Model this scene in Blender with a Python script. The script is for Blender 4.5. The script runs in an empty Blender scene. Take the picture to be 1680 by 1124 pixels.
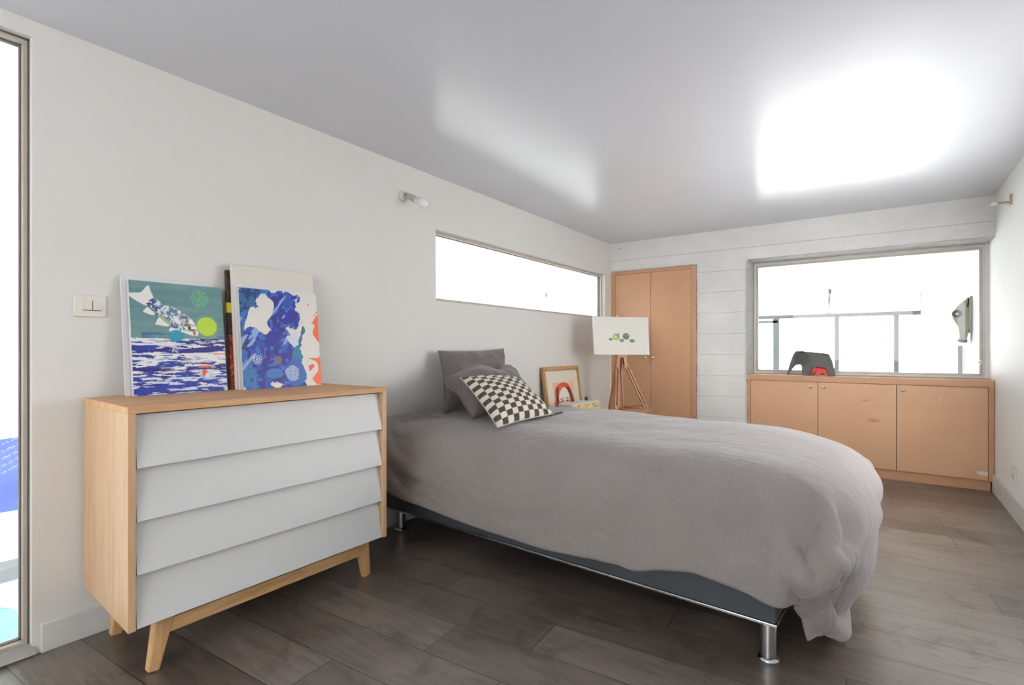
import bpy, bmesh, math, random, base64, zlib
import numpy as np
from mathutils import Vector, Matrix, noise
random.seed(7)
sc = bpy.context.scene
C = sc.collection
PI = math.pi

# ---------------------------------------------------------------- camera
cam = bpy.data.objects.new('camera', bpy.data.cameras.new('camera'))
C.objects.link(cam); sc.camera = cam
F_PX = 839.0
cam.data.sensor_width = 36.0; cam.data.sensor_fit = 'HORIZONTAL'
cam.data.lens = 36.0 * F_PX / 1680.0
cam.data.shift_x = 0.0; cam.data.shift_y = (572 - 562) / 1680.0
cam.data.clip_start = 0.02; cam.data.clip_end = 100
YAW = math.atan(604 / 839)
cam.location = (2.467, 0.0, 1.1)
cam.rotation_euler = (PI / 2, 0, YAW)

# ---------------------------------------------------------------- world and exposure
W = bpy.data.worlds.new('overcast sky'); sc.world = W; W.use_nodes = True
bg = W.node_tree.nodes['Background']
bg.inputs['Color'].default_value = (0.995, 0.995, 0.988, 1); bg.inputs['Strength'].default_value = 6.0
vs = sc.view_settings
vs.view_transform = 'Standard'; vs.look = 'None'; vs.gamma = 1; vs.use_curve_mapping = False
vs.exposure = 0.53
sc.cycles.sample_clamp_indirect = 3.0
sc.cycles.blur_glossy = 1.0

# ---------------------------------------------------------------- colour and material helpers
def lin(c):
    c = c / 255.0
    return c / 12.92 if c <= 0.04045 else ((c + 0.055) / 1.055) ** 2.4
def rgb(r, g, b): return (lin(r), lin(g), lin(b), 1)

class NT:
    def __init__(s, name):
        s.m = bpy.data.materials.new(name); s.m.use_nodes = True
        s.t = s.m.node_tree; s.b = s.t.nodes['Principled BSDF']
    def n(s, kind, **kw):
        x = s.t.nodes.new(kind)
        for k, v in kw.items():
            if k in x.inputs: x.inputs[k].default_value = v
            else: setattr(x, k, v)
        return x
    def l(s, a, b): s.t.links.new(a, b)
    def coord(s, scale=(1, 1, 1), rot=(0, 0, 0), src='Object'):
        c = s.n('ShaderNodeTexCoord'); m = s.n('ShaderNodeMapping')
        m.inputs['Scale'].default_value = scale; m.inputs['Rotation'].default_value = rot
        s.l(c.outputs[src], m.inputs['Vector']); return m.outputs['Vector']
    def noise(s, vec, scale, detail=3, rough=.5, dist=0):
        x = s.n('ShaderNodeTexNoise'); x.inputs['Scale'].default_value = scale
        x.inputs['Detail'].default_value = detail; x.inputs['Roughness'].default_value = rough
        x.inputs['Distortion'].default_value = dist
        s.l(vec, x.inputs['Vector']); return x.outputs['Fac']
    def ramp(s, fac, stops):
        r = s.n('ShaderNodeValToRGB'); e = r.color_ramp.elements
        while len(e) < len(stops): e.new(.5)
        for k, (p, c) in enumerate(stops): e[k].position = p; e[k].color = c
        s.l(fac, r.inputs['Fac']); return r.outputs['Color']
    def mix(s, fac, a, b, mode='MIX'):
        x = s.n('ShaderNodeMix'); x.data_type = 'RGBA'; x.blend_type = mode
        for k, v in ((0, fac), (6, a), (7, b)):
            if hasattr(v, 'is_output'): s.l(v, x.inputs[k])
            else: x.inputs[k].default_value = v
        return x.outputs[2]
    def math(s, op, a, b=0.0):
        x = s.n('ShaderNodeMath'); x.operation = op
        for k, v in ((0, a), (1, b)):
            if hasattr(v, 'is_output'): s.l(v, x.inputs[k])
            else: x.inputs[k].default_value = v
        return x.outputs[0]
    def bump(s, h, strength=.3, dist=.01, prev=None):
        x = s.n('ShaderNodeBump'); x.inputs['Strength'].default_value = strength; x.inputs['Distance'].default_value = dist
        s.l(h, x.inputs['Height'])
        if prev is not None: s.l(prev, x.inputs['Normal'])
        return x.outputs['Normal']
    def set(s, **kw):
        for k, v in kw.items():
            k = k.replace('_', ' ')
            if hasattr(v, 'is_output'): s.l(v, s.b.inputs[k])
            else: s.b.inputs[k].default_value = v
        return s.m

def plain(name, col, rough=.5, metal=0, var=.06, scale=9, bump=.05, spec=.5, coat=0):
    t = NT(name); v = t.coord()
    n = t.noise(v, scale, 4, .6)
    c2 = tuple(max(0, min(1, q * (1 - var))) for q in col[:3]) + (1,)
    c3 = tuple(max(0, min(1, q * (1 + var))) for q in col[:3]) + (1,)
    c = t.ramp(n, [(.3, c2), (.7, c3)])
    nb = t.bump(t.noise(v, scale * 12, 2), bump, .002)
    t.set(Base_Color=c, Roughness=rough, Metallic=metal, Normal=nb)
    t.b.inputs['Specular IOR Level'].default_value = spec
    t.b.inputs['Coat Weight'].default_value = coat
    return t.m

def wood(name, dark, light, axis=2, scale=3.0, stretch=14, rough=.42, bump=.08):
    t = NT(name); s = [stretch] * 3; s[axis] = 1.0
    v = t.coord(tuple(s))
    n1 = t.noise(v, scale, 5, .6, .6); n2 = t.noise(v, scale * 5, 3, .6)
    f = t.math('ADD', t.math('MULTIPLY', n1, .7), t.math('MULTIPLY', n2, .3))
    c = t.ramp(f, [(.35, dark), (.62, light)])
    return t.set(Base_Color=c, Roughness=rough, Normal=t.bump(f, bump, .003))

def attr_mat(name, rough=.55, bump=.15, scale=60):
    t = NT(name); a = t.n('ShaderNodeAttribute'); a.attribute_name = 'paint'
    v = t.coord()
    return t.set(Base_Color=a.outputs['Color'], Roughness=rough, Normal=t.bump(t.noise(v, scale, 4), bump, .002))

def fabric(name, col, weave=260, wr=.5, rough=.92):
    t = NT(name); v = t.coord()
    n = t.noise(v, 3, 4, .6)
    fine = t.noise(v, weave, 2, .6)
    dk = tuple(q * .90 for q in col[:3]) + (1,); lt = tuple(q * 1.08 for q in col[:3]) + (1,)
    c = t.mix(.25, t.ramp(n, [(.3, dk), (.7, lt)]), t.ramp(fine, [(.3, dk), (.7, lt)]))
    b1 = t.bump(t.noise(v, 8, 5, .55, 1.0), wr * .9, .02)
    def crease(vec, sc_, dist, width):
        q = t.noise(vec, sc_, 3, .55, dist)
        return t.math('SUBTRACT', 1.0, t.math('MINIMUM', t.math('MULTIPLY', t.math('ABSOLUTE', t.math('SUBTRACT', q, .5)), width), 1.0))
    k1 = crease(t.coord((1, 2.2, 1), (.1, .2, .6)), 3.4, 1.0, 9.0); k2 = crease(t.coord((2.4, 1, 1.6), (.4, .1, -.3)), 5.0, .8, 8.0)
    region = t.ramp(t.noise(v, 1.6, 2), [(.40, (.15, .15, .15, 1)), (.62, (1, 1, 1, 1))])
    hh_ = t.math('MULTIPLY', t.math('ADD', t.math('MULTIPLY', k1, .6), t.math('MULTIPLY', k2, .5)), region)
    b2 = t.bump(hh_, wr * .60, .009, b1)
    b3 = t.bump(fine, .25, .0015, b2)
    t.set(Base_Color=c, Roughness=rough, Normal=b3)
    t.b.inputs['Sheen Weight'].default_value = .25
    t.b.inputs['Specular IOR Level'].default_value = .2
    return t.m

# walls, ceiling, floor
def mat_wall(name, col, rough=.6, bs=.12):
    t = NT(name); v = t.coord()
    c = t.ramp(t.noise(v, 1.3, 4, .6), [(.3, tuple(q * .965 for q in col[:3]) + (1,)), (.7, col)])
    b = t.bump(t.noise(v, 18, 4, .6), bs, .004)
    return t.set(Base_Color=c, Roughness=rough, Normal=b)

def mat_ceiling():
    t = NT('satin painted ceiling'); v = t.coord()
    c = t.ramp(t.noise(v, .9, 4, .6), [(.3, rgb(216, 218, 225)), (.7, rgb(223, 225, 232))])
    vb = t.coord((2.5, 9, 1), (0, 0, .18))
    b2 = t.bump(t.noise(v, 3.0, 1, .5), .08, .010)
    t.set(Base_Color=c, Roughness=.24, Normal=b2)
    t.b.inputs['IOR'].default_value = 1.33
    return t.m

def mat_floor():
    t = NT('dark oiled oak planks')
    A = math.radians(-4.5)
    v = t.coord((1, 1, 1), (0, 0, A))
    br = t.n('ShaderNodeTexBrick'); br.offset = .37; br.offset_frequency = 2; br.squash = 1.25; br.squash_frequency = 3
    t.l(v, br.inputs['Vector'])
    for k, q in (('Scale', 1.0), ('Mortar Size', .0022), ('Mortar Smooth', .2), ('Bias', 0.0), ('Brick Width', 1.55), ('Row Height', .205)):
        br.inputs[k].default_value = q
    br.inputs['Color1'].default_value = (0, 0, 0, 1); br.inputs['Color2'].default_value = (1, 1, 1, 1); br.inputs['Mortar'].default_value = (.5, .5, .5, 1)
    tone = t.ramp(br.outputs['Color'], [(0, rgb(88, 79, 71)), (.5, rgb(105, 95, 87)), (1, rgb(124, 114, 105))])
    vg = t.coord((1.1, 13, 1), (0, 0, A))
    g1 = t.noise(vg, 2.6, 6, .65, 1.2)
    g2 = t.noise(vg, 14, 3, .6)
    grain = t.ramp(g1, [(.28, (.45, .43, .42, 1)), (.5, (.9, .9, .9, 1)), (.75, (1.35, 1.33, 1.3, 1))])
    c = t.mix(1.0, tone, grain, 'MULTIPLY')
    patch = t.noise(v, 1.7, 4, .6, .6)
    c = t.mix(t.math('MULTIPLY', t.ramp(patch, [(.48, (0, 0, 0, 1)), (.68, (1, 1, 1, 1))]), .42), c, rgb(144, 132, 120))
    gr = t.noise(v, 4.5, 4, .7, 1.0)
    c = t.mix(t.math('MULTIPLY', t.ramp(gr, [(.54, (0, 0, 0, 1)), (.66, (1, 1, 1, 1))]), .50), c, rgb(44, 36, 31))
    scr = t.noise(t.coord((1.5, 9, 1), (0, 0, .5)), 5, 5, .7, 2.0)
    line = t.math('SUBTRACT', 1.0, t.math('MINIMUM', t.math('MULTIPLY', t.math('ABSOLUTE', t.math('SUBTRACT', scr, .56)), 70.0), 1.0))
    c = t.mix(t.math('MULTIPLY', line, .30), c, rgb(150, 140, 128))
    c = t.mix(br.outputs['Fac'], c, rgb(30, 26, 23))
    # crumbs of white paint
    vo = t.n('ShaderNodeTexVoronoi'); vo.inputs['Scale'].default_value = 9.0; t.l(v, vo.inputs['Vector'])
    sp = t.math('LESS_THAN', vo.outputs['Distance'], .022)
    c = t.mix(t.math('MULTIPLY', sp, .7), c, rgb(225, 222, 215))
    rr = t.n('ShaderNodeMapRange'); rr.inputs['To Min'].default_value = .20; rr.inputs['To Max'].default_value = .46
    t.l(t.math('ADD', t.math('MULTIPLY', patch, .5), t.math('MULTIPLY', g1, .5)), rr.inputs['Value'])
    h = t.math('SUBTRACT', t.math('ADD', t.math('MULTIPLY', g1, .5), t.math('MULTIPLY', g2, .3)), t.math('MULTIPLY', br.outputs['Fac'], 1.6))
    b = t.bump(h, .35, .004); b = t.bump(t.noise(v, 5, 3), .25, .006, b)
    t.set(Base_Color=c, Roughness=rr.outputs[0], Normal=b)
    t.b.inputs['IOR'].default_value = 1.95
    return t.m

def mat_concrete(name, chips):
    t = NT(name); v = t.coord((1, 1, 1), (PI / 2, 0, 0))
    vo = t.coord()
    br = t.n('ShaderNodeTexBrick'); br.offset = .43; t.l(v, br.inputs['Vector'])
    for k, q in (('Scale', 1.0), ('Mortar Size', .0035), ('Mortar Smooth', .6), ('Brick Width', 40.0), ('Row Height', .208)):
        br.inputs[k].default_value = q
    n = t.noise(vo, 2.2, 5, .6)
    c = t.ramp(n, [(.3, rgb(220, 219, 216)), (.7, rgb(236, 235, 232))])
    c = t.mix(t.math('MULTIPLY', br.outputs['Fac'], t.math('MULTIPLY', t.noise(vo, 1.6, 3), .55)), c, rgb(160, 157, 150))
    ho = t.n('ShaderNodeTexVoronoi'); ho.inputs['Scale'].default_value = 4.2; t.l(vo, ho.inputs['Vector'])
    c = t.mix(t.math('MULTIPLY', t.math('LESS_THAN', ho.outputs['Distance'], .05), .6), c, rgb(105, 98, 88))
    if chips:
        cn = t.noise(vo, 16, 6, .75, .5)
        c = t.mix(t.math('MULTIPLY', t.ramp(cn, [(.62, (0, 0, 0, 1)), (.645, (1, 1, 1, 1))]), .85), c, rgb(128, 118, 108))
        c = t.mix(t.math('MULTIPLY', t.ramp(cn, [(.60, (1, 1, 1, 1)), (.62, (0, 0, 0, 1))]), .9), c, rgb(246, 245, 242))
    h = t.math('SUBTRACT', t.math('MULTIPLY', t.noise(vo, 12, 6, .65), .8), t.math('MULTIPLY', br.outputs['Fac'], .8))
    cr = t.noise(vo, 1.9, 8, .62, 1.5); crk = t.math('SUBTRACT', 1.0, t.math('MINIMUM', t.math('MULTIPLY', t.math('ABSOLUTE', t.math('SUBTRACT', cr, .5)), 60.0), 1.0))
    h = t.math('SUBTRACT', h, t.math('MULTIPLY', crk, 0.0 if chips else .10))
    b = t.bump(h, .3 if chips else .6, .014)
    vv = t.coord((2.2, 2.2, 9))
    b = t.bump(t.noise(vv, 3.5, 5, .6, .5), .35, .008, b)
    return t.set(Base_Color=c, Roughness=.62, Normal=b)

M = {}
M['wall'] = mat_wall('white emulsion wall', rgb(223, 221, 217))
M['white_wall'] = mat_wall('bright white wall', rgb(241, 241, 240))
M['ceiling'] = mat_ceiling()
M['floor'] = mat_floor()
M['concrete'] = mat_concrete('painted board marked concrete', False)
M['chipped'] = mat_concrete('chipped painted concrete', True)
M['skirting'] = plain('white skirting paint', rgb(212, 211, 208), .35)
M['frame_metal'] = plain('taupe lacquered window metal', rgb(188, 179, 168), .38, .15)
M['seal'] = plain('dark glazing seal', rgb(96, 88, 80), .6)
M['trim_white'] = plain('white window trim paint', rgb(222, 220, 216), .45)
M['copper'] = plain('copper brown cupboard lacquer', rgb(204, 158, 122), .36, .0, .05, 2.5, .04)
M['copper_edge'] = plain('copper brown frame lacquer', rgb(196, 148, 112), .40, .0, .06, 3, .05)
M['chest_veneer'] = wood('honey oak veneer', rgb(190, 150, 112), rgb(208, 172, 134), 2, 2.2, 11)
M['chest_top'] = wood('honey oak top', rgb(196, 148, 106), rgb(216, 172, 128), 1, 2.2, 11, .6)
M['chest_solid'] = wood('solid oak legs', rgb(186, 138, 88), rgb(218, 178, 128), 2, 3, 7)
M['rail'] = wood('solid oak rail', rgb(186, 138, 88), rgb(218, 178, 128), 1, 3, 7)
M['drawer'] = plain('white satin drawer front', rgb(208, 208, 208), .42, 0, .01, 4, .02)
M['dark_gap'] = plain('dark chest interior', rgb(52, 42, 36), .7)
M['slate'] = plain('slate blue bed panel', rgb(66, 72, 78), .5, 0, .06, 5, .05)
M['alu'] = plain('brushed aluminium', rgb(196, 198, 200), .25, 1.0, .04, 20, .03)
M['chrome'] = plain('satin chrome', rgb(205, 206, 208), .18, 1.0, .03, 20, .02)
M['mattress'] = fabric('mattress ticking', rgb(205, 203, 198))
M['duvet'] = fabric('washed grey linen', rgb(143, 136, 134), 240, .5)
M['pillow'] = fabric('dark grey linen', rgb(108, 101, 99), 240, .42)
M['cushion'] = attr_mat('checked cushion weave', .9, .4, 160)
M['paint'] = attr_mat('acrylic paint', .42, .2, 45)
M['canvas_edge'] = plain('primed canvas edge', rgb(212, 209, 206), .8, 0, .04, 20, .3)
M['cream'] = plain('cream primed canvas', rgb(222, 216, 206), .75, 0, .015, 6, .15)
M['backboard'] = plain('white foam board', rgb(218, 218, 222), .6, 0, .01, 6)
M['crimson'] = plain('crimson board edge', rgb(176, 28, 84), .55, 0, .05, 9)
M['easel'] = wood('oiled beech easel', rgb(156, 104, 70), rgb(196, 144, 104), 2, 3, 9)
M['portrait_frame'] = wood('gilt oak picture frame', rgb(168, 122, 70), rgb(206, 166, 112), 2, 4, 8)
M['plastic'] = plain('ivory switch plastic', rgb(226, 221, 212), .35, 0, .03, 30, .02)
M['switch_line'] = plain('dark switch gap', rgb(90, 84, 76), .6)
M['lamp_white'] = plain('white lamp plastic', rgb(214, 213, 206), .35)
M['lamp_grey'] = plain('grey lamp holder', rgb(176, 175, 164), .4)
M['bulb'] = plain('frosted bulb', rgb(236, 235, 232), .25, 0, .01, 8, 0)
M['brass'] = plain('dull brass', rgb(176, 150, 110), .35, .8)
M['elephant'] = plain('grey moulded elephant shell', rgb(92, 94, 92), .45)
M['elephant_ear'] = plain('darker grey moulded ear', rgb(72, 73, 72), .5)
M['red'] = plain('red moulded elephant shell', rgb(226, 62, 60), .4)
M['cab_white'] = plain('white cabinet lacquer', rgb(226, 218, 212), .4)
M['laptop'] = plain('dark grey laptop lid', rgb(124, 123, 124), .45)
M['black'] = plain('black rubber', rgb(32, 30, 30), .5)
M['dark_pot'] = plain('dark brown pot', rgb(70, 54, 50), .5)
M['horse'] = plain('beige felt', rgb(128, 123, 110), .9, 0, .05, 20, .3)
M['horse_dark'] = plain('charcoal felt', rgb(44, 43, 44), 1.0, 0, .05, 9, .05, 0.0)
M['mullion'] = plain('pale grey glazing bar', rgb(84, 87, 90), .5)
M['cable'] = plain('grey steel cable', rgb(110, 108, 106), .4, .5)
M['blue_art'] = attr_mat('blue painted panel', .5)
M['grey_shelf'] = plain('grey shelf', rgb(120, 122, 126), .6)
M['teal'] = plain('pale turquoise plastic', rgb(130, 176, 180), .5)
M['atrium'] = mat_wall('white atrium plaster', rgb(232, 234, 234))
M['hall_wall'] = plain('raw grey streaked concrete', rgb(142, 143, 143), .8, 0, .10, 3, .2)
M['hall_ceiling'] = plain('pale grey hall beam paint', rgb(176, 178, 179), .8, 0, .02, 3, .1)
M['palette'] = wood('easel tray wood', rgb(150, 98, 64), rgb(190, 136, 96), 0, 3, 9)
def mat_glass():
    t = NT('clear window pane')
    tr = t.n('ShaderNodeBsdfTransparent'); gl = t.n('ShaderNodeBsdfGlossy', Roughness=.03)
    tr.inputs['Color'].default_value = (.97, .985, .98, 1)
    fr = t.n('ShaderNodeFresnel', IOR=1.45); mx = t.n('ShaderNodeMixShader')
    n = t.noise(t.coord(), 1.0)
    t.l(t.math('MULTIPLY', fr.outputs[0], t.math('ADD', .58, t.math('MULTIPLY', n, .04))), mx.inputs[0])
    t.l(tr.outputs[0], mx.inputs[1]); t.l(gl.outputs[0], mx.inputs[2])
    t.l(mx.outputs[0], t.t.nodes['Material Output'].inputs['Surface'])
    return t.m
M['glass'] = mat_glass()

# ---------------------------------------------------------------- mesh helpers
def B(): return bmesh.new()
def box(bm, a, b, mi=0, bev=0.0):
    x0, y0, z0 = [min(p, q) for p, q in zip(a, b)]; x1, y1, z1 = [max(p, q) for p, q in zip(a, b)]
    v = [bm.verts.new(p) for p in ((x0, y0, z0), (x1, y0, z0), (x1, y1, z0), (x0, y1, z0), (x0, y0, z1), (x1, y0, z1), (x1, y1, z1), (x0, y1, z1))]
    fs = [bm.faces.new([v[i] for i in q]) for q in ((0, 3, 2, 1), (4, 5, 6, 7), (0, 1, 5, 4), (1, 2, 6, 5), (2, 3, 7, 6), (3, 0, 4, 7))]
    for f in fs: f.material_index = mi
    if bev > 0:
        es = list({e for f in fs for e in f.edges})
        r = bmesh.ops.bevel(bm, geom=es, offset=bev, segments=2, affect='EDGES', profile=.5)
        for f in r['faces']: f.material_index = mi
    return v
def hexa(bm, P8, mi=0, bev=0.0):                            # 4 bottom corners then 4 top corners, same turning order
    v = [bm.verts.new(p) for p in P8]
    fs = [bm.faces.new([v[i] for i in q]) for q in ((0, 3, 2, 1), (4, 5, 6, 7), (0, 1, 5, 4), (1, 2, 6, 5), (2, 3, 7, 6), (3, 0, 4, 7))]
    for f in fs: f.material_index = mi
    if bev > 0:
        bmesh.ops.bevel(bm, geom=list({e for f in fs for e in f.edges}), offset=bev, segments=2, affect='EDGES', profile=.5)
def bar(bm, p, q, w, h, up=(0, 0, 1), bev=.0, w2=None, h2=None, mi=0):   # a tapered rectangular bar from p to q
    p, q = Vector(p), Vector(q); d = (q - p).normalized(); up = Vector(up)
    s = d.cross(up).normalized(); u = s.cross(d).normalized()
    w2 = w2 or w; h2 = h2 or h
    P8 = [p - s * w / 2 - u * h / 2, p + s * w / 2 - u * h / 2, p + s * w / 2 + u * h / 2, p - s * w / 2 + u * h / 2,
          q - s * w2 / 2 - u * h2 / 2, q + s * w2 / 2 - u * h2 / 2, q + s * w2 / 2 + u * h2 / 2, q - s * w2 / 2 + u * h2 / 2]
    hexa(bm, P8, mi, bev)
def lathe(bm, prof, origin=(0, 0, 0), axis=(0, 0, 1), n=28, mi=0):     # prof: (radius, distance along axis)
    o = Vector(origin); a = Vector(axis).normalized(); rt = a.to_track_quat('Z', 'Y').to_matrix()
    rings = []
    for r, z in prof:
        rings.append([bm.verts.new(o + rt @ Vector((r * math.cos(2 * PI * k / n), r * math.sin(2 * PI * k / n), z))) for k in range(n)])
    for i in range(len(rings) - 1):
        for k in range(n):
            f = bm.faces.new((rings[i][k], rings[i][(k + 1) % n], rings[i + 1][(k + 1) % n], rings[i + 1][k])); f.smooth = True; f.material_index = mi
    for ring, rev in ((rings[0], True), (rings[-1], False)):
        f = bm.faces.new(ring[::-1] if rev else ring); f.material_index = mi
def tube(bm, pts, r, n=8, mi=0):
    pts = [Vector(p) for p in pts]; rings = []
    for i, p in enumerate(pts):
        d = (pts[min(i + 1, len(pts) - 1)] - pts[max(i - 1, 0)]).normalized()
        rt = d.to_track_quat('Z', 'Y').to_matrix()
        rr = r[i] if isinstance(r, (list, tuple)) else r
        rings.append([bm.verts.new(p + rt @ Vector((rr * math.cos(2 * PI * k / n), rr * math.sin(2 * PI * k / n), 0))) for k in range(n)])
    for i in range(len(rings) - 1):
        for k in range(n):
            f = bm.faces.new((rings[i][k], rings[i][(k + 1) % n], rings[i + 1][(k + 1) % n], rings[i + 1][k])); f.smooth = True; f.material_index = mi
    bm.faces.new(rings[0][::-1]); bm.faces.new(rings[-1])
def prism(bm, poly, frame, depth, bev=0, mi=0):             # poly in 2-D; frame = (origin, ax, ay, normal)
    o, ax, ay, nn = [Vector(q) for q in frame]
    a = [bm.verts.new(o + ax * x + ay * y) for x, y in poly]; b = [bm.verts.new(o + ax * x + ay * y + nn * depth) for x, y in poly]
    fs = [bm.faces.new(a[::-1]), bm.faces.new(b)]
    k = len(poly)
    for i in range(k): fs.append(bm.faces.new((a[i], a[(i + 1) % k], b[(i + 1) % k], b[i])))
    for f in fs: f.material_index = mi
    if bev: bmesh.ops.bevel(bm, geom=list({e for f in fs for e in f.edges}), offset=bev, segments=2, affect='EDGES')
    return fs

def empty(name, loc, rz=0.0):
    o = bpy.data.objects.new(name, None); C.objects.link(o); o.location = loc; o.rotation_euler = (0, 0, rz)
    o.empty_display_size = .1; return o
def wmat(o):
    m = Matrix.Translation(o.location) @ o.rotation_euler.to_matrix().to_4x4()
    return wmat(o.parent) @ m if o.parent else m
def obj(name, bm, mat, parent=None, smooth=False, origin=None, space='world'):
    bmesh.ops.recalc_face_normals(bm, faces=bm.faces[:])
    o_loc = Vector((0, 0, 0))
    if parent and space == 'world':
        bmesh.ops.transform(bm, matrix=wmat(parent).inverted(), verts=bm.verts[:])
    if origin is not None:
        o_loc = Vector(origin); bmesh.ops.translate(bm, vec=-o_loc, verts=bm.verts[:])
    if not smooth:
        for e in bm.edges:
            if len(e.link_faces) == 2 and e.calc_face_angle(0) > .55: e.smooth = False
    me = bpy.data.meshes.new(name); bm.to_mesh(me); bm.free()
    for m in (mat if isinstance(mat, (list, tuple)) else [mat]): me.materials.append(m)
    if smooth:
        for p in me.polygons: p.use_smooth = True
    o = bpy.data.objects.new(name, me); C.objects.link(o); o.location = o_loc
    if parent: o.parent = parent
    return o
def tag(o, label=None, cat=None, group=None, kind=None):
    if label: o['label'] = label
    if cat: o['category'] = cat
    if group: o['group'] = group
    if kind: o['kind'] = kind
    return o
def struct(name, bm, mat, label=None, parent=None, **kw):
    o = obj(name, bm, mat, parent, **kw)
    if not parent: tag(o, label, name.rstrip('_0123456789').split('_')[0], kind='structure')
    elif label: o['label'] = label
    return o
def grid(bm, fn, nu, nv, mi=0, smooth=True):
    vs_ = [[bm.verts.new(fn(i / nu, j / nv)) for j in range(nv + 1)] for i in range(nu + 1)]
    for i in range(nu):
        for j in range(nv):
            f = bm.faces.new((vs_[i][j], vs_[i + 1][j], vs_[i + 1][j + 1], vs_[i][j + 1])); f.smooth = smooth; f.material_index = mi
    return vs_

# ================================================================ THE SETTING
RW = 3.18; BY = 5.34; CH = 2.277; WY = 5.62
bm = B(); box(bm, (0, -2.0, -.25), (RW, BY + .32, 0)); struct('floor', bm, M['floor'], 'dark brown oiled wooden plank floor of the bedroom')
bm = B(); box(bm, (-.1, -2.1, CH), (RW + .1, BY + .32, CH + .2)); struct('ceiling', bm, M['ceiling'], 'glossy white painted ceiling above the bed')
# left wall with the full height window and the long band window
T0, T1 = -1.5, .482; TZ0, TZ1 = .03, 2.218
S0, S1 = 2.536, 5.19; SZ0, SZ1 = 1.428, 1.918
bm = B()
for (y0, y1, z0, z1) in ((-2.1, T0, 0, CH), (T0, T1, -.25, TZ0), (T0, T1, TZ1, CH), (T1, S0, 0, CH), (S0, S1, 0, SZ0), (S0, S1, SZ1, CH), (S1, BY, 0, CH)):
    box(bm, (-.10, y0, z0), (0, y1, z1))
bmesh.ops.remove_doubles(bm, verts=bm.verts[:], dist=.0005)
struct('wall_left', bm, M['wall'], 'long white plastered wall behind the bed and the chest')
# back wall of board marked concrete with the deep window niche (cupboards below) and the wardrobe opening
NX0 = 1.425; NZ0, NZ1 = .853, 1.962
bm = B()
box(bm, (.947, BY, 0), (NX0, BY + .32, CH))
box(bm, (-.1, BY, 1.957), (.947, BY + .32, CH))
box(bm, (NX0, BY, NZ1), (RW, BY + .32, CH))
box(bm, (-.1, BY + .30, 0), (.947, BY + .32, 1.957))
box(bm, (NX0, BY + .30, 0), (RW, BY + .32, .86))
bmesh.ops.remove_doubles(bm, verts=bm.verts[:], dist=.0005)
struct('wall_back', bm, M['concrete'], 'rough white painted concrete end wall with board marks')
# right wall
RY0, RY1, RZ0, RZ1 = 2.5, 4.25, .75, 1.75  # unseen window opening, added to light the left wall and chest
bm = B()
for (y0, y1, z0, z1) in ((-2.1, RY0, 0, CH), (RY1, BY + .32, 0, CH), (RY0, RY1, 0, RZ0), (RY0, RY1, RZ1, CH)): box(bm, (RW, y0, z0), (RW + .1, y1, z1))
bmesh.ops.remove_doubles(bm, verts=bm.verts[:], dist=.0005)
struct('wall_right', bm, M['white_wall'], 'smooth white wall on the right of the bedroom')
# wall behind the viewer, with an unseen window added to light the surfaces facing it
bm = B()
for (x0, x1, z0, z1) in ((0, .8, 0, CH), (3.05, RW, 0, CH), (.8, 3.05, 0, .8), (.8, 3.05, 2.1, CH)): box(bm, (x0, -2.1, z0), (x1, -2.0, z1))
struct('wall_front', bm, M['wall'], 'white wall behind the viewer with a wide window added for light')
bm = B()
for a, b in (((.8, -2.08, .8), (3.05, -2.03, .84)), ((.8, -2.08, 2.06), (3.05, -2.03, 2.1)), ((.8, -2.08, .84), (.84, -2.03, 2.06)), ((3.01, -2.08, .84), (3.05, -2.03, 2.06))): box(bm, a, b)
struct('window_added_rear', bm, M['frame_metal'], 'unseen window added in the wall behind the viewer to light the room')

bm = B()  # frame of the added window in the right wall
for a, b in (((RW + .03, RY0, RZ0), (RW + .07, RY1, RZ0 + .04)), ((RW + .03, RY0, RZ1 - .04), (RW + .07, RY1, RZ1)), ((RW + .03, RY0, RZ0 + .04), (RW + .07, RY0 + .04, RZ1 - .04)), ((RW + .03, RY1 - .04, RZ0 + .04), (RW + .07, RY1, RZ1 - .04))): box(bm, a, b)
struct('window_added_right', bm, M['frame_metal'], 'unseen window added in the right wall to light the room')
# skirting boards
bm = B(); box(bm, (0, .505, 0), (.014, BY, .105), bev=.003); struct('baseboard_left', bm, M['skirting'], 'white skirting board along the left wall')
bm = B(); box(bm, (RW - .016, -2, 0), (RW, BY - .0, .14), bev=.004); struct('baseboard_right', bm, M['skirting'], 'white skirting board along the right wall')

# chipped edges of the window niche: displaced plaster strips
def rough_strip(name, a, b, w_vec, n_vec, label, amp=.007, nu=120, nv=10):
    a, b, w, nn = Vector(a), Vector(b), Vector(w_vec), Vector(n_vec)
    bm = B()
    def fn(u, v):
        p = a.lerp(b, u) + w * v
        k = noise.noise(p * 22) * .6 + noise.noise(p * 60) * .4
        edge = 1 - abs(2 * v - 1) ** 6
        return p + nn * (.004 + amp * (k + .25) * (.4 + .6 * edge)) + w.normalized() * (noise.noise(p * 30 + Vector((9, 0, 0))) * .010 if v in (0, 1) else 0)
    vs_ = grid(bm, fn, nu, nv)
    r = bmesh.ops.solidify(bm, geom=bm.faces[:], thickness=.004)
    return struct(name, bm, M['chipped'], label)
rough_strip('trim_1', (NX0, BY - .006, .853), (NX0, BY - .006, NZ1), (.0, .29, 0), (1, 0, 0), 'chipped plaster reveal on the left side of the end window', .010, 150, 26)
rough_strip('trim_2', (NX0, BY - .006, NZ1), (RW - .01, BY - .006, NZ1), (0, .29, 0), (0, 0, -1), 'chipped plaster underside above the end window', .010, 200, 26)
rough_strip('trim_3', (NX0 - .012, BY, .0), (NX0 - .012, BY, NZ1), (.016, 0, 0), (0, -1, 0), 'ragged plaster corner left of the end window', .006, 160, 4)
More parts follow.
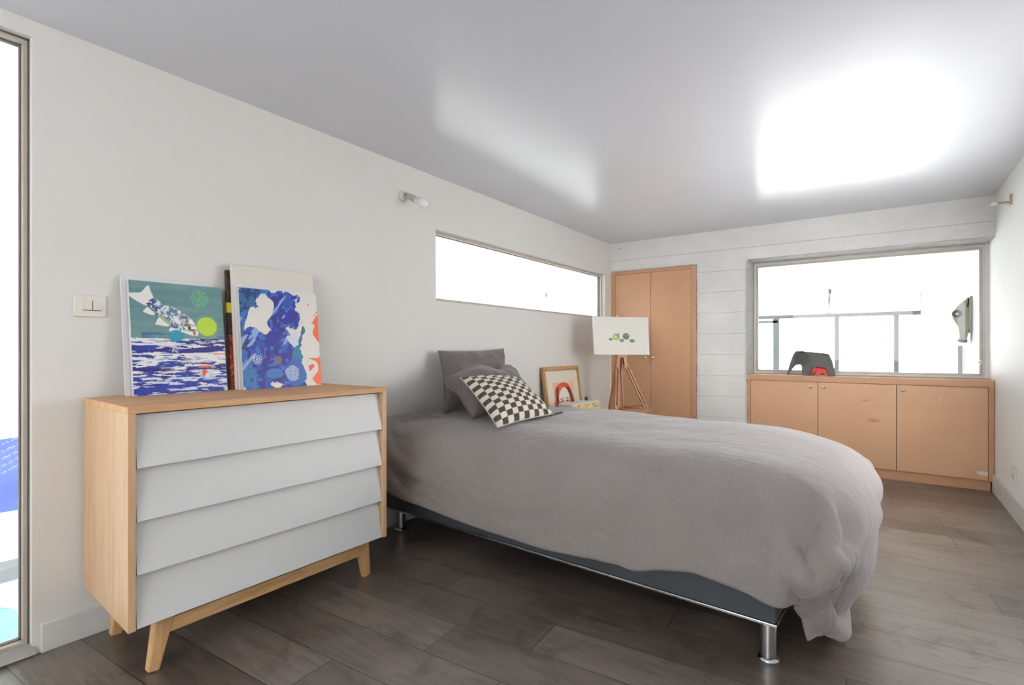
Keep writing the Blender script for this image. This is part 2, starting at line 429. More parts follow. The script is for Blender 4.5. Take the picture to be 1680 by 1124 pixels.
rough_strip('trim_4', (0, BY, 1.957), (.955, BY, 1.957), (0, 0, .014), (0, -1, 0), 'ragged plaster line above the wardrobe', .005, 80, 3)
rough_strip('trim_5', (.947, BY, 0), (.947, BY, 1.965), (.010, 0, 0), (0, -1, 0), 'ragged plaster line right of the wardrobe', .004, 120, 3)

# window_1: full height window at the left
def frame_x(name, y0, y1, z0, z1, xf, depth, w, label, seal=True):
    """window frame lying in a plane of constant x; room side at xf, going outwards (-x)"""
    bm = B()
    for a, b in (((xf - depth, y0, z0), (xf, y1, z0 + w)), ((xf - depth, y0, z1 - w), (xf, y1, z1)), ((xf - depth, y0, z0 + w), (xf, y0 + w, z1 - w)), ((xf - depth, y1 - w, z0 + w), (xf, y1, z1 - w))):
        box(bm, a, b, bev=.0015)
    root = struct(name, bm, M['frame_metal'], label)
    i = w
    bm = B(); xs = xf - depth * .55
    box(bm, (xs - .004, y0 + i, z0 + i), (xs + .004, y1 - i, z1 - i))
    struct('pane', bm, M['glass'], None, root)
    bm = B(); g = .004
    for a, b in (((xs - .01, y0 + i, z0 + i), (xs + .01, y1 - i, z0 + i + g)), ((xs - .01, y0 + i, z1 - i - g), (xs + .01, y1 - i, z1 - i)), ((xs - .01, y0 + i, z0 + i), (xs + .01, y0 + i + g, z1 - i)), ((xs - .01, y1 - i - g, z0 + i), (xs + .01, y1 - i, z1 - i))):
        box(bm, a, b)
    struct('glazing_seal', bm, M['seal'], None, root)
    return root
frame_x('window_1', T0, T1 - .002, TZ0, TZ1 - .002, -.034, .06, .016, 'tall floor to ceiling window at the far left')
frame_x('window_2', S0, S1, SZ0, SZ1, -.040, .05, .022, 'long narrow horizontal window high above the bed')
bm = B()
box(bm, (-.044, T1 - .006, TZ0), (-.030, T1, TZ1)); box(bm, (-.044, T0, TZ1 - .006), (-.030, T1, TZ1))
struct('trim_6', bm, M['seal'], 'dark joint around the tall left window')
bm = B()
def sill(u, v):
    x = -.04 + .055 * v; y = T0 + (T1 + .01 - T0) * u
    k = noise.noise(Vector((y * 9, x * 40, 3)))
    return Vector((x + (.006 * k if v == 1 else 0), y, TZ0 + .004 - (.028 * max(0, v - .7) / .3) + .0015 * k))
grid(bm, sill, 80, 10); bmesh.ops.solidify(bm, geom=bm.faces[:], thickness=.003)
struct('trim_7', bm, M['trim_white'], 'rough white plaster sill under the tall left window')

# window_3: end window in the niche
bm = B(); x0, x1, z0, z1 = 1.436, 3.158, .856, 1.945
def ring_y(bm, x0, x1, z0, z1, w, ya, yb, bev=.001):
    for a, b in (((x0, ya, z0), (x1, yb, z0 + w)), ((x0, ya, z1 - w), (x1, yb, z1)), ((x0, ya, z0 + w), (x0 + w, yb, z1 - w)), ((x1 - w, ya, z0 + w), (x1, yb, z1 - w))): box(bm, a, b, bev=bev)
ring_y(bm, x0, x1, z0, z1, .016, WY - .012, WY + .03)
w3 = struct('window_3', bm, M['trim_white'], 'wide interior window above the copper cupboards in the end wall')
bm = B(); ring_y(bm, x0 + .016, x1 - .016, z0 + .016, z1 - .016, .020, WY - .006, WY + .03); struct('window_frame', bm, M['frame_metal'], None, w3)
bm = B(); box(bm, (x0 + .036, WY + .010, z0 + .036), (x1 - .036, WY + .016, z1 - .036)); struct('pane', bm, M['glass'], None, w3)
bm = B(); box(bm, (x1 - .034, WY - .022, .965), (x1 - .020, WY - .005, 1.01), bev=.002); box(bm, (x1 - .046, WY - .03, .982), (x1 - .018, WY - .02, .994), bev=.002); struct('latch', bm, M['trim_white'], None, w3)
bm = B(); box(bm, (x1, WY - .02, .853), (RW, WY + .035, NZ1)); struct('trim_8', bm, M['white_wall'], 'white filler strip right of the end window')
bm = B(); box(bm, (NX0, WY - .0, z1), (RW, WY + .035, NZ1 + .0)); box(bm, (NX0, WY, .85), (x0, WY + .035, NZ1)); struct('trim_9', bm, M['trim_white'], 'white filler above the end window')

# ---------------------------------------------------------------- the hall seen through the windows
AZ = -2.6
bm = B(); box(bm, (-6, -4, AZ - .1), (RW + .1, 14.4, AZ)); struct('floor_2', bm, M['atrium'], 'pale floor of the hall below the windows')
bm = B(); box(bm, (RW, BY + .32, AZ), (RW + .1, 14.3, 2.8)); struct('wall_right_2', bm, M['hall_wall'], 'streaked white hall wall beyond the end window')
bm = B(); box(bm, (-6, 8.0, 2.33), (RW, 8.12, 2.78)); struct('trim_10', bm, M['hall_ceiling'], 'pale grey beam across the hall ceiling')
bm = B(); box(bm, (-6, 8.12, 2.33), (RW, 14.3, 2.43)); box(bm, (-1.0, BY + .32, 2.74), (RW + .1, 8.0, 2.84)); box(bm, (-4.1, -4, 2.74), (-.1, 1.6, 2.84)); box(bm, (-1.0, 1.6, 2.74), (-.1, BY + .32, 2.84)); struct('ceiling_2', bm, M['atrium'], 'white hall ceiling')
bm = B(); box(bm, (-6, 14.2, 1.92), (RW, 14.3, 2.33)); struct('wall_back_2', bm, M['atrium'], 'white wall over the far hall glazing')
bm = B(); box(bm, (-4.1, -4, AZ), (-4.0, 5.6, 2.74)); struct('wall_left_2', bm, M['atrium'], 'white wall of the hall opposite the tall left window')
bm = B(); box(bm, (-.1, -2.1, AZ), (0, BY + .32, -.25)); box(bm, (0, BY + .22, AZ), (RW, BY + .32, -.25)); struct('wall_left_3', bm, M['atrium'], 'white wall under the bedroom')
bm = B(); box(bm, (-4.1, -4.1, AZ), (0, -4.0, 2.84)); struct('wall_front_added', bm, M['atrium'], 'unseen white end wall added to shut light out of the hall')  # unseen wall, added to dim the light through the tall left window
# far glazing
bm = B(); box(bm, (-6, 14.17, 1.84), (RW, 14.26, 1.92)); box(bm, (-6, 14.2, AZ), (RW, 14.26, AZ + .08))
w5 = struct('window_5', bm, M['mullion'], 'far wall of glazing across the hall')
for x in (-5.0, -3.6, -2.2, -.8, 1.64, 2.76):
    bm = B(); box(bm, (x - .045, 14.19, AZ), (x + .045, 14.27, 1.9)); struct('mullion', bm, M['mullion'], None, w5)
for x in (.40,):
    bm = B(); box(bm, (x - .11, 14.19, AZ), (x + .03, 14.27, 1.88)); box(bm, (-.8, 14.19, 1.74), (x, 14.26, 1.80)); struct('mullion', bm, M['mullion'], 'wide double bar of the far glazing', w5)
# steel cables
def cable(x, y, zt, spread, zl, label, drop=None):
    r = empty('hanging_cable', (x, y, zt)); tag(r, label, 'cable')
    bm = B(); lathe(bm, [(.018, -.03), (.024, 0), (.024, .03), (.01, .05)], (x, y, zt), n=12); obj('hook', bm, M['cable'], r)
    bm = B(); tube(bm, [(x, y, zt), (x - .03, y, zt - zl)], .006, 6); obj('wire', bm, M['cable'], r)
    bm = B(); tube(bm, [(x, y, zt), (x + spread, y, zt - zl)], .006, 6); obj('wire', bm, M['cable'], r)
    bm = B(); tube(bm, [(x, y, zt), (x, y, 2.34 if y > 8 else 2.74)], .003, 6); obj('wire', bm, M['cable'], r)
    if drop:
        bm = B(); tube(bm, [(x - .03, y, zt - zl), (x, y, drop)], .003, 6); obj('wire', bm, M['cable'], r)
cable(1.852, 9.0, 1.949, .0, .34, 'steel cable hanging beyond the end window above the grey elephant', .55)
cable(-3.14, 9.0, 2.197, .2, .5, 'steel cable hanging beyond the narrow window above the bed')

# ================================================================ WARDROBE (built into the end wall)
wd = empty('wardrobe', (.47, BY, 0)); tag(wd, 'tall copper brown built-in wardrobe with two plain doors', 'wardrobe')
bm = B(); y = BY - .008
box(bm, (.003, y, 0), (.055, BY + .03, 1.952), bev=.002); box(bm, (.892, y, 0), (.944, BY + .03, 1.952), bev=.002); box(bm, (.055, y, 1.922), (.892, BY + .03, 1.952), bev=.002); box(bm, (.055, y, 0), (.892, BY + .03, .05))
obj('frame', bm, M['copper_edge'], wd)
for a, b, kx in ((.057, .463, .411), (.467, .890, .494)):
    bm = B(); box(bm, (a, y + .004, .052), (b, y + .026, 1.920), bev=.002); d = obj('door', bm, M['copper'], wd)
    bm = B(); lathe(bm, [(.006, 0), (.005, .012), (.013, .018), (.014, .025), (.006, .031)], (kx, y + .004, 1.005), (0, -1, 0), 16); obj('knob', bm, M['chrome'], d)
bm = B(); box(bm, (.003, BY + .031, 0), (.944, BY + .28, 1.95)); obj('cabinet_body', bm, M['dark_gap'], wd)

# ================================================================ LOW CUPBOARD UNDER THE END WINDOW
lc = empty('low_cupboard', (2.3, BY, 0)); tag(lc, 'long low copper brown cupboard with four doors under the end window', 'cupboard')
yf = BY - .006; L0, L1 = NX0 + .006, RW - .003
bm = B(); box(bm, (L0, yf, .800), (L1, BY + .27, .853), bev=.002); obj('worktop', bm, M['copper_edge'], lc)
bm = B(); box(bm, (L0, yf, .078), (L0 + .022, BY + .03, .80), bev=.001); obj('stile', bm, M['copper_edge'], lc)
bm = B(); box(bm, (3.144, yf, .078), (L1, BY + .03, .80), bev=.001); obj('stile', bm, M['copper_edge'], lc)
bm = B(); box(bm, (L0, BY + .012, 0), (L1 - .02, BY + .03, .078)); obj('plinth', bm, M['copper_edge'], lc)
bm = B(); box(bm, (L0 + .002, BY + .031, 0.0), (L1, BY + .27, .799)); obj('cabinet_body', bm, M['dark_gap'], lc)
xs = [L0 + .022, 2.013, 2.578, 3.144]
def mat_stained():
    t = NT('copper lacquer with worn stains'); v = t.coord()
    c = t.ramp(t.noise(v, 2.5, 4, .6), [(.3, rgb(206, 160, 124)), (.7, rgb(214, 169, 132))])
    g = t.n('ShaderNodeTexCoord'); sx = t.n('ShaderNodeSeparateXYZ'); t.l(g.outputs['Object'], sx.inputs[0])
    nz = t.noise(v, 9, 3, .6)
    def blob(cx, cz, rx, rz, col, amt, c):
        dx = t.math('DIVIDE', t.math('SUBTRACT', sx.outputs[0], cx), rx); dz = t.math('DIVIDE', t.math('SUBTRACT', sx.outputs[2], cz), rz)
        d = t.math('ADD', t.math('ADD', t.math('MULTIPLY', dx, dx), t.math('MULTIPLY', dz, dz)), t.math('MULTIPLY', t.math('SUBTRACT', nz, .5), 3.2))
        m = t.ramp(d, [(.75, (1, 1, 1, 1)), (1.0, (0, 0, 0, 1))])
        return t.mix(t.math('MULTIPLY', m, amt), c, col)
    # cupboard origin is (2.3, BY, 0)
    c = blob(2.425 - 2.3, .487, .040, .020, rgb(184, 126, 90), .6, c)
    c = blob(2.37 - 2.3, .655, .032, .008, rgb(184, 126, 90), .6, c)
    c = blob(3.105 - 2.3, .135, .040, .018, rgb(232, 226, 220), .9, c)
    c = blob(2.86 - 2.3, .69, .003, .03, rgb(222, 200, 178), .6, c)
    return t.set(Base_Color=c, Roughness=.38)
st = mat_stained()
for k in range(3):
    bm = B(); box(bm, (xs[k] + .002, yf + .004, .082), (xs[k + 1] - .002, yf + .026, .797), bev=.0015); d = obj('door', bm, st, lc)
    kx = (1.958, 2.062, 2.623)[k]
    bm = B(); lathe(bm, [(.006, 0), (.005, .012), (.012, .018), (.013, .024), (.006, .030)], (kx, yf + .004, .756), (0, -1, 0), 16); obj('knob', bm, M['chrome'], d)
lc['label'] = 'long low copper brown cupboard with three doors under the end window'

# ================================================================ CHEST OF DRAWERS
ch = empty('chest_of_drawers', (.28, 1.12, 0)); tag(ch, 'oak chest of four louvred white drawers standing against the left wall', 'chest of drawers')
X0, X1 = .022, .545; Y0, Y1 = .612, 1.640; Z0, Z1 = .200, .914; tk = .022
bm = B(); hexa(bm, [(X0, Y0 + .012, Z1 - tk), (X1, Y0 - .012, Z1 - tk), (X1, Y1, Z1 - tk), (X0, Y1, Z1 - tk), (X0, Y0 + .012, Z1), (X1, Y0 - .012, Z1), (X1, Y1, Z1), (X0, Y1, Z1)], 0, .0015); obj('top_panel', bm, M['chest_top'], ch)
bm = B(); hexa(bm, [(X0, Y0 + .012, Z0), (X1, Y0 - .012, Z0), (X1, Y0 - .012 + tk, Z0), (X0, Y0 + .012 + tk, Z0), (X0, Y0 + .012, Z1 - tk), (X1, Y0 - .012, Z1 - tk), (X1, Y0 - .012 + tk, Z1 - tk), (X0, Y0 + .012 + tk, Z1 - tk)], 0, .0015); obj('side_panel', bm, M['chest_veneer'], ch)
bm = B(); box(bm, (X0, Y1 - tk, Z0), (X1, Y1, Z1 - tk), bev=.0015); obj('side_panel', bm, M['chest_veneer'], ch)
bm = B(); box(bm, (X0, Y0 + .036, Z0), (X1 - .03, Y1 - tk, Z0 + .018)); box(bm, (X0, Y0 + .036, Z0), (X0 + .01, Y1 - tk, Z1 - tk)); obj('bottom_panel', bm, M['dark_gap'], ch)
dz = (Z1 - tk - Z0 - .008) / 4
for k in range(4):
    zt = Z1 - tk - .006 - k * dz; zb = zt - dz + .001
    bm = B(); ya, yb = Y0 + .014, Y1 - tk - .002
    xt, xb = X1 - .034, X1 - .003
    hexa(bm, [(xb - .016, ya, zb - .003), (xb, ya, zb), (xb, yb, zb), (xb - .016, yb, zb - .003), (xt - .016, ya, zt), (xt, ya, zt), (xt, yb, zt), (xt - .016, yb, zt)], 0, .001)
    dr = obj('drawer', bm, M['drawer'], ch)
    bm = B(); box(bm, (X0 + .03, ya + .015, zb + .02), (xt - .018, yb - .015, zt - .02)); obj('drawer_box', bm, M['dark_gap'], dr)
def chest_leg(fx, fy, tx, ty):
    bm = B(); bar(bm, (tx, ty, Z0), (fx, fy, 0.001), .046, .060, up=(0, 1, 0), bev=.005, w2=.032, h2=.036); return bm
for (fx, fy, tx, ty) in ((.447, .700, .455, .735), (.440, 1.600, .452, 1.562), (.075, .706, .085, .735), (.08, 1.600, .085, 1.562)):
    obj('leg', chest_leg(fx, fy, tx, ty), M['chest_solid'], ch)
bm = B(); box(bm, (.440, .735, .118), (.470, 1.562, .166), bev=.002); obj('rail', bm, M['rail'], ch)
bm = B(); box(bm, (.07, .735, .118), (.10, 1.562, .166), bev=.002); obj('rail', bm, M['rail'], ch)

# ================================================================ PAINTED PICTURES (painted with brush functions on a fine grid)
def vnoise(X, Y, seed, fx, fy, octv=4):
    rs = np.random.RandomState(seed); out = np.zeros_like(X); amp = 1; tot = 0
    for o in range(octv):
        gx, gy = max(2, int(fx * 2 ** o)), max(2, int(fy * 2 ** o))
        g = rs.rand(gx + 2, gy + 2)
        a = np.clip(X, 0, .9999) * gx; b = np.clip(Y, 0, .9999) * gy
        i = a.astype(int); j = b.astype(int); u = a - i; v = b - j
        u = u * u * (3 - 2 * u); v = v * v * (3 - 2 * v)
        out += amp * ((g[i, j] * (1 - u) + g[i + 1, j] * u) * (1 - v) + (g[i, j + 1] * (1 - u) + g[i + 1, j + 1] * u) * v)
        tot += amp; amp *= .55
    return out / tot
def inpoly(X, Y, P):
    c = np.zeros(X.shape, bool); n = len(P); j = n - 1
    for i in range(n):
        xi, yi = P[i]; xj, yj = P[j]
        c ^= ((yi > Y) != (yj > Y)) & (X < (xj - xi) * (Y - yi) / (yj - yi + 1e-9) + xi); j = i
    return c
def smooth_poly(P, n=6):
    out = []
    k = len(P)
    for i in range(k):
        p0, p1, p2, p3 = [np.array(P[(i + q) % k], float) for q in (-1, 0, 1, 2)]
        for s in range(n):
            t = s / n
            out.append(tuple(.5 * ((2 * p1) + (-p0 + p2) * t + (2 * p0 - 5 * p1 + 4 * p2 - p3) * t * t + (-p0 + 3 * p1 - 3 * p2 + p3) * t ** 3)))
    return out
def put(img, mask, col, a=1.0):
    m = (mask.astype(float) if mask.dtype == bool else mask)[..., None] * a
    img[:] = img * (1 - m) + np.array(col[:3]) * m
def blend(c1, c2, f): return np.array(c1[:3]) * (1 - f[..., None]) + np.array(c2[:3]) * f[..., None]

def art_fish(X, Y):                                          # X right, Y down, 0..1
    jx = X + .012 * (vnoise(X, Y, 5, 9, 9) - .5); jy = Y + .012 * (vnoise(X, Y, 6, 9, 9) - .5)
    img = blend(rgb(92, 132, 136), rgb(116, 152, 154), np.clip(vnoise(X, Y, 1, 2, 22) * 1.4 - .2, 0, 1))
    sea = Y > .505 + .01 * (vnoise(X, Y, 2, 8, 2) - .5)
    put(img, (Y > .45) & (vnoise(X, Y, 3, 3, 30) > .50) & (X > .1), rgb(52, 92, 150), .8)
    put(img, sea, rgb(228, 228, 230))
    s1 = vnoise(X + .05 * Y, Y, 11, 2.5, 34, 5); s2 = vnoise(X, Y, 12, 6, 50, 4)
    put(img, sea & (s1 + .20 * np.exp(-((Y - .585) / .03) ** 2) + .16 * np.exp(-((Y - .78) / .025) ** 2) - .10 * np.exp(-((Y - .67) / .04) ** 2) > .60), rgb(36, 30, 112))
    put(img, sea & (s2 + .12 * np.exp(-((Y - .95) / .10) ** 2) > .60), rgb(30, 62, 160))
    put(img, sea & (s2 < .30), rgb(150, 172, 205))
    put(img, (Y > .84) & (vnoise(X, Y, 14, 4, 36, 4) > .44), rgb(32, 54, 158))
    put(img, (Y > .84) & (vnoise(X, Y, 15, 5, 60, 4) > .60), rgb(210, 218, 236))
    put(img, inpoly(X, Y, smooth_poly([(.28, .60), (.36, .585), (.50, .60), (.95, .57), (.98, .60), (.9, .625), (.5, .64), (.36, .635)])), rgb(40, 34, 124))
    sp = (vnoise(X, Y, 16, 90, 90, 1) > .62)
    put(img, (((X - .43) / .07) ** 2 + ((Y - .60) / .04) ** 2 < 1) & sp, rgb(190, 190, 220))
    def disc(cx, cy, rx, ry): return ((jx - cx) / rx) ** 2 + ((jy - cy) / ry) ** 2 < 1
    d = (((X - .735) / .105) ** 2 + ((Y - .125) / .083) ** 2)
    put(img, (d < 1) & (vnoise(X, Y, 17, 60, 60, 2) > .42), rgb(118, 176, 120), .8)
    put(img, (d < .9) & (vnoise(X, Y, 18, 70, 70, 1) > .72), rgb(70, 160, 150))
    ring = (((X - .80) / .145) ** 2 + ((Y - .395) / .12) ** 2)
    put(img, (ring < 1) & (np.sin(ring * 40) > .6), rgb(150, 178, 80), .6)
    put(img, disc(.80, .385, .115, .088), rgb(182, 212, 62))
    # fish
    body = smooth_poly([(.17, .19), (.25, .145), (.33, .195), (.45, .225), (.55, .27), (.64, .335), (.695, .43), (.685, .475), (.63, .475), (.54, .45), (.44, .415), (.34, .355), (.25, .285), (.18, .225)])
    put(img, inpoly(X, Y, smooth_poly([(0, .115), (.10, .105), (.13, .09), (.19, .035), (.215, .09), (.235, .155), (.17, .215), (.09, .19), (.0, .14)], 5)), rgb(232, 230, 226))
    for fin in ([(.13, .265), (.19, .225), (.24, .27), (.23, .30), (.16, .285)], [(.245, .375), (.31, .30), (.42, .37), (.36, .395), (.27, .385)], [(.38, .43), (.43, .40), (.52, .445), (.45, .465)], [(.40, .23), (.46, .26), (.50, .35), (.44, .33), (.385, .265)]):
        put(img, inpoly(X, Y, smooth_poly(fin, 4)), rgb(232, 230, 226))
    mb = inpoly(X, Y, body); put(img, mb, rgb(214, 218, 218))
    put(img, mb & (Y < .52 * X + .10 + .05 * (X > .3)) & (vnoise(X, Y, 21, 60, 60, 2) > .50), rgb(88, 124, 160))
    put(img, mb & (Y > .62 * X + .105) & (X < .45), rgb(146, 176, 132), .9)
    put(img, mb & (X < .27) & (vnoise(X, Y, 22, 70, 70, 2) > .50), rgb(34, 66, 138))
    put(img, mb & (X > .40) & (X < .54) & (Y > .37) & (vnoise(X, Y, 23, 60, 60, 2) > .5), rgb(70, 100, 150))
    head = mb & (X > .53) & (Y > .29)
    put(img, head, rgb(190, 194, 192)); put(img, head & (vnoise(X, Y, 24, 26, 26, 3) > .56), rgb(106, 110, 112))
    put(img, head & (vnoise(X + Y, Y, 25, 8, 30, 3) > .60), rgb(238, 236, 232))
    put(img, inpoly(X, Y, [(.63, .44), (.66, .42), (.675, .465), (.645, .478)]), rgb(176, 128, 100))
    put(img, ((X - .60) / .018) ** 2 + ((Y - .405) / .014) ** 2 < 1, rgb(60, 60, 60))
    m = inpoly(X, Y, [(.42, .29), (.47, .31), (.515, .39), (.46, .36)]); put(img, m, rgb(236, 234, 230))
    put(img, disc(.455, .480, .078, .054), rgb(32, 150, 180))
    put(img, (Y > .755) & (Y < .775) & (X > .68) & (vnoise(X, Y, 26, 4, 60, 3) > .48), rgb(226, 110, 78))
    put(img, (Y > .64) & (Y < .655) & (X > .86) & (vnoise(X, Y, 27, 5, 60, 3) > .5), rgb(226, 130, 96))
    put(img, disc(.74, .815, .030, .023), rgb(230, 90, 48))
    return img

def art_abstract(X, Y):
    jx = X + .05 * (vnoise(X, Y, 31, 8, 8, 4) - .5); jy = Y + .05 * (vnoise(X, Y, 32, 8, 8, 4) - .5)
    img = np.zeros(X.shape + (3,)); img[:] = rgb(224, 220, 214)[:3]
    P_ = lambda pts, col, a=1.0: put(img, inpoly(kx, ky, smooth_poly(pts, 5)), col, a)
    kx, ky = jx, jy
    P_([(-.05, -.05), (.40, -.05), (.30, .05), (.22, .07), (.22, .18), (.14, .25), (.06, .36), (.05, .5), (.03, .9), (-.05, .95)], rgb(24, 100, 150))
    P_([(.04, .90), (.25, .92), (.15, 1.05), (0, 1.05)], rgb(224, 220, 214))
    P_([(-.02, .5), (.06, .62), (.2, .86), (.18, 1.05), (.05, 1.03), (-.02, .88)], rgb(28, 112, 168))
    fe = vnoise(X * .8 + Y * .6, Y * .8 - X * .6 + .6, 71, 26, 9, 4) - .5
    kx = jx + .11 * fe; ky = jy + .07 * fe
    P_([(.36, .02), (.74, .02), (.70, .13), (.70, .20), (.78, .24), (.72, .36), (.56, .38), (.66, .50), (.70, .60), (.64, .78), (.80, 1.03), (.24, 1.03), (.12, .80), (.04, .62), (.06, .42), (.16, .38), (.26, .44), (.36, .40), (.32, .34), (.40, .22), (.34, .12)], rgb(24, 28, 150))
    nb = vnoise(jx, jy, 33, 10, 10, 4); blue = (img[..., 2] > .25) & (img[..., 0] < .012)
    put(img, blue & (nb > .60), rgb(20, 84, 176), .8); put(img, blue & (nb < .36), rgb(22, 20, 96), .8); put(img, blue & (vnoise(X, Y, 72, 22, 22, 4) > .64), rgb(54, 116, 204), .7)
    put(img, blue & (vnoise(X * .7 + Y * .7, Y - X * .3 + .3, 34, 16, 3, 4) > .68), rgb(150, 180, 225), .8)
    P_([(.13, .22), (.24, .20), (.27, .30), (.24, .40), (.13, .38), (.07, .36)], rgb(226, 222, 218))
    P_([(.24, .07), (.32, .06), (.40, .15), (.34, .26), (.30, .40), (.25, .38), (.28, .22), (.20, .16)], rgb(226, 222, 218))
    P_([(.60, .44), (.68, .40), (.72, .52), (.68, .60), (.60, .54), (.55, .48)], rgb(206, 212, 226))
    P_([(.76, .36), (.80, .38), (.77, .55), (.70, .64), (.68, .60), (.73, .52)], rgb(34, 104, 140))
    P_([(.62, .62), (.72, .60), (.78, .72), (.72, .80), (.62, .76)], rgb(30, 120, 160))
    P_([(.55, .75), (.70, .70), (.80, .84), (.78, .96), (.64, 1.0), (.52, .92)], rgb(44, 92, 176))
    sw = (np.hypot((jx - .60) / .10, (jy - .86) / .08)); put(img, (sw < 1) & (np.sin(sw * 24 + 5 * np.arctan2(jy - .86, jx - .6)) > .0), rgb(198, 212, 232))
    sw = (np.hypot((jx - .17) / .06, (jy - .71) / .045)); put(img, (sw < 1) & (np.sin(sw * 14) > .1), rgb(200, 210, 226))
    sw = (np.hypot((jx - .43) / .05, (jy - .72) / .04)); put(img, (sw < 1), rgb(130, 96, 110), .8)
    sw = (np.hypot((jx - .38) / .10, (jy - .86) / .05)); put(img, (sw < 1), rgb(50, 120, 190), .8)
    P_([(.93, .30), (1.05, .20), (1.05, .56), (.97, .50), (.93, .42)], rgb(238, 104, 46))
    P_([(.99, .60), (1.05, .58), (1.05, .98), (.88, .95), (.97, .86), (.96, .76), (.84, .70), (.95, .70)], rgb(238, 104, 46))
    P_([(.86, .80), (.92, .78), (.91, .84), (.86, .86)], rgb(240, 80, 70))
    P_([(.85, .11), (.88, .11), (.87, .13), (.85, .13)], rgb(240, 80, 70))
    P_([(.30, .94), (.42, .95), (.48, .99), (.36, 1.0)], rgb(226, 222, 218))
    return img

def art_apples(X, Y):
    img = np.zeros(X.shape + (3,)); img[:] = rgb(220, 217, 208)[:3]
    def ap(cx, cy, rx, ry, c1, c2, s):
        d = ((X - cx) / rx) ** 2 + ((Y - cy) / ry) ** 2
        n = vnoise(X, Y, s, 24, 24, 3); put(img, d < 1 + .25 * (n - .5), c1); put(img, (d < .9) & (n > .52), c2)
        return d
    for cx, cy, rx, ry, s in ((.30, .595, .034, .036, 41), (.50, .625, .040, .046, 42), (.69, .630, .048, .046, 43)):
        ap(cx, cy, rx, ry, rgb(84, 118, 84), rgb(112, 140, 104), s)
    ap(.40, .535, .062, .088, rgb(98, 130, 70), rgb(168, 190, 100), 44)
    put(img, ((X - .385) / .03) ** 2 + ((Y - .52) / .045) ** 2 < 1, rgb(196, 208, 132))
    ap(.58, .515, .062, .088, rgb(70, 112, 74), rgb(120, 156, 110), 45)
    put(img, inpoly(X, Y, [(.43, .47), (.455, .42), (.46, .47)]), rgb(60, 100, 60))
    put(img, ((X - .60) / .012) ** 2 + ((Y - .53) / .025) ** 2 < 1, rgb(70, 50, 60))
    return img

def art_portrait(X, Y):                                      # printed sheet: mat border plus a sketch of long red hair and a brow
    img = np.zeros(X.shape + (3,)); img[:] = rgb(226, 218, 200)[:3]
    U = (X - .19) / .64; V = (Y - .125) / .235
    jx = U + .04 * (vnoise(X, Y, 51, 10, 10) - .5); jy = V + .03 * (vnoise(X, Y, 52, 10, 10) - .5)
    pr = (U > 0) & (U < 1) & (V > 0) & (Y < .80)
    put(img, pr, rgb(238, 176, 158)); put(img, pr & (vnoise(X, Y, 53, 40, 40, 2) > .55), rgb(240, 206, 192))
    P_ = lambda pts, col, a=1.0: put(img, pr & inpoly(jx, jy, smooth_poly(pts, 5)), col, a)
    P_([(.5, .03), (.72, .10), (.84, .30), (.95, .70), (1.0, 1.2), (.0, 1.2), (.04, .8), (.06, .5), (.10, .28), (.28, .09)], rgb(222, 106, 78))
    P_([(.44, .03), (.66, .06), (.76, .22), (.60, .32), (.46, .24)], rgb(206, 96, 40))
    P_([(.14, .30), (.26, .24), (.22, .6), (.24, 1.1), (.10, 1.1), (.12, .6)], rgb(104, 56, 50))
    P_([(.62, .28), (.78, .30), (.92, .7), (.95, 1.1), (.80, 1.1), (.74, .6)], rgb(100, 54, 48))
    P_([(.46, .26), (.62, .30), (.74, .55), (.78, .9), (.74, 1.3), (.28, 1.3), (.22, .9), (.28, .5)], rgb(242, 232, 220))
    P_([(.26, .80), (.36, .74), (.44, .78), (.36, .80)], rgb(120, 96, 70)); P_([(.56, .78), (.64, .72), (.74, .80), (.65, .79)], rgb(120, 96, 70))
    P_([(.28, .88), (.37, .84), (.46, .88), (.37, .92)], rgb(96, 84, 90)); P_([(.54, .88), (.63, .84), (.72, .88), (.63, .92)], rgb(96, 84, 90))
    P_([(.2, .85), (.28, .9), (.26, 1.1), (.2, 1.1)], rgb(232, 140, 90)); P_([(.74, .85), (.8, .9), (.82, 1.1), (.74, 1.1)], rgb(232, 140, 90))
    return img

def art_blue(X, Y):
    img = blend(rgb(70, 86, 180), rgb(92, 112, 200), vnoise(X, Y, 61, 4, 4))
    for k in range(7):
        a, b = .15 * k, .9 - .05 * k
        d = np.abs((Y - .1 - .12 * k) + (X - .2) * (.45 + .04 * k)); put(img, d < .006, rgb(150, 150, 140))
    return img

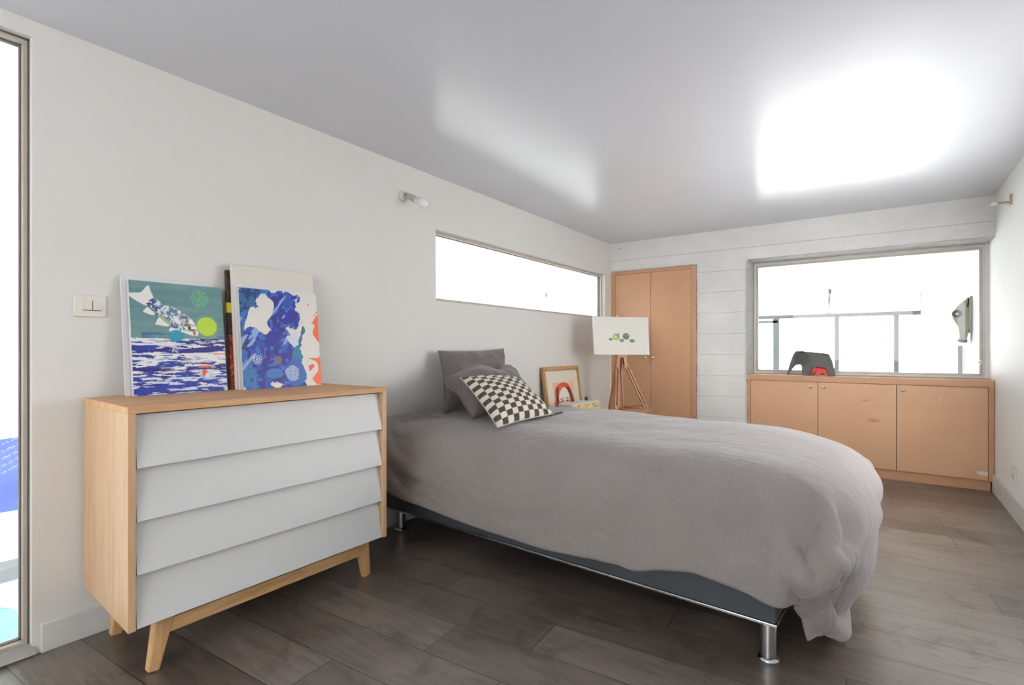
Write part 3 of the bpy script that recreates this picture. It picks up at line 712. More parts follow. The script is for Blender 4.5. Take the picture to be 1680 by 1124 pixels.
def painted_panel(name, BL, BR, TL, TR, thick, art, mat, res, parent=None, edge=M['canvas_edge'], edge_col=None):
    """a stretched canvas: front corners given, body goes back by its thickness"""
    BL, BR, TL, TR = [Vector(p) for p in (BL, BR, TL, TR)]
    nrm = (BR - BL).cross(TL - BL).normalized()
    bm = B(); nu, nv = res
    fn = lambda u, v: (TL.lerp(TR, u)).lerp(BL.lerp(BR, u), v)
    vs_ = grid(bm, fn, nu, nv, 0, False)
    bk = [bm.verts.new(p - nrm * thick) for p in (TL, TR, BR, BL)]
    loop = [vs_[i][0] for i in range(nu + 1)]; bm.faces.new(loop[::-1] + [bk[0], bk[1]][0:1] + [bk[1]]).material_index = 1
    loop = [vs_[nu][j] for j in range(nv + 1)]; bm.faces.new(loop[::-1] + [bk[1], bk[2]]).material_index = 1
    loop = [vs_[i][nv] for i in range(nu, -1, -1)]; bm.faces.new(loop[::-1] + [bk[2], bk[3]]).material_index = 1
    loop = [vs_[0][j] for j in range(nv, -1, -1)]; bm.faces.new(loop[::-1] + [bk[3], bk[0]]).material_index = 1
    bm.faces.new(bk[::-1]).material_index = 1
    uu = np.zeros(len(bm.verts)); vv = np.zeros(len(bm.verts)); bm.verts.index_update()
    X, Y = np.meshgrid(np.linspace(0, 1, nu + 1), np.linspace(0, 1, nv + 1), indexing='ij')
    img = art(X, Y)
    cols = np.zeros((len(bm.verts), 4)); cols[:, 3] = 1
    cols[:(nu + 1) * (nv + 1), :3] = np.clip(img, 0, 1).reshape(-1, 3)
    o = obj(name, bm, [mat, edge], parent)
    at = o.data.color_attributes.new('paint', 'FLOAT_COLOR', 'POINT'); at.data.foreach_set('color', cols.ravel())
    return o
def slab(BL, BR, TL, TR, thick, bev=.001):
    BL, BR, TL, TR = [Vector(p) for p in (BL, BR, TL, TR)]; n = (BR - BL).cross(TL - BL).normalized() * thick
    bm = B(); hexa(bm, [BL, BR, BR - n, BL - n, TL, TR, TR - n, TL - n], 0, bev); return bm

ZT = Z1 + .0005
# white board and fish painting (left pair)
tag(obj('foam_board', slab((.078, .738, ZT), (.078, 1.085, ZT), (.020, .738, 1.393), (.020, 1.085, 1.388), .006), M['backboard']), 'white board leaning behind the fish painting on the chest', 'board')
tag(painted_panel('fish_painting', (.106, .757, ZT), (.106, 1.110, ZT), (.045, .757, 1.374), (.045, 1.110, 1.374), .018, art_fish, M['paint'], (230, 300)), 'square painting of a leaping silver fish over blue and white waves', 'painting')
# right stack
tag(obj('crimson_board', slab((.060, 1.30, ZT), (.060, 1.592, ZT), (.012, 1.30, 1.470), (.012, 1.592, 1.470), .008), M['crimson']), 'crimson board whose edge shows at the right of the stacked pictures', 'board')
def mat_side():
    t = NT('splashed canvas edge'); c0 = t.n('ShaderNodeTexCoord'); s = t.n('ShaderNodeSeparateXYZ'); t.l(c0.outputs['Object'], s.inputs[0])
    n = t.noise(t.coord(), 45, 4, .6)
    dark = t.ramp(n, [(.4, rgb(52, 40, 36)), (.6, rgb(74, 58, 50))])
    multi = t.ramp(n, [(.38, rgb(40, 60, 40)), (.46, rgb(200, 70, 50)), (.54, rgb(50, 40, 46)), (.62, rgb(230, 110, 70))])
    c = t.mix(t.math('LESS_THAN', s.outputs[2], 1.16), dark, multi)
    yel = t.math('MULTIPLY', t.math('GREATER_THAN', s.outputs[2], 1.265), t.math('LESS_THAN', s.outputs[2], 1.31))
    c = t.mix(yel, c, rgb(226, 204, 60))
    return t.set(Base_Color=c, Roughness=.6)
tag(obj('dark_canvas', slab((.085, 1.137, ZT), (.085, 1.50, ZT), (.033, 1.137, 1.462), (.033, 1.50, 1.462), .020), mat_side()), 'canvas with a dark paint splashed edge behind the cream canvas', 'canvas')
tag(obj('cream_canvas', slab((.112, 1.149, ZT), (.112, 1.560, ZT), (.060, 1.149, 1.487), (.060, 1.560, 1.487), .022, .002), M['cream']), 'tall blank cream canvas, tallest of the pictures on the chest', 'canvas')
tag(obj('foam_board', slab((.128, 1.152, ZT), (.128, 1.546, ZT), (.082, 1.152, 1.398), (.082, 1.546, 1.398), .010), M['backboard']), 'white board between the cream canvas and the blue abstract painting', 'board')
tag(painted_panel('abstract_painting', (.146, 1.160, ZT), (.146, 1.556, ZT), (.098, 1.160, 1.380), (.098, 1.556, 1.380), .014, art_abstract, M['paint'], (230, 260)), 'abstract painting of swirling deep blue with white and orange patches', 'painting')

# ================================================================ LIGHT SWITCH, WALL LAMPS, SOCKET
sw = empty('light_switch', (0, .647, 1.262)); tag(sw, 'ivory double light switch on the wall left of the chest', 'light switch')
bm = B(); box(bm, (0, .597, 1.222), (.009, .697, 1.306), bev=.003); obj('switch_plate', bm, M['plastic'], sw)
def rocker(sgn):
    pts = [(0, -.018), (.026 if sgn < 0 else .024, -.018)]
    poly = [(0, -.018), (.025, -.018), (.0255, -.008), (.022, .006), (.012, .016), (0, .019)] if sgn > 0 else [(0, -.018), (0, .019), (-.026, .017), (-.027, 0), (-.025, -.017)]
    bm = B(); prism(bm, poly, ((.009, .6525 + (.0012 if sgn > 0 else -.0012), 1.266), (0, 1, 0), (0, 0, 1), (1, 0, 0)), .006, .0012); return bm
for s in (-1, 1): obj('rocker', rocker(s), M['plastic'], sw)
bm = B(); box(bm, (.0085, .625, 1.2455), (.0125, .678, 1.2475)); box(bm, (.0085, .6518, 1.248), (.0135, .6532, 1.283)); obj('rocker_gap', bm, M['switch_line'], sw)

lp = empty('wall_lamp', (0, 2.235, 2.07)); tag(lp, 'white bare bulb wall lamp above the head of the bed', 'lamp')
bm = B(); lathe(bm, [(.030, 0), (.033, .004), (.033, .012), (.022, .019), (.008, .021)], (0, 2.232, 2.07), (1, 0, 0), 26); obj('wall_rose', bm, M['lamp_white'], lp)
bm = B(); tube(bm, [(.015, 2.232, 2.072), (.032, 2.234, 2.082), (.046, 2.236, 2.078), (.055, 2.238, 2.062)], .0055, 10); obj('arm', bm, M['brass'], lp)
dv = (Vector((.165, 2.285, 2.000)) - Vector((.045, 2.236, 2.065))).normalized(); o0 = Vector((.045, 2.236, 2.066))
bm = B(); lathe(bm, [(.012, -.004), (.017, .0), (.019, .012), (.021, .05), (.022, .058)], o0, dv, 22); obj('lamp_holder', bm, M['lamp_grey'], lp)
bm = B(); lathe(bm, [(.0215, .058), (.019, .060), (.021, .064), (.023, .085), (.026, .096)], o0, dv, 22); hb = obj('bulb_collar', bm, M['lamp_white'], lp)
bm = B(); lathe(bm, [(.025, .096), (.030, .106), (.0315, .120), (.029, .134), (.021, .146), (.010, .152), (.002, .153)], o0, dv, 24); obj('bulb', bm, M['bulb'], lp)

l2 = empty('wall_bracket', (RW, 4.72, 2.09)); tag(l2, 'small brass lamp bracket high on the right wall', 'wall bracket')
bm = B(); box(bm, (RW - .010, 4.700, 2.060), (RW, 4.735, 2.130), bev=.002); obj('mounting_plate', bm, M['brass'], l2)
bm = B(); tube(bm, [(RW - .008, 4.717, 2.080), (RW - .05, 4.717, 2.082), (RW - .075, 4.717, 2.080)], .006, 10); obj('arm', bm, M['brass'], l2)
bm = B(); lathe(bm, [(.008, 0), (.013, .005), (.013, .035), (.006, .04)], (RW - .07, 4.717, 2.081), (-1, 0, -.05), 14); obj('lamp_holder', bm, M['lamp_white'], l2)

so = empty('wall_socket', (RW, 4.6, .29)); tag(so, 'white power socket low on the right wall', 'socket')
bm = B(); box(bm, (RW - .010, 4.565, .245), (RW, 4.655, .335), bev=.003); obj('socket_plate', bm, M['plastic'], so)
bm = B(); lathe(bm, [(.022, 0), (.022, .006), (.019, .006), (.018, .001), (.002, .001)], (RW - .010, 4.61, .29), (-1, 0, 0), 22); obj('socket_well', bm, M['plastic'], so)

# ================================================================ BED
BA = math.atan2(1.982 - 2.086, 2.17)
bed = empty('bed', (1.1, 2.72, 0), BA); tag(bed, 'low double bed with slate side panels and round steel legs', 'bed')
bx0, bx1 = -1.075, 1.105; byn, byf = -.685, .70            # local
bm = B(); box(bm, (bx0, byn, .138), (bx1, byn + .022, .330), bev=.002); obj('side_panel', bm, M['slate'], bed, space='local')
bm = B(); box(bm, (bx0, byf - .022, .138), (bx1, byf, .330), bev=.002); obj('side_panel', bm, M['slate'], bed, space='local')
bm = B(); box(bm, (bx1 - .022, byn + .023, .138), (bx1, byf - .023, .330), bev=.002); obj('foot_panel', bm, M['slate'], bed, space='local')
bm = B(); box(bm, (bx0, byn + .023, .138), (bx0 + .022, byf - .023, .330), bev=.002); obj('head_panel', bm, M['slate'], bed, space='local')
bm = B(); box(bm, (bx0 + .023, byn + .023, .25), (bx1 - .023, byf - .023, .27)); obj('slat_base', bm, M['slate'], bed, space='local')
for a, b in (((bx0, byn - .006, .127), (bx1 + .006, byn + .024, .1375)), ((bx0, byf - .024, .127), (bx1 + .006, byf + .006, .1375)), ((bx1 - .024, byn + .025, .127), (bx1 + .006, byf - .025, .1375))):
    bm = B(); box(bm, a, b, bev=.002); obj('metal_edge', bm, M['alu'], bed, space='local')
inv = wmat(bed).inverted()
for (wx, wy) in ((2.145, 2.003), (.098, 2.132), (2.19, 3.30), (.13, 3.40)):
    p = inv @ Vector((wx, wy, 0)); bm = B()
    lathe(bm, [(.036, 0.0), (.037, .004), (.034, .010), (.028, .014), (.027, .11), (.027, .127)], (p.x, p.y, 0.001), (0, 0, 1), 30)
    obj('leg', bm, M['chrome'], bed, space='local')
mt = B(); box(mt, (-1.04, -.60, .272), (1.04, .62, .50), bev=.04)
mo = obj('mattress', mt, M['mattress'], None, True); mo.location = (1.1, 2.72, 0); mo.rotation_euler = (0, 0, BA)
tag(mo, 'mattress lying on the bed frame under the grey duvet', 'mattress')

# draped cloth shape: second differences of the x, y and z grids in millimetres
DUVET_GRID = [27,0,0,0,0,0,0,0,0,0,0,0,1,0,0,0,0,1,0,0,1,0,0,0,1,0,0,1,0,0,0,1,0,0,1,0,0,1,0,0,0,1,0,0,1,0,0,1,0,0,0,1,0,0,1,0,0,0,1,0,0,1,0,0,0,1,0,0,0,0,0,0,0,0,0,0,0,0,31,0,0,0,0,-1,1,0,0,0,0,0,-1,1,0,0,0,0,-1,1,-2,1,0,1,-1,0,1,0,0,0,1,-1,-1,1,-1,1,0,0,0,0,0,0,
0,1,-1,0,0,0,0,0,0,0,0,0,-1,1,0,0,0,0,1,-1,0,0,1,-1,0,0,0,0,0,0,0,-1,-1,-2,-2,1,33,-2,-3,0,1,-1,1,2,0,-2,-1,2,1,-1,-2,3,-2,2,-5,2,-2,1,-1,4,-3,1,2,2,-3,1,0,0,-3,0,0,1,0,2,0,2,-1,0,-1,1,0,0,0,0,-1,-1,0,0,-1,0,1,2,-3,0,1,2,1,0,0,-1,-1,0,2,1,-1,0,0,-1,-2,-1,-3,-10,-10,1,19,2,2,3,1,4,
-1,-1,-2,0,2,0,1,-3,3,0,1,-3,1,-2,3,-2,2,-3,4,0,-1,0,2,-1,-2,-1,3,0,0,-1,1,-1,2,-1,1,-1,1,-1,1,0,0,-1,0,1,0,-2,1,-1,0,-1,2,0,-2,0,1,2,-1,1,-2,0,0,1,1,-1,0,0,0,0,-1,1,1,-7,22,4,5,-1,0,0,0,-3,1,2,1,0,-3,1,2,-1,1,-2,2,0,0,1,0,-1,0,1,-1,-1,3,-2,-1,1,1,0,1,-1,0,-1,0,1,0,0,-1,0,-1,0,1,0,
1,0,-1,1,-1,1,-1,-2,1,1,0,-2,0,2,1,0,0,-1,-1,0,0,2,-1,0,0,-1,-1,2,6,-5,32,0,-2,0,0,1,-3,0,1,2,0,-1,-2,3,-1,-1,1,0,2,-1,1,0,0,0,1,-1,0,0,-1,0,1,1,0,0,-1,1,0,-1,0,-2,1,0,0,-2,1,2,0,0,0,-1,1,-1,1,0,0,0,0,-1,1,0,-3,1,2,-1,1,0,-1,-1,2,-2,2,0,0,-1,-1,3,0,4,32,-1,0,0,1,-4,0,3,1,0,0,-3,
2,1,-1,1,-1,1,0,0,0,0,0,1,-1,0,1,-2,0,1,1,-1,1,-1,1,-1,0,1,-2,0,-1,0,1,0,0,-1,1,1,-1,1,-1,1,-1,0,1,0,0,0,-1,1,-1,-3,3,1,0,0,-1,-1,0,1,-1,1,0,0,1,1,0,1,32,-1,1,0,-3,0,3,0,0,0,-2,0,2,1,-1,-1,0,0,1,1,-1,0,0,0,0,1,-1,1,-2,1,0,1,-1,1,-1,1,0,-1,0,0,0,0,-1,1,-1,1,-1,0,1,-1,0,0,1,0,
-1,0,1,0,0,-1,1,-1,-2,3,0,0,0,0,-2,2,-1,0,1,0,0,1,0,1,32,0,-1,-1,0,1,1,-1,0,0,-1,2,0,0,0,1,-1,0,0,0,0,0,0,0,0,0,-1,0,1,0,1,-1,0,0,1,-1,0,-1,0,0,0,0,1,0,0,-2,0,0,1,0,1,0,0,0,0,0,-1,0,1,0,0,-1,-2,1,1,1,0,0,-1,-1,1,0,0,0,2,-1,1,1,32,0,0,-1,0,1,0,0,0,-1,1,0,1,-1,0,0,0,0,
0,0,0,0,0,0,0,-1,0,0,1,0,0,0,0,-1,0,1,-3,1,0,0,0,1,0,1,-1,1,-1,0,0,1,0,0,0,0,0,0,0,0,-1,1,0,0,0,-3,3,-1,1,0,0,-1,1,-1,1,0,0,1,1,0,31,1,-1,0,1,1,-2,1,0,-1,1,0,0,-1,1,-1,1,0,0,0,0,0,0,0,0,-1,0,0,0,1,-3,-1,1,1,-1,1,2,-1,0,0,0,-1,1,-1,2,-2,2,0,-2,0,0,0,1,0,1,0,0,0,0,0,
0,0,0,-1,-2,2,1,0,0,0,-1,1,-1,1,1,0,0,1,32,-1,0,1,0,0,0,0,0,0,0,1,-1,0,-1,0,0,1,0,0,0,0,0,-1,0,0,0,0,1,-2,1,1,-1,0,-1,-2,0,1,0,1,1,1,-1,1,-1,0,-1,-1,1,0,1,0,0,1,-1,1,0,0,0,0,0,0,0,0,0,0,-1,1,0,0,0,0,0,0,0,1,0,1,33,-1,0,0,1,-1,0,0,0,0,0,0,0,-1,1,-1,1,0,0,-1,1,0,0,0,
-1,0,1,-1,-1,1,1,0,0,-1,1,0,0,0,1,-1,0,-1,0,0,0,1,0,0,0,0,0,0,0,-1,1,-1,1,0,0,0,0,0,0,0,-1,0,1,0,0,0,0,0,0,1,0,0,1,-1,32,1,-1,1,-1,0,0,0,0,1,-1,0,-1,1,-1,1,-1,0,1,0,0,0,-1,0,0,0,0,1,-1,0,0,1,0,0,0,0,0,1,-1,0,0,0,0,0,0,0,0,0,0,0,0,0,0,1,-1,0,0,0,1,-1,0,0,0,0,1,-1,
0,-1,2,0,0,-1,0,0,1,0,0,1,32,0,1,-1,0,0,1,-1,0,0,0,0,0,0,0,-1,1,0,0,0,0,-1,1,-1,1,0,0,-1,0,1,0,-1,1,0,0,0,1,-1,0,0,0,0,0,0,0,0,0,0,0,0,0,0,-1,0,1,1,-1,0,0,0,0,1,-1,0,0,0,0,0,0,0,0,0,1,0,-1,1,1,0,32,0,0,0,0,0,0,1,-1,-1,1,-1,1,-1,1,0,-1,1,-1,1,-1,1,-1,1,-1,1,-1,1,0,-1,
1,0,-1,1,0,0,0,0,0,1,-1,0,0,0,0,1,-1,0,0,0,0,0,0,-1,1,0,0,1,-1,0,0,0,0,0,0,0,0,0,0,0,0,1,-1,0,1,0,0,1,32,0,0,0,0,0,0,-1,1,0,0,0,0,0,-1,1,0,0,0,-1,1,-1,1,-1,1,-1,0,0,0,0,-1,0,0,0,0,1,-1,1,1,0,0,0,0,0,0,0,0,0,0,1,-1,0,0,0,-1,1,1,-1,0,0,1,-1,0,1,-1,1,-1,1,-1,1,0,-1,
1,0,0,0,1,-1,33,-1,0,0,0,0,-1,1,0,0,-1,1,-1,1,0,0,0,-1,1,0,0,0,-1,1,-1,1,0,-1,0,0,0,0,0,0,0,0,0,0,0,0,0,0,1,0,0,0,0,0,0,0,0,0,0,0,-1,0,1,1,0,0,-1,0,0,0,0,0,1,-1,1,-1,0,1,-1,1,0,1,-1,1,32,0,0,-1,0,0,1,0,-1,1,0,0,0,-1,1,-1,1,0,-1,1,-1,0,1,-1,1,-1,0,0,1,0,0,0,0,-1,0,-1,
0,0,-1,-1,1,1,1,0,0,0,0,0,1,0,0,0,1,0,0,-2,0,1,0,0,0,1,0,-1,1,0,-1,1,-1,1,0,0,0,0,1,-1,1,0,31,0,0,1,0,0,0,-1,1,-1,1,-1,1,0,0,0,-1,1,0,-1,1,0,-1,1,-1,0,1,0,-1,0,1,0,0,0,0,0,0,-1,0,1,-1,0,-1,-1,1,1,0,1,0,0,0,1,-1,0,0,1,-2,0,2,0,0,-1,0,1,-1,0,1,0,0,-1,1,-1,1,0,0,1,-1,0,
32,0,0,0,0,0,-1,1,-1,1,-1,1,-1,1,-1,0,1,-1,0,1,-1,0,1,-1,1,0,-1,0,1,0,-1,0,1,0,0,0,0,0,0,0,1,-1,0,0,0,-1,2,0,-1,0,0,0,0,1,0,-1,1,-2,0,2,0,0,0,-1,1,0,0,-1,1,0,-1,1,0,0,0,0,1,0,32,0,0,0,-1,0,1,-1,1,-1,1,-1,1,-1,1,0,-1,1,0,-1,1,0,-1,1,-1,0,1,0,-1,0,1,0,-1,1,0,0,0,0,0,-1,1,0,
0,0,0,1,-1,-1,1,-1,1,0,0,0,1,0,0,0,-1,-1,1,0,1,0,0,0,-1,1,0,0,0,0,0,0,0,1,0,0,32,0,-1,0,1,0,-1,1,-1,1,0,0,-1,1,-1,1,0,-1,1,0,-1,1,0,-1,1,0,-1,0,1,0,0,0,0,-1,1,0,0,0,0,0,-1,0,1,1,-1,0,0,1,-1,1,0,-1,1,0,-1,1,-1,1,0,-1,0,1,-1,1,0,-1,1,0,-1,1,0,0,0,0,1,-1,0,1,32,-1,1,0,0,-1,
1,0,0,0,-1,1,0,-1,1,-1,1,0,-1,1,0,-1,1,0,-1,1,0,0,-1,1,-1,1,0,0,-1,1,0,0,0,0,0,0,-1,0,1,-1,1,0,1,0,-1,1,0,-1,1,0,0,0,0,0,0,0,0,0,0,0,0,0,0,0,0,0,0,1,-1,1,0,0,32,0,0,0,-1,1,0,-1,1,-1,1,-1,1,0,-1,1,-1,1,0,-1,1,0,-1,1,0,-1,0,0,0,1,0,0,0,0,0,0,0,0,0,1,-1,0,0,0,0,0,-1,0,
0,0,1,0,0,1,0,-1,1,0,-1,1,0,0,0,0,0,0,0,-1,1,-1,1,0,0,0,1,0,0,0,32,0,0,0,0,0,-1,1,-1,1,-1,1,-1,1,0,0,0,0,0,0,0,0,0,-1,0,0,0,1,0,-1,1,0,0,0,0,0,0,0,0,0,0,1,-1,0,0,0,-1,0,1,0,1,0,0,-1,0,1,0,-1,1,0,0,0,0,0,-1,1,0,0,0,0,0,0,0,0,0,0,0,1,32,0,0,0,0,0,0,0,0,0,0,0,
0,0,0,0,0,0,0,0,0,0,0,0,0,0,0,0,0,0,0,0,0,0,1,-1,0,0,1,-1,0,0,0,0,0,0,1,0,-2,1,-1,1,0,1,0,-1,0,1,0,0,0,-1,1,0,0,0,0,0,0,0,0,0,0,1,-1,1,0,-1,32,1,-1,0,0,0,0,0,0,0,0,0,0,0,0,0,0,0,0,0,0,0,0,0,0,0,0,0,0,0,0,0,0,0,0,0,0,1,-1,0,1,-1,1,-1,0,0,0,0,1,-1,0,0,0,0,
0,1,0,0,0,0,-1,1,0,0,0,0,0,0,0,0,0,0,0,0,1,-1,1,0,32,0,0,0,0,0,0,0,1,-1,0,0,0,0,0,0,0,0,0,1,-1,0,0,0,0,0,0,0,0,0,0,0,0,0,0,0,0,0,0,1,-1,1,-1,1,-1,0,0,0,0,0,0,-1,1,0,0,0,0,0,0,0,1,0,0,0,0,0,0,0,0,0,-1,1,0,0,0,1,-1,1,33,-1,1,-1,1,-1,1,-1,0,0,1,-1,1,-1,0,0,1,-1,
1,-1,1,-1,0,0,0,1,0,-1,0,-1,0,0,1,0,0,0,0,0,0,0,0,0,0,0,1,-1,0,0,0,0,0,1,-1,0,1,0,0,0,0,0,0,0,0,0,0,0,0,0,0,0,0,-1,1,0,0,0,1,-1,32,1,-1,1,-1,1,-1,1,-1,1,-1,0,0,0,1,-1,0,0,0,0,-1,1,0,0,1,-1,0,0,1,0,-1,0,0,0,0,0,0,0,0,0,0,0,0,0,0,0,1,-1,0,1,0,-1,0,1,-1,0,0,0,1,0,
0,0,0,0,0,0,0,0,-1,1,0,0,0,0,1,0,-1,1,33,-1,1,-1,1,-1,1,-1,1,-1,1,0,-1,1,-1,1,-1,1,-1,0,-1,1,0,1,-1,0,1,0,-1,0,0,0,-1,1,-1,1,0,0,0,0,0,0,0,0,0,1,-1,1,0,-1,0,0,0,0,0,0,1,0,-1,0,0,0,0,0,1,0,-1,1,0,0,0,0,0,0,0,0,0,0,33,0,-1,1,-1,1,-1,1,-1,0,0,0,1,-1,0,0,0,0,0,0,1,-1,0,-1,
0,0,-1,1,0,1,0,0,0,0,0,0,0,-1,1,-1,1,0,0,0,0,0,0,0,0,0,0,0,1,-1,0,1,-1,0,0,1,0,0,0,0,0,-1,1,0,0,0,0,0,-1,1,0,0,1,0,32,1,0,-1,1,-1,1,-1,1,0,-1,1,-1,0,1,-1,1,-1,0,0,0,0,-1,0,0,1,0,-1,1,0,0,0,0,0,0,-1,1,0,-1,1,0,-1,1,0,0,0,0,0,0,0,0,0,0,0,0,0,0,1,0,-1,0,1,0,0,0,0,
0,-1,1,-1,1,0,0,-1,1,0,0,0,33,-1,0,1,-1,1,-1,1,-1,0,1,-1,0,1,-1,0,0,0,0,1,-1,0,1,0,0,-1,0,1,-1,0,0,0,0,0,0,0,-1,1,0,0,-1,1,0,0,0,-1,0,0,1,0,0,0,0,0,0,0,0,0,0,1,0,-1,0,0,0,1,0,0,0,0,0,0,0,0,0,0,0,1,33,0,0,-1,1,-1,1,-1,1,0,-1,1,0,-1,0,1,-1,0,1,-2,1,0,0,0,0,1,0,-1,1,-1,
1,-1,0,0,0,0,0,0,0,0,0,0,0,-1,0,1,0,0,-1,1,0,0,0,0,1,-1,1,-1,1,-1,0,1,0,0,0,-1,0,1,-1,1,-1,0,1,0,0,0,0,0,32,0,1,0,-1,1,-1,1,-1,0,1,-1,0,0,1,-1,0,1,-1,1,0,0,0,0,0,-1,0,1,-1,0,0,0,0,0,0,0,0,-1,1,-1,1,0,-1,1,0,0,0,0,0,-1,1,0,0,0,0,0,0,0,0,0,1,-1,0,0,0,1,0,0,0,0,0,0,
0,-1,1,0,1,0,33,0,-1,0,1,-1,1,-1,0,1,-1,0,0,1,-1,0,0,0,0,0,0,0,0,0,0,1,0,-1,0,1,-1,-1,0,0,0,0,1,0,-1,0,0,0,1,0,0,0,0,0,0,0,0,0,0,0,0,0,0,1,-1,1,-1,0,1,0,0,-1,0,0,1,-1,1,0,0,0,0,1,-1,0,32,0,0,1,-1,0,0,0,1,-1,0,0,1,-1,0,0,1,-1,0,0,0,0,0,1,0,-1,0,0,0,-1,0,0,0,-1,1,0,
0,0,0,1,-1,0,0,0,1,0,0,0,0,0,0,0,0,0,0,1,-1,0,0,0,1,0,-1,0,0,1,0,0,0,0,-1,1,0,0,0,0,0,1,33,0,0,-1,0,0,0,0,0,0,0,1,-1,0,0,1,-1,0,0,0,1,0,0,-1,0,0,0,0,0,0,-1,1,0,0,0,0,-1,0,1,-1,1,0,0,0,-1,0,1,0,0,-1,0,1,0,0,0,0,1,-1,1,-1,0,0,1,0,0,0,-1,0,0,1,0,0,-1,0,1,0,0,0,
32,0,0,0,0,1,-1,1,-1,0,1,-1,0,0,0,0,0,0,1,0,-1,0,0,0,0,0,0,0,-1,0,1,0,0,0,0,0,0,0,0,0,0,0,0,-1,1,0,-1,0,0,1,-1,0,0,1,1,-1,0,1,-1,1,-1,1,-1,0,0,0,1,0,0,-1,1,0,0,0,0,0,0,0,32,0,0,0,0,0,0,-1,1,0,0,0,0,0,0,0,0,0,0,0,0,0,0,0,0,0,0,0,0,0,0,0,0,0,-1,1,0,0,0,0,0,0,
0,0,-1,1,0,0,0,0,0,-1,-1,0,1,2,-1,0,1,-1,1,-1,0,0,0,0,0,0,0,1,0,0,0,0,-1,0,1,0,32,0,0,0,0,-1,1,0,0,0,-1,1,0,0,1,-1,0,1,-1,0,0,0,0,0,0,0,0,0,0,0,0,0,0,0,0,-1,1,0,-1,1,0,0,0,0,0,-1,1,0,0,0,0,0,0,-1,-2,2,2,-1,0,1,-1,0,1,0,0,0,-1,0,0,0,1,0,0,-1,1,0,0,0,32,0,0,0,0,0,
0,0,-1,1,0,0,0,0,0,0,0,0,0,0,0,0,0,0,0,0,-1,0,1,0,0,0,0,0,0,0,0,0,1,-1,0,0,0,0,0,0,-1,0,1,0,0,0,0,0,-2,-1,2,2,-1,0,0,1,-1,0,0,0,1,-1,1,0,-1,1,0,0,-1,1,0,0,32,0,0,0,0,0,-1,1,0,0,0,-1,1,0,0,0,0,0,0,0,0,0,0,0,0,0,0,0,0,0,0,0,0,0,1,0,-1,0,0,0,0,0,-1,1,0,-1,1,0,
-1,1,0,0,0,0,1,-3,-2,3,2,-1,1,-1,0,0,0,0,0,1,-1,0,1,-1,1,-1,1,0,0,0,32,0,0,0,0,0,0,0,0,-1,1,0,0,0,0,0,0,0,0,0,0,0,0,0,0,0,0,0,0,0,0,0,1,0,-1,0,0,1,-1,0,0,0,1,-1,0,0,-1,0,1,-2,2,0,0,0,0,0,-2,-2,3,2,-1,0,0,0,0,0,0,0,0,0,0,1,-1,2,-2,1,0,0,31,0,0,0,0,1,0,-1,1,0,0,0,
0,0,0,0,1,-1,0,0,0,0,0,0,0,0,1,-1,0,0,0,-1,0,1,0,1,0,-1,0,1,-1,0,0,0,0,1,-1,0,-1,1,-1,1,0,0,0,0,0,-3,-1,3,1,0,0,0,0,0,0,0,0,0,0,1,1,-1,-1,0,2,-1,31,1,0,0,0,-1,0,1,-1,1,-1,1,0,0,0,0,0,0,0,0,0,0,0,0,0,0,0,1,-1,0,0,1,-1,0,0,0,0,0,1,-1,0,0,0,1,-1,0,0,0,0,0,-1,0,1,0,
0,0,0,0,-4,-1,4,2,0,0,-1,0,0,0,0,0,0,0,0,2,-2,1,0,0,30,0,0,1,0,1,0,0,0,0,0,0,0,0,0,0,0,0,0,0,0,0,0,0,0,0,0,0,1,-1,0,0,0,0,1,-1,0,1,-1,0,0,0,0,0,0,0,0,0,0,0,0,0,-1,1,0,0,0,0,0,-4,-1,3,2,0,0,0,0,0,0,0,0,0,1,1,-4,4,-1,0,32,-1,1,-1,1,-1,1,-1,1,-1,1,0,-1,1,0,0,0,0,
0,1,0,0,-1,0,0,0,0,0,0,0,0,0,1,-1,0,0,1,-1,0,1,0,-1,0,0,0,0,1,-1,0,0,0,0,0,0,0,0,0,0,0,0,-3,-1,2,2,1,-1,0,1,-1,1,-1,1,0,2,-4,1,2,-1,31,1,-1,1,0,0,0,0,0,0,0,-1,1,0,0,1,-1,0,1,-1,0,0,1,0,-1,0,0,0,0,1,0,0,-1,1,-1,1,-1,0,0,0,0,1,-1,0,0,0,0,0,0,0,0,-1,1,-1,1,0,0,0,0,0,
-1,-3,0,3,1,0,0,0,0,0,0,-1,2,3,3,-6,1,-1,30,0,2,-1,0,1,-1,1,-1,1,-1,1,0,0,0,0,0,1,-1,0,0,0,0,0,0,0,0,0,0,0,0,0,1,-1,0,0,0,0,0,0,0,0,0,0,1,-1,0,0,0,0,0,0,0,0,-1,1,0,0,0,0,0,0,-3,0,2,2,0,-1,1,0,0,-1,0,-3,7,2,-4,-1,27,1,0,1,1,0,1,0,1,-1,1,0,0,0,0,0,0,0,0,0,0,0,0,0,
1,0,0,0,0,0,0,0,-1,0,1,-1,0,0,0,-1,1,0,0,0,0,0,0,0,0,0,0,0,-1,1,0,-1,1,0,0,0,0,0,0,-4,2,2,0,0,1,0,0,-2,1,0,3,-1,-2,1,28,-1,0,0,0,0,1,0,1,2,0,1,0,0,0,0,0,0,0,0,0,0,0,0,0,0,0,0,0,0,0,0,0,1,-1,0,0,0,0,1,-1,0,0,0,0,0,-1,1,0,0,0,0,0,-1,1,0,-1,1,0,0,0,0,-1,1,-3,1,
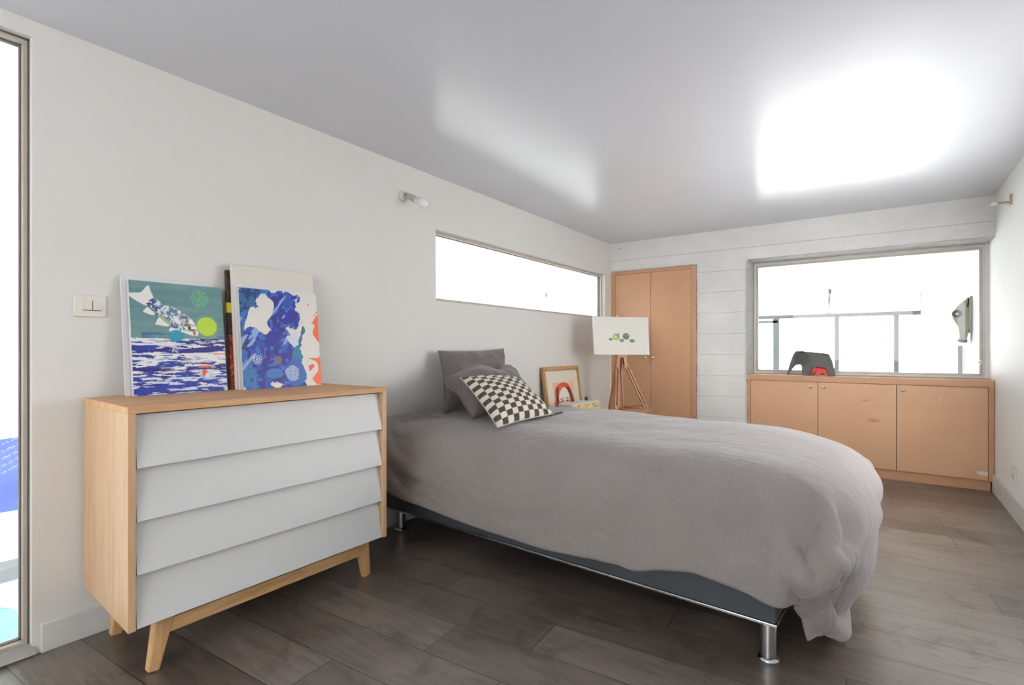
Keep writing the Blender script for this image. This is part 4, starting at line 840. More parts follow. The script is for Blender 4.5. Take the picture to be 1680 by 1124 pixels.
2,0,1,0,2,-5,0,-1,1,-2,4,0,28,0,0,1,-1,1,0,1,1,0,1,0,0,0,0,0,0,0,0,0,1,0,0,0,0,-1,0,0,0,0,0,0,1,-1,0,0,0,1,0,-1,0,0,0,0,-1,1,0,0,0,-1,0,1,0,0,-1,1,0,-1,1,0,0,0,0,-1,0,0,0,1,1,0,1,-4,-12,10,5,-5,0,4,30,1,0,0,1,0,1,0,-1,0,0,0,0,0,0,0,0,0,0,1,-1,0,0,0,0,1,0,0,-1,0,
0,1,-1,0,0,0,0,0,0,0,0,0,0,0,0,0,0,0,-1,1,0,-1,1,0,0,-1,1,0,-1,1,0,-1,1,-1,0,-1,1,0,1,1,1,-5,-5,-10,18,7,-11,-6,33,0,0,0,0,0,-1,0,0,0,0,0,0,0,0,0,0,0,0,0,0,0,0,0,0,0,0,0,1,0,0,-1,0,0,0,0,0,-1,1,0,0,0,0,0,0,0,0,0,0,0,0,0,-1,0,1,0,-1,1,0,-1,0,1,-1,0,0,-1,0,2,-2,0,-2,-9,
-9,8,15,-6,17,-18,33,0,0,0,0,-1,0,0,0,0,0,0,0,0,0,0,0,0,0,0,0,0,0,0,0,0,0,0,0,0,0,0,0,0,0,0,0,0,-1,1,0,0,0,0,0,-1,1,-1,1,0,0,0,0,0,-1,1,0,-1,1,0,0,-1,0,1,-1,-1,0,0,-2,2,-8,-3,4,-8,3,4,-5,17,32,0,0,0,-1,1,0,0,0,0,0,0,0,0,0,0,0,0,0,0,0,0,0,0,0,0,0,0,0,0,0,0,0,0,0,0,
0,0,0,-1,1,-1,1,-1,1,0,0,0,0,0,-1,0,1,0,0,-1,1,0,-1,0,0,0,1,-1,0,0,-1,-3,5,-8,-1,8,-1,-21,-1,14,5,-6,33,0,-1,0,1,-1,0,0,0,0,0,0,0,0,0,-1,1,0,0,0,0,0,0,0,0,0,0,0,0,0,0,0,0,0,0,0,0,0,0,0,0,0,0,0,0,0,0,0,0,-1,1,0,-1,1,0,0,-1,1,0,0,0,0,-1,1,-1,0,2,-2,-12,0,4,12,2,3,-12,1,-8,-3,
33,-1,1,-1,-1,1,0,0,0,0,0,-1,1,0,-1,1,0,0,0,0,0,0,0,0,0,0,0,0,0,0,0,0,0,0,0,0,0,0,0,0,0,0,0,0,-1,1,-1,1,0,0,0,0,0,-1,1,0,0,-1,1,0,0,0,0,0,-1,0,0,4,-3,-10,0,0,10,13,0,-15,1,-7,31,1,-1,0,1,-1,0,1,0,0,-1,1,-1,0,1,0,0,-1,1,0,0,0,0,0,0,0,0,0,0,0,0,0,0,0,0,0,0,0,0,0,0,0,
0,0,0,0,0,0,-1,1,0,0,0,0,0,0,0,0,-1,1,0,0,0,-2,2,-1,0,8,-1,-12,-8,8,2,2,-3,16,-3,13,32,0,0,0,0,0,0,-1,0,0,1,-1,1,0,0,-1,0,1,0,-1,1,0,0,0,0,0,0,-1,0,0,0,0,1,0,0,0,0,0,0,0,0,0,0,0,0,0,0,0,0,0,0,0,0,0,-1,1,0,0,0,0,0,0,0,1,-2,-1,-6,-9,17,0,1,-11,9,8,-7,-8,-7,-10,32,0,0,0,-1,1,
0,0,0,-1,0,1,-1,0,0,1,0,0,-1,1,-1,1,0,0,-1,0,0,1,0,0,0,0,-1,1,0,0,0,0,0,1,-1,0,0,0,0,0,0,0,0,0,0,0,0,0,0,-1,1,0,0,-1,1,0,0,0,0,-1,-3,0,-1,-2,-6,2,14,12,-11,-17,-1,7,32,0,0,0,0,0,0,-1,0,1,-1,0,0,0,0,0,0,0,1,0,0,-1,0,0,1,0,0,0,0,0,0,0,0,0,0,0,0,0,0,0,0,0,0,0,0,0,0,0,
0,0,-1,0,1,0,0,0,-1,1,0,0,0,0,0,-1,0,0,1,0,-10,5,0,5,0,-7,7,-8,-3,4,32,0,0,0,-1,0,-1,1,-1,-1,1,0,1,0,0,0,0,0,0,0,0,1,0,0,0,0,0,0,0,0,0,0,0,0,0,0,0,0,0,0,0,0,0,0,0,0,0,-1,1,-1,1,0,-1,0,0,1,0,-1,1,0,-1,0,0,0,0,0,1,-3,-7,17,4,-10,-1,4,1,-6,-10,-3,32,0,-1,0,1,-1,-1,0,0,1,0,0,
0,0,-3,2,1,0,1,-1,1,-1,0,0,0,0,0,0,1,0,0,0,0,0,0,0,0,0,0,-1,1,0,-1,1,0,-1,1,0,-1,1,-1,0,0,1,0,-1,0,1,-1,0,0,0,0,1,-1,-1,1,0,2,-9,6,8,-12,-5,-4,25,-6,-12,30,-1,2,-2,1,0,0,0,0,-2,0,-1,0,-2,5,0,0,1,0,0,0,0,0,0,1,0,0,0,0,0,0,0,0,0,0,0,0,0,0,0,-1,1,0,-1,1,0,-1,1,0,-1,1,0,0,-1,
0,0,0,0,0,0,0,0,0,-1,1,0,0,-3,2,1,-7,3,3,-9,3,2,13,-9,31,-3,-3,-1,0,-1,0,3,-1,1,2,-2,-3,5,2,0,1,0,-1,1,0,0,0,1,-1,1,0,0,-1,1,0,0,0,-1,0,0,0,0,0,1,0,-1,0,1,-1,1,0,-1,0,1,-1,0,0,0,0,0,0,0,0,0,0,0,0,-1,-2,-1,0,2,1,0,-4,-3,4,-7,13,-9,-4,7,32,0,-2,0,-8,3,3,0,1,-1,-7,0,4,2,0,2,0,1,
-1,3,-1,-1,1,0,1,-1,1,0,0,-1,1,0,0,0,0,-1,0,0,0,0,0,0,1,-1,0,0,0,0,1,-1,0,0,0,0,0,0,0,-1,0,1,-1,-2,-3,-2,-1,4,-1,0,2,3,1,-8,0,6,-20,0,0,15,4,4,10,2,10,0,1,-1,-3,-7,1,4,2,0,2,-1,2,-1,1,-1,-3,4,1,0,0,1,-1,0,0,1,-1,0,0,0,0,0,0,0,0,-1,1,0,-1,1,0,0,0,0,0,0,0,0,-1,0,1,-1,0,0,0,-3,
3,-1,-1,-1,-1,-5,6,2,1,-1,-1,6,-5,-2,-10,-5,7,2,5,2,-1,9,7,6,1,-3,-6,1,5,4,3,0,-2,0,-4,0,-3,0,6,-1,2,0,0,0,0,0,1,-1,-1,1,0,-1,0,1,0,-1,0,1,-1,0,0,0,0,0,0,1,-1,0,1,-1,1,-1,-2,3,-1,-1,1,-2,-3,-2,2,-2,2,7,-3,-5,2,-3,-2,1,-5,4,1,0,-1,-3,11,0,3,1,-1,1,-2,-4,6,4,6,1,-2,-1,0,0,3,-1,6,-4,1,2,-2,1,
1,0,0,0,0,-1,1,-1,0,1,0,-1,0,1,0,-2,1,0,0,0,0,0,1,-1,1,0,0,0,-1,0,0,-3,4,-1,-1,-1,-2,1,-4,2,1,-4,-4,3,-2,-4,0,1,2,-4,-12,8,6,-8,0,-1,4,5,3,1,-1,7,-2,2,3,-1,0,-1,1,1,1,4,-10,-6,5,4,6,2,0,1,0,1,-1,1,-1,0,0,0,0,0,-1,0,0,1,-1,0,0,0,1,0,-1,1,0,1,-1,0,0,0,0,-1,-2,2,1,2,-4,-1,-1,-1,-2,-2,
2,0,-6,-2,0,-4,5,-1,-3,-4,1,4,1,6,0,1,3,2,-2,-1,3,3,-6,-1,1,4,2,4,0,-13,-7,17,3,1,1,1,1,0,1,0,1,-1,1,-1,1,0,-1,0,1,0,-1,0,0,0,0,0,0,0,1,0,0,0,0,-1,0,-1,-1,-1,-5,-1,6,6,-1,-5,0,1,1,1,-1,-4,-8,1,-2,-1,1,-3,1,1,-4,-3,7,3,-2,-3,2,3,7,-3,4,1,-3,0,2,0,-3,-5,-10,-5,18,1,1,2,2,1,0,0,2,0,0,1,
0,0,-1,0,0,1,-1,0,0,0,0,0,1,0,-1,0,0,0,0,-1,0,0,-1,0,-1,2,-1,-3,-7,-3,7,9,1,1,1,-3,-7,-10,4,-2,1,0,-1,-7,2,3,4,-5,5,4,1,-1,-5,2,6,6,0,1,2,-1,-15,-12,-2,1,3,13,2,3,1,5,1,-3,-2,1,0,1,0,1,-1,1,0,0,1,-1,1,-1,1,0,0,-1,-1,1,1,-1,0,0,-1,1,-1,0,-1,-1,0,-2,5,8,0,-1,0,0,1,0,-5,-12,-5,-2,-11,13,7,3,
-19,16,-2,-10,5,8,-8,1,6,5,2,-8,-4,11,9,-1,2,0,5,-3,-8,-5,6,8,3,3,0,-7,-9,-3,3,1,1,1,0,0,1,0,1,0,-1,1,0,0,0,0,2,2,0,-3,0,0,0,-1,0,0,5,-1,1,2,1,1,-2,-6,-2,-1,-2,-2,4,-3,-12,4,-4,2,8,-11,6,10,1,-16,12,0,-9,6,8,-11,-7,0,1,-2,3,-1,7,-2,-4,12,10,9,3,3,0,-1,-1,-9,-13,-12,3,7,1,1,0,0,1,1,1,0,-1,0,1,0,
0,1,0,-1,-2,1,3,4,1,1,-1,0,0,0,-2,6,2,1,1,1,0,-1,-2,-5,-6,-8,-10,-6,5,0,4,4,3,7,-1,-7,2,8,-6,0,1,-1,6,1,-3,-9,-4,7,1,-5,-2,8,-6,-2,2,2,11,3,-4,1,-8,-10,-3,8,2,2,3,0,1,0,1,-1,0,1,1,0,0,0,0,0,1,3,-1,-3,-3,-2,0,2,3,4,2,1,0,-3,0,0,0,0,-6,-7,-6,-2,-2,0,-2,-1,11,1,2,1,10,4,-3,-5,-3,1,7,1,0,-4,
3,2,-3,0,-1,-3,4,-5,-7,2,0,-5,4,0,-11,8,0,-10,10,1,6,4,1,0,0,1,0,0,-1,1,0,0,-1,1,0,0,0,0,1,1,4,3,-1,-3,-4,-5,-3,-3,0,1,4,1,-2,-2,-3,-7,-6,-2,-1,-2,8,5,2,-1,-5,18,-1,-5,1,14,1,1,-2,-7,-9,4,11,5,1,3,5,-10,-2,-1,-1,6,-16,-3,8,-2,-1,7,-9,0,10,-8,-2,13,8,1,0,-2,-3,-2,0,0,0,0,0,0,1,-1,0,0,0,0,-2,-1,1,2,
6,4,4,1,-1,-4,-9,-8,-9,-5,-1,-2,-2,4,12,-3,0,-2,-4,14,0,5,-9,0,14,2,-13,-6,17,3,2,-4,-3,-4,-9,17,-2,-2,1,1,-4,1,-1,0,0,-8,8,2,-2,-4,4,-10,4,8,-18,3,3,5,3,2,3,2,-1,1,0,0,0,0,-1,1,0,0,0,0,0,-2,-4,-2,-2,2,2,5,3,5,8,3,1,0,-2,-3,-5,-7,-5,7,5,3,-8,-15,13,0,0,-8,6,6,4,-9,-8,4,4,6,2,-2,-4,-14,-3,-1,-2,5,-5,2,
-4,0,2,-1,2,0,-4,-3,7,-3,-1,7,-9,5,2,0,-1,1,-1,0,1,-1,1,-1,1,0,0,0,0,0,1,0,1,0,0,-2,-3,-3,-3,-2,1,0,0,3,2,2,1,3,5,3,-2,-2,-7,-3,16,-6,-7,10,6,-10,-4,11,1,1,-9,-10,6,2,7,2,-1,-5,-1,-1,0,3,-5,-5,0,-2,3,-1,-2,1,-6,2,-2,5,2,-1,2,1,1,-2,1,-1,1,-1,0,0,0,0,-1,0,1,0,0,1,-1,1,0,1,1,1,0,-1,-1,-2,-2,-1,
-1,-1,-1,-1,1,-1,1,1,3,2,4,3,-1,9,-8,-5,13,1,-10,2,8,-2,-1,1,-11,-6,1,3,12,2,0,-4,0,3,1,-8,0,0,9,-2,-6,0,-4,2,10,-11,-3,1,1,5,-6,0,1,0,-2,1,1,0,-1,0,0,0,0,0,0,0,1,0,0,1,0,0,1,0,1,0,-1,-1,0,-1,0,0,1,2,0,2,-2,0,2,14,-4,-4,2,-8,-3,12,-6,-10,9,5,-3,-1,3,0,-10,2,1,0,3,0,-3,-1,9,-6,-8,-2,0,1,-5,1,
10,3,-11,-3,-6,6,0,-2,9,-3,-6,-4,0,3,0,-3,-1,1,0,1,0,0,1,-1,0,0,1,-1,1,0,0,1,0,0,0,1,-1,1,1,1,-1,0,2,-1,3,2,0,-23,15,7,7,0,-3,2,3,-9,-10,9,2,-1,12,5,0,-8,-13,0,3,-2,-3,-4,0,16,-7,-6,-1,11,-2,-4,-2,1,12,0,-1,3,15,-39,-8,-5,1,3,6,-2,-6,2,-1,-1,1,-1,1,0,1,1,0,0,-2,0,-1,-1,0,0,0,0,1,-1,2,0,0,1,1,1,
-1,2,-1,0,-4,4,0,-7,4,10,-9,0,10,7,-9,-3,12,0,-10,13,5,-1,-1,4,2,2,-1,-3,3,-2,6,-9,-4,0,8,-1,-1,-5,0,12,-9,-5,8,-1,-12,3,2,2,-5,-5,4,-1,-1,-1,-2,0,-1,0,-1,-1,0,-1,1,-1,0,0,-1,0,-1,1,0,1,-1,0,0,0,0,-1,1,0,0,-1,1,2,2,2,0,5,4,-13,1,9,7,-10,-1,4,4,-3,4,8,2,-8,8,0,1,-7,-3,0,5,6,-10,-8,2,1,-2,-1,-5,2,6,0,
-1,27,-5,-8,-8,-8,-6,3,-1,1,2,-1,0,-1,-2,-1,-2,-1,-1,0,-1,1,-1,1,0,-1,1,-1,0,-1,0,0,0,-1,-1,0,-1,-1,1,0,0,2,0,2,-3,5,4,0,-9,3,7,0,-8,3,3,6,4,-1,-1,6,7,1,2,-4,-7,2,2,7,6,-11,-6,-1,2,-4,-2,0,6,2,-5,12,17,-2,-5,-6,-2,-7,-3,-3,-1,1,0,-2,-2,-3,-2,-3,-2,-1,0,-1,1,0,0,1,-2,0,-1,0,0,-1,-1,0,-1,0,-1,-1,-1,-1,2,4,
0,5,-2,0,11,5,-3,-2,5,1,-4,3,-2,-8,7,2,1,2,5,-1,5,4,-8,-9,3,-1,9,11,-11,1,1,0,-3,-1,0,-5,11,-10,3,13,7,4,-1,0,-4,-3,-4,-6,-5,-5,-3,-3,-3,-1,-2,-2,0,0,0,0,1,-1,1,-1,-1,-1,-1,-1,-1,-1,0,-1,1,1,2,3,4,3,-14,3,-1,-6,3,13,6,-6,6,12,8,0,2,-12,-12,13,10,-10,1931,1,2,3,3,3,3,0,1,3,6,10,13,17,21,24,25,25,26,28,28,28,29,28,
28,28,28,29,28,28,28,28,28,29,28,28,28,28,29,28,28,28,28,28,29,28,28,28,28,29,28,28,28,28,28,29,28,28,28,28,28,28,26,25,22,18,14,11,5,1,0,0,0,1,1,2,2,3,0,1,-1,0,1,2,-2,0,-2,0,3,-1,1,0,0,-2,0,0,-1,1,0,0,-1,0,1,0,0,-1,0,1,0,0,0,-1,1,0,0,0,-1,0,0,1,0,0,-1,1,0,0,0,-1,0,1,0,0,0,-1,1,0,0,0,0,-1,1,-2,0,1,
3,-2,2,-2,-1,-1,-1,-2,1,6,10,-2,2,6,1,4,1,-1,-5,-6,-2,8,3,-5,-2,0,2,-3,0,-1,-3,0,0,0,1,0,0,1,0,-1,-1,0,1,-1,-1,1,1,1,1,0,-1,-2,1,0,0,0,0,0,1,-1,0,-1,1,0,0,0,1,0,-1,1,0,0,-1,0,0,-3,-3,2,5,-1,4,-6,-3,-2,-2,-2,6,27,31,-5,16,2,3,-7,-8,-12,-4,5,15,2,-13,2,1,6,-2,-2,-3,-2,0,0,-1,1,1,1,0,0,-2,0,1,0,
-3,0,2,1,-1,0,1,1,-1,-1,0,1,0,0,0,0,-1,2,-2,1,0,0,0,1,-1,0,1,-1,1,0,0,0,-2,5,-7,-4,3,10,-8,8,-5,3,4,1,7,3,-23,2,17,-8,-8,-7,-6,1,8,14,1,-17,3,1,7,1,-8,2,-4,-1,3,0,1,-1,0,0,0,1,1,-2,0,-1,-1,2,0,0,0,1,-1,1,0,0,0,-1,0,1,1,0,-1,-1,2,0,0,-1,0,-1,1,1,0,1,-1,0,0,0,-2,-1,6,-8,-5,7,10,-6,4,-4,
1,6,10,-12,-12,1,0,-5,-5,-1,1,6,16,1,-17,-1,0,8,5,-4,0,-13,5,3,0,-1,0,1,0,0,0,-1,2,2,-3,-3,3,0,1,-1,0,0,0,0,3,2,-4,0,0,0,0,-1,0,1,0,1,0,0,0,0,-1,0,0,0,1,0,0,0,3,-6,3,3,-10,-2,10,8,-5,-3,-2,9,1,-10,-5,3,-5,-4,0,1,6,15,-2,-14,-3,0,6,7,-7,-1,-9,8,1,-1,0,0,1,0,-1,1,0,0,0,-3,2,1,0,1,-1,0,1,-1,
0,0,-1,-1,4,0,0,0,-1,1,0,-1,1,0,0,0,0,0,0,0,0,-1,0,1,0,-1,0,6,-7,4,-1,-9,0,12,5,-4,1,0,-2,-4,-1,2,-6,-1,1,4,13,1,-11,-7,-1,3,10,-2,-6,-1,-1,2,0,1,0,0,0,0,0,-1,0,0,0,0,-1,2,1,-1,0,1,-1,0,1,-1,0,1,0,-1,1,0,1,-1,0,1,-1,0,-1,1,1,0,0,0,-1,1,-1,0,1,0,-1,2,4,-5,3,-6,-6,7,9,1,-7,3,-2,-4,-1,5,
-5,0,1,10,5,-9,-7,-2,1,9,4,-8,-1,0,-1,3,0,-1,0,0,0,0,0,0,0,0,-3,2,1,1,0,0,0,-1,0,0,0,-2,1,1,0,1,0,0,0,0,1,-1,0,0,1,-1,0,0,1,0,0,0,0,-1,1,0,-1,-1,7,-1,-2,2,-9,-1,10,3,-4,1,-2,-4,1,2,-3,-1,7,6,-6,-7,-1,-1,3,9,-4,-5,0,-1,2,2,0,-1,0,0,0,0,0,0,-1,0,1,0,0,0,0,0,0,0,0,0,-2,1,0,1,0,0,
1,0,-1,-1,1,1,0,0,0,1,-1,1,0,-1,1,-1,1,0,-1,1,0,-1,2,5,-5,2,-1,-7,5,5,-1,-1,-2,-3,0,4,-3,1,8,-1,-8,1,-3,0,5,4,-6,-1,0,-3,6,3,-4,0,0,0,0,-1,0,0,1,-1,1,1,0,0,-1,-1,0,0,0,0,1,1,0,0,0,0,-1,0,1,1,-1,0,1,0,-1,0,1,0,-1,1,-1,1,0,0,0,-1,2,-2,-1,8,-2,-2,2,-7,0,6,-1,0,-2,-3,2,2,-3,5,3,-5,-3,0,
-1,1,6,-1,-5,0,0,-3,9,-4,-2,2,0,0,0,0,0,0,-1,0,0,2,0,0,0,0,0,-1,0,0,0,0,0,1,0,0,0,-1,0,0,1,0,0,0,1,-1,0,0,1,-1,1,-1,0,0,0,1,-1,1,-3,3,5,-5,3,-2,-4,4,1,0,-2,-3,2,2,-1,4,-1,-5,1,0,-2,3,4,-5,0,-1,1,5,-5,-1,3,-1,0,0,0,0,0,-1,0,1,0,0,1,-1,0,1,-1,1,0,0,0,0,0,-1,0,0,0,0,0,1,0,0,
0,0,0,0,0,0,0,0,0,1,-1,1,-1,0,0,0,-1,-1,8,-3,-2,0,-2,2,1,0,-3,-1,3,0,0,2,-2,-2,0,-1,0,3,1,-3,-1,2,-3,2,3,-3,1,0,0,0,-1,1,0,0,0,0,0,0,0,0,1,-1,1,0,0,0,0,0,0,0,0,0,0,0,0,0,0,0,0,0,0,0,0,0,0,0,0,0,0,0,1,-1,0,0,-1,-2,6,2,-4,1,-2,0,2,1,-4,-1,3,1,1,1,-2,-2,1,-1,1,2,0,-3,0,0,
0,0,-1,1,1,0,0,0,0,0,0,0,1,-1,0,0,0,1,-1,1,0,0,0,-1,0,1,0,0,0,0,-1,1,0,0,0,0,0,0,0,1,0,-1,-1,1,0,0,1,-1,0,0,0,0,0,-2,1,6,-4,0,-1,0,2,-1,-2,0,3,-1,0,1,-2,0,-1,1,0,1,0,-1,-1,1,2,-5,2,1,-1,1,0,0,1,-1,0,0,0,0,1,0,0,0,0,0,-1,0,0,1,0,-1,0,0,1,-1,1,0,0,0,0,0,0,0,0,0,1,0,
-1,0,0,0,0,0,1,0,-1,0,1,-1,-1,4,0,-2,-1,0,1,0,-3,1,2,0,1,-1,-1,0,0,0,1,1,-2,-1,1,1,-1,1,-2,2,-1,0,0,0,0,1,-1,1,-1,1,0,-1,1,-1,1,-1,1,0,0,0,0,0,0,0,-1,1,0,0,0,0,0,0,0,0,1,0,-1,1,1,-1,-1,0,0,1,-1,1,0,1,-1,0,-2,3,2,-3,0,-1,1,0,-2,0,2,-1,0,-1,-1,1,1,-1,3,0,-3,1,-1,0,1,-1,0,0,0,0,
0,1,-1,0,1,-1,1,0,-1,1,-1,1,-1,1,-1,0,0,0,0,0,0,0,0,1,0,0,0,0,0,0,0,1,-1,0,0,0,2,0,-1,0,0,0,0,0,1,-1,2,-1,-1,-1,4,-3,-1,0,1,0,-3,1,1,0,0,0,-1,1,-1,1,1,0,-2,0,0,0,0,0,1,-1,1,-1,1,-1,1,-1,0,1,0,-1,1,0,0,0,0,-1,1,0,0,0,0,0,0,0,0,-1,0,0,1,0,0,0,0,0,0,0,0,1,-1,1,2,-2,-1,0,
1,0,1,0,0,1,-2,-1,3,-2,-1,0,1,-1,-1,0,2,-1,1,-2,0,1,0,0,3,0,-2,-3,2,0,0,0,-1,1,0,0,-1,1,-1,1,0,0,-1,1,0,-1,1,-1,1,0,0,0,0,0,0,0,0,0,0,0,0,1,-1,0,0,0,0,0,0,0,1,-1,0,1,0,2,-2,0,0,0,0,1,0,0,-1,-2,3,-1,0,-1,1,-1,-2,1,1,-1,0,0,0,-1,0,1,2,-1,0,-1,0,0,0,0,1,0,-1,0,0,-1,1,0,-1,0,
1,0,0,0,0,1,-1,1,-1,0,0,0,0,0,0,0,0,0,0,-1,1,0,0,0,0,0,0,0,0,0,1,-1,1,0,3,-3,0,0,1,0,0,0,0,-3,3,-2,0,1,0,-1,-1,1,0,0,1,-1,-1,1,0,0,0,1,-1,0,-1,0,1,1,0,-1,0,0,0,0,0,-1,1,0,0,0,-1,1,0,-1,1,0,0,0,0,0,0,0,0,0,0,0,0,0,-1,0,0,1,0,0,0,0,0,0,0,0,0,0,1,3,-3,1,-1,1,0,0,
-1,-1,0,1,-1,0,1,-1,-2,1,1,-1,0,0,0,-1,0,1,0,-1,0,1,0,0,-1,1,-1,0,1,0,0,0,-1,1,0,0,0,-1,1,0,-1,1,0,0,0,0,0,0,0,0,1,0,0,0,-1,0,1,-1,0,-1,1,-1,1,0,0,0,0,0,0,0,0,0,3,-1,0,0,-1,-1,0,0,-1,1,1,-1,2,-2,-2,2,0,-1,0,0,0,0,0,-1,0,1,0,-1,0,0,0,-1,1,1,-1,0,1,0,0,0,0,-1,0,1,0,0,1,-1,
0,0,0,0,0,0,0,0,0,0,0,0,1,0,-1,1,-1,1,-1,0,0,0,0,0,0,0,0,0,0,0,0,1,0,0,-1,0,0,0,-1,2,-1,1,1,-2,-2,1,2,-2,0,1,-1,0,0,0,0,0,-1,0,-1,0,0,1,0,-1,1,1,-1,0,1,-1,0,1,0,0,0,0,0,0,0,0,0,0,0,0,0,0,-1,1,0,0,1,0,0,0,0,-1,0,0,0,0,-1,1,0,0,0,0,0,0,0,0,1,-1,0,-1,0,1,-2,2,1,0,
0,-1,-2,3,0,-2,0,0,-1,0,1,-1,0,0,-1,2,-2,0,0,0,0,1,0,0,1,0,-1,1,0,0,0,0,0,0,0,0,0,-1,1,0,0,0,0,0,0,0,0,0,-1,1,0,0,1,0,0,-1,0,0,0,0,-1,1,0,0,0,0,0,0,0,0,0,0,-1,1,-2,3,0,-1,3,-4,-1,2,1,-2,0,0,0,0,0,-1,0,1,-2,1,-2,1,0,-1,0,1,0,1,0,0,1,0,0,0,0,0,0,0,0,0,0,0,0,0,0,0,
0,0,0,-1,1,0,0,0,0,0,0,1,0,0,-1,0,0,0,0,0,-1,1,-1,0,0,0,0,0,0,0,1,0,-2,2,0,2,0,-3,-1,3,0,-2,1,-1,-1,1,0,-2,1,1,-1,1,-1,0,-1,0,1,-1,1,0,1,0,0,0,0,0,0,0,0,0,0,0,0,0,0,0,0,0,0,0,0,0,-1,1,0,-1,1,0,0,-1,0,2,0,0,0,-1,0,0,0,-1,1,0,-1,0,-1,1,0,0,0,0,0,2,0,0,1,-3,0,2,-1,-1,
0,-1,0,1,-1,0,1,0,-1,1,-1,0,0,1,-1,0,0,0,0,1,-1,0,0,0,0,0,0,0,1,1,-1,1,-1,0,0,0,0,0,0,0,0,0,0,0,-1,1,0,0,0,-1,1,0,0,0,0,-1,0,1,-1,0,0,-1,1,-1,1,0,1,0,-1,1,1,0,1,-4,1,1,1,-2,0,0,0,1,-1,-1,1,0,0,0,0,1,0,-1,0,0,0,0,-1,0,1,-1,0,0,0,1,0,0,-1,0,1,0,1,-1,0,0,0,0,0,0,0,-1,
1,0,0,-1,0,1,0,0,-1,0,0,1,0,0,0,-1,0,0,0,0,-1,1,1,0,0,0,0,-1,1,1,0,-2,1,1,-1,-1,0,-1,1,0,-1,0,1,0,1,-1,1,0,0,0,0,0,0,0,0,-1,-2,1,0,1,0,-1,1,0,0,0,0,0,0,1,-1,0,0,0,0,0,0,0,-1,0,1,0,0,-1,0,0,1,0,0,-1,0,0,0,0,0,0,0,0,1,0,0,-1,1,-1,2,-1,0,2,0,-4,1,2,-1,-1,0,0,0,0,-1,0,
1,0,0,0,2,-2,1,-1,0,1,-1,0,0,-2,2,0,0,-1,1,0,-1,1,0,0,0,0,0,0,1,0,-1,0,0,0,0,0,0,0,-1,0,0,1,0,0,-1,0,0,0,0,1,0,-1,0,0,0,1,0,-1,2,-1,1,-1,1,-1,0,1,1,-3,1,0,0,-1,1,-1,-1,0,1,0,0,0,1,-2,3,-1,-1,1,0,-1,0,-1,-1,2,0,0,-1,1,-1,1,0,0,0,0,0,0,0,0,0,0,1,-1,0,0,0,0,0,0,0,0,0,-1,
0,0,0,0,1,0,0,-1,0,1,0,-1,1,0,0,0,-1,1,-1,1,0,0,1,0,0,-2,1,0,-1,1,0,0,0,0,0,0,-1,1,2,-2,1,-1,0,0,0,0,-1,-1,2,0,0,-1,1,-1,1,-1,1,-1,0,0,1,0,0,0,0,0,-1,1,0,0,0,0,0,0,0,0,0,0,0,0,0,0,-1,0,0,0,0,0,0,1,0,0,0,1,-2,1,-1,1,-1,2,0,0,0,-2,1,0,0,-1,1,0,-2,1,1,-1,-1,0,2,-1,-1,1,
0,-1,-1,0,1,2,-2,1,-2,1,1,0,-1,1,-1,1,0,0,-1,0,0,0,0,0,1,0,0,0,0,0,0,0,-1,0,0,0,0,0,0,0,0,0,0,1,0,0,0,-1,1,0,0,0,-1,1,-1,0,0,2,0,1,-1,-2,1,0,0,0,0,1,-1,-2,3,0,-3,2,0,0,0,-1,-1,0,1,-1,1,0,1,-2,2,0,-1,1,0,0,0,-1,0,1,0,0,0,0,0,0,0,0,0,0,0,0,-1,0,1,0,0,0,0,0,0,-1,1,0,
0,-1,0,0,0,1,-1,1,-1,0,1,-1,1,0,0,2,0,-1,-1,-2,2,1,0,-1,0,1,0,-2,2,1,-3,-1,2,0,-1,-1,0,1,-1,1,0,0,-1,2,0,0,0,0,0,-1,1,0,0,-1,1,0,0,0,0,0,0,0,0,0,0,-1,1,0,0,0,0,-1,0,0,0,1,-1,0,0,0,0,0,0,0,0,-1,1,0,0,1,0,0,0,1,0,1,-3,0,1,1,-1,0,1,0,1,-3,0,4,-2,-2,0,1,0,0,-1,-2,1,1,0,0,
1,0,-1,1,0,-1,1,0,-1,1,0,0,-1,0,1,0,0,0,0,0,0,0,0,0,0,0,0,-1,0,1,0,-1,0,0,0,0,0,0,0,0,0,0,0,0,0,0,1,0,0,1,0,0,1,0,-3,-1,3,0,-1,-1,0,1,1,-1,-3,4,0,-4,1,1,-1,0,1,-1,0,0,0,0,1,-1,1,0,0,0,-1,1,0,-1,0,1,0,0,-1,0,1,0,0,0,0,0,0,0,0,0,0,0,0,0,0,0,0,-1,0,0,0,0,0,1,0,0,
-1,0,0,0,1,1,-1,0,0,1,0,1,-3,0,1,1,0,-1,0,0,2,0,-4,1,4,-3,-1,0,1,0,-1,2,-1,-1,0,1,0,0,0,-1,1,0,0,0,0,0,0,-1,1,0,0,0,0,0,0,0,0,0,-1,1,0,0,0,0,0,0,0,1,-1,0,0,-1,0,0,0,0,0,0,0,-1,0,1,0,1,1,-2,1,0,1,0,-3,0,3,0,-1,0,0,0,0,2,-1,-4,4,2,-4,1,0,0,0,0,0,0,0,0,0,0,0,0,0,0,
0,-1,1,0,0,0,0,0,0,0,-1,0,1,0,0,0,1,0,-1,0,0,0,0,0,0,0,1,0,-1,0,-1,0,0,0,0,0,0,0,-1,0,1,1,1,-1,-1,1,1,0,-3,1,1,1,0,-2,0,0,0,1,2,-3,-1,4,-3,-1,1,0,1,0,0,0,0,-1,0,0,0,0,0,0,0,0,-1,1,0,0,0,0,0,0,1,0,-1,0,0,0,0,0,1,0,0,0,-1,0,0,0,0,1,1,0,-2,-1,0,-1,1,0,0,0,0,-1,0,1,
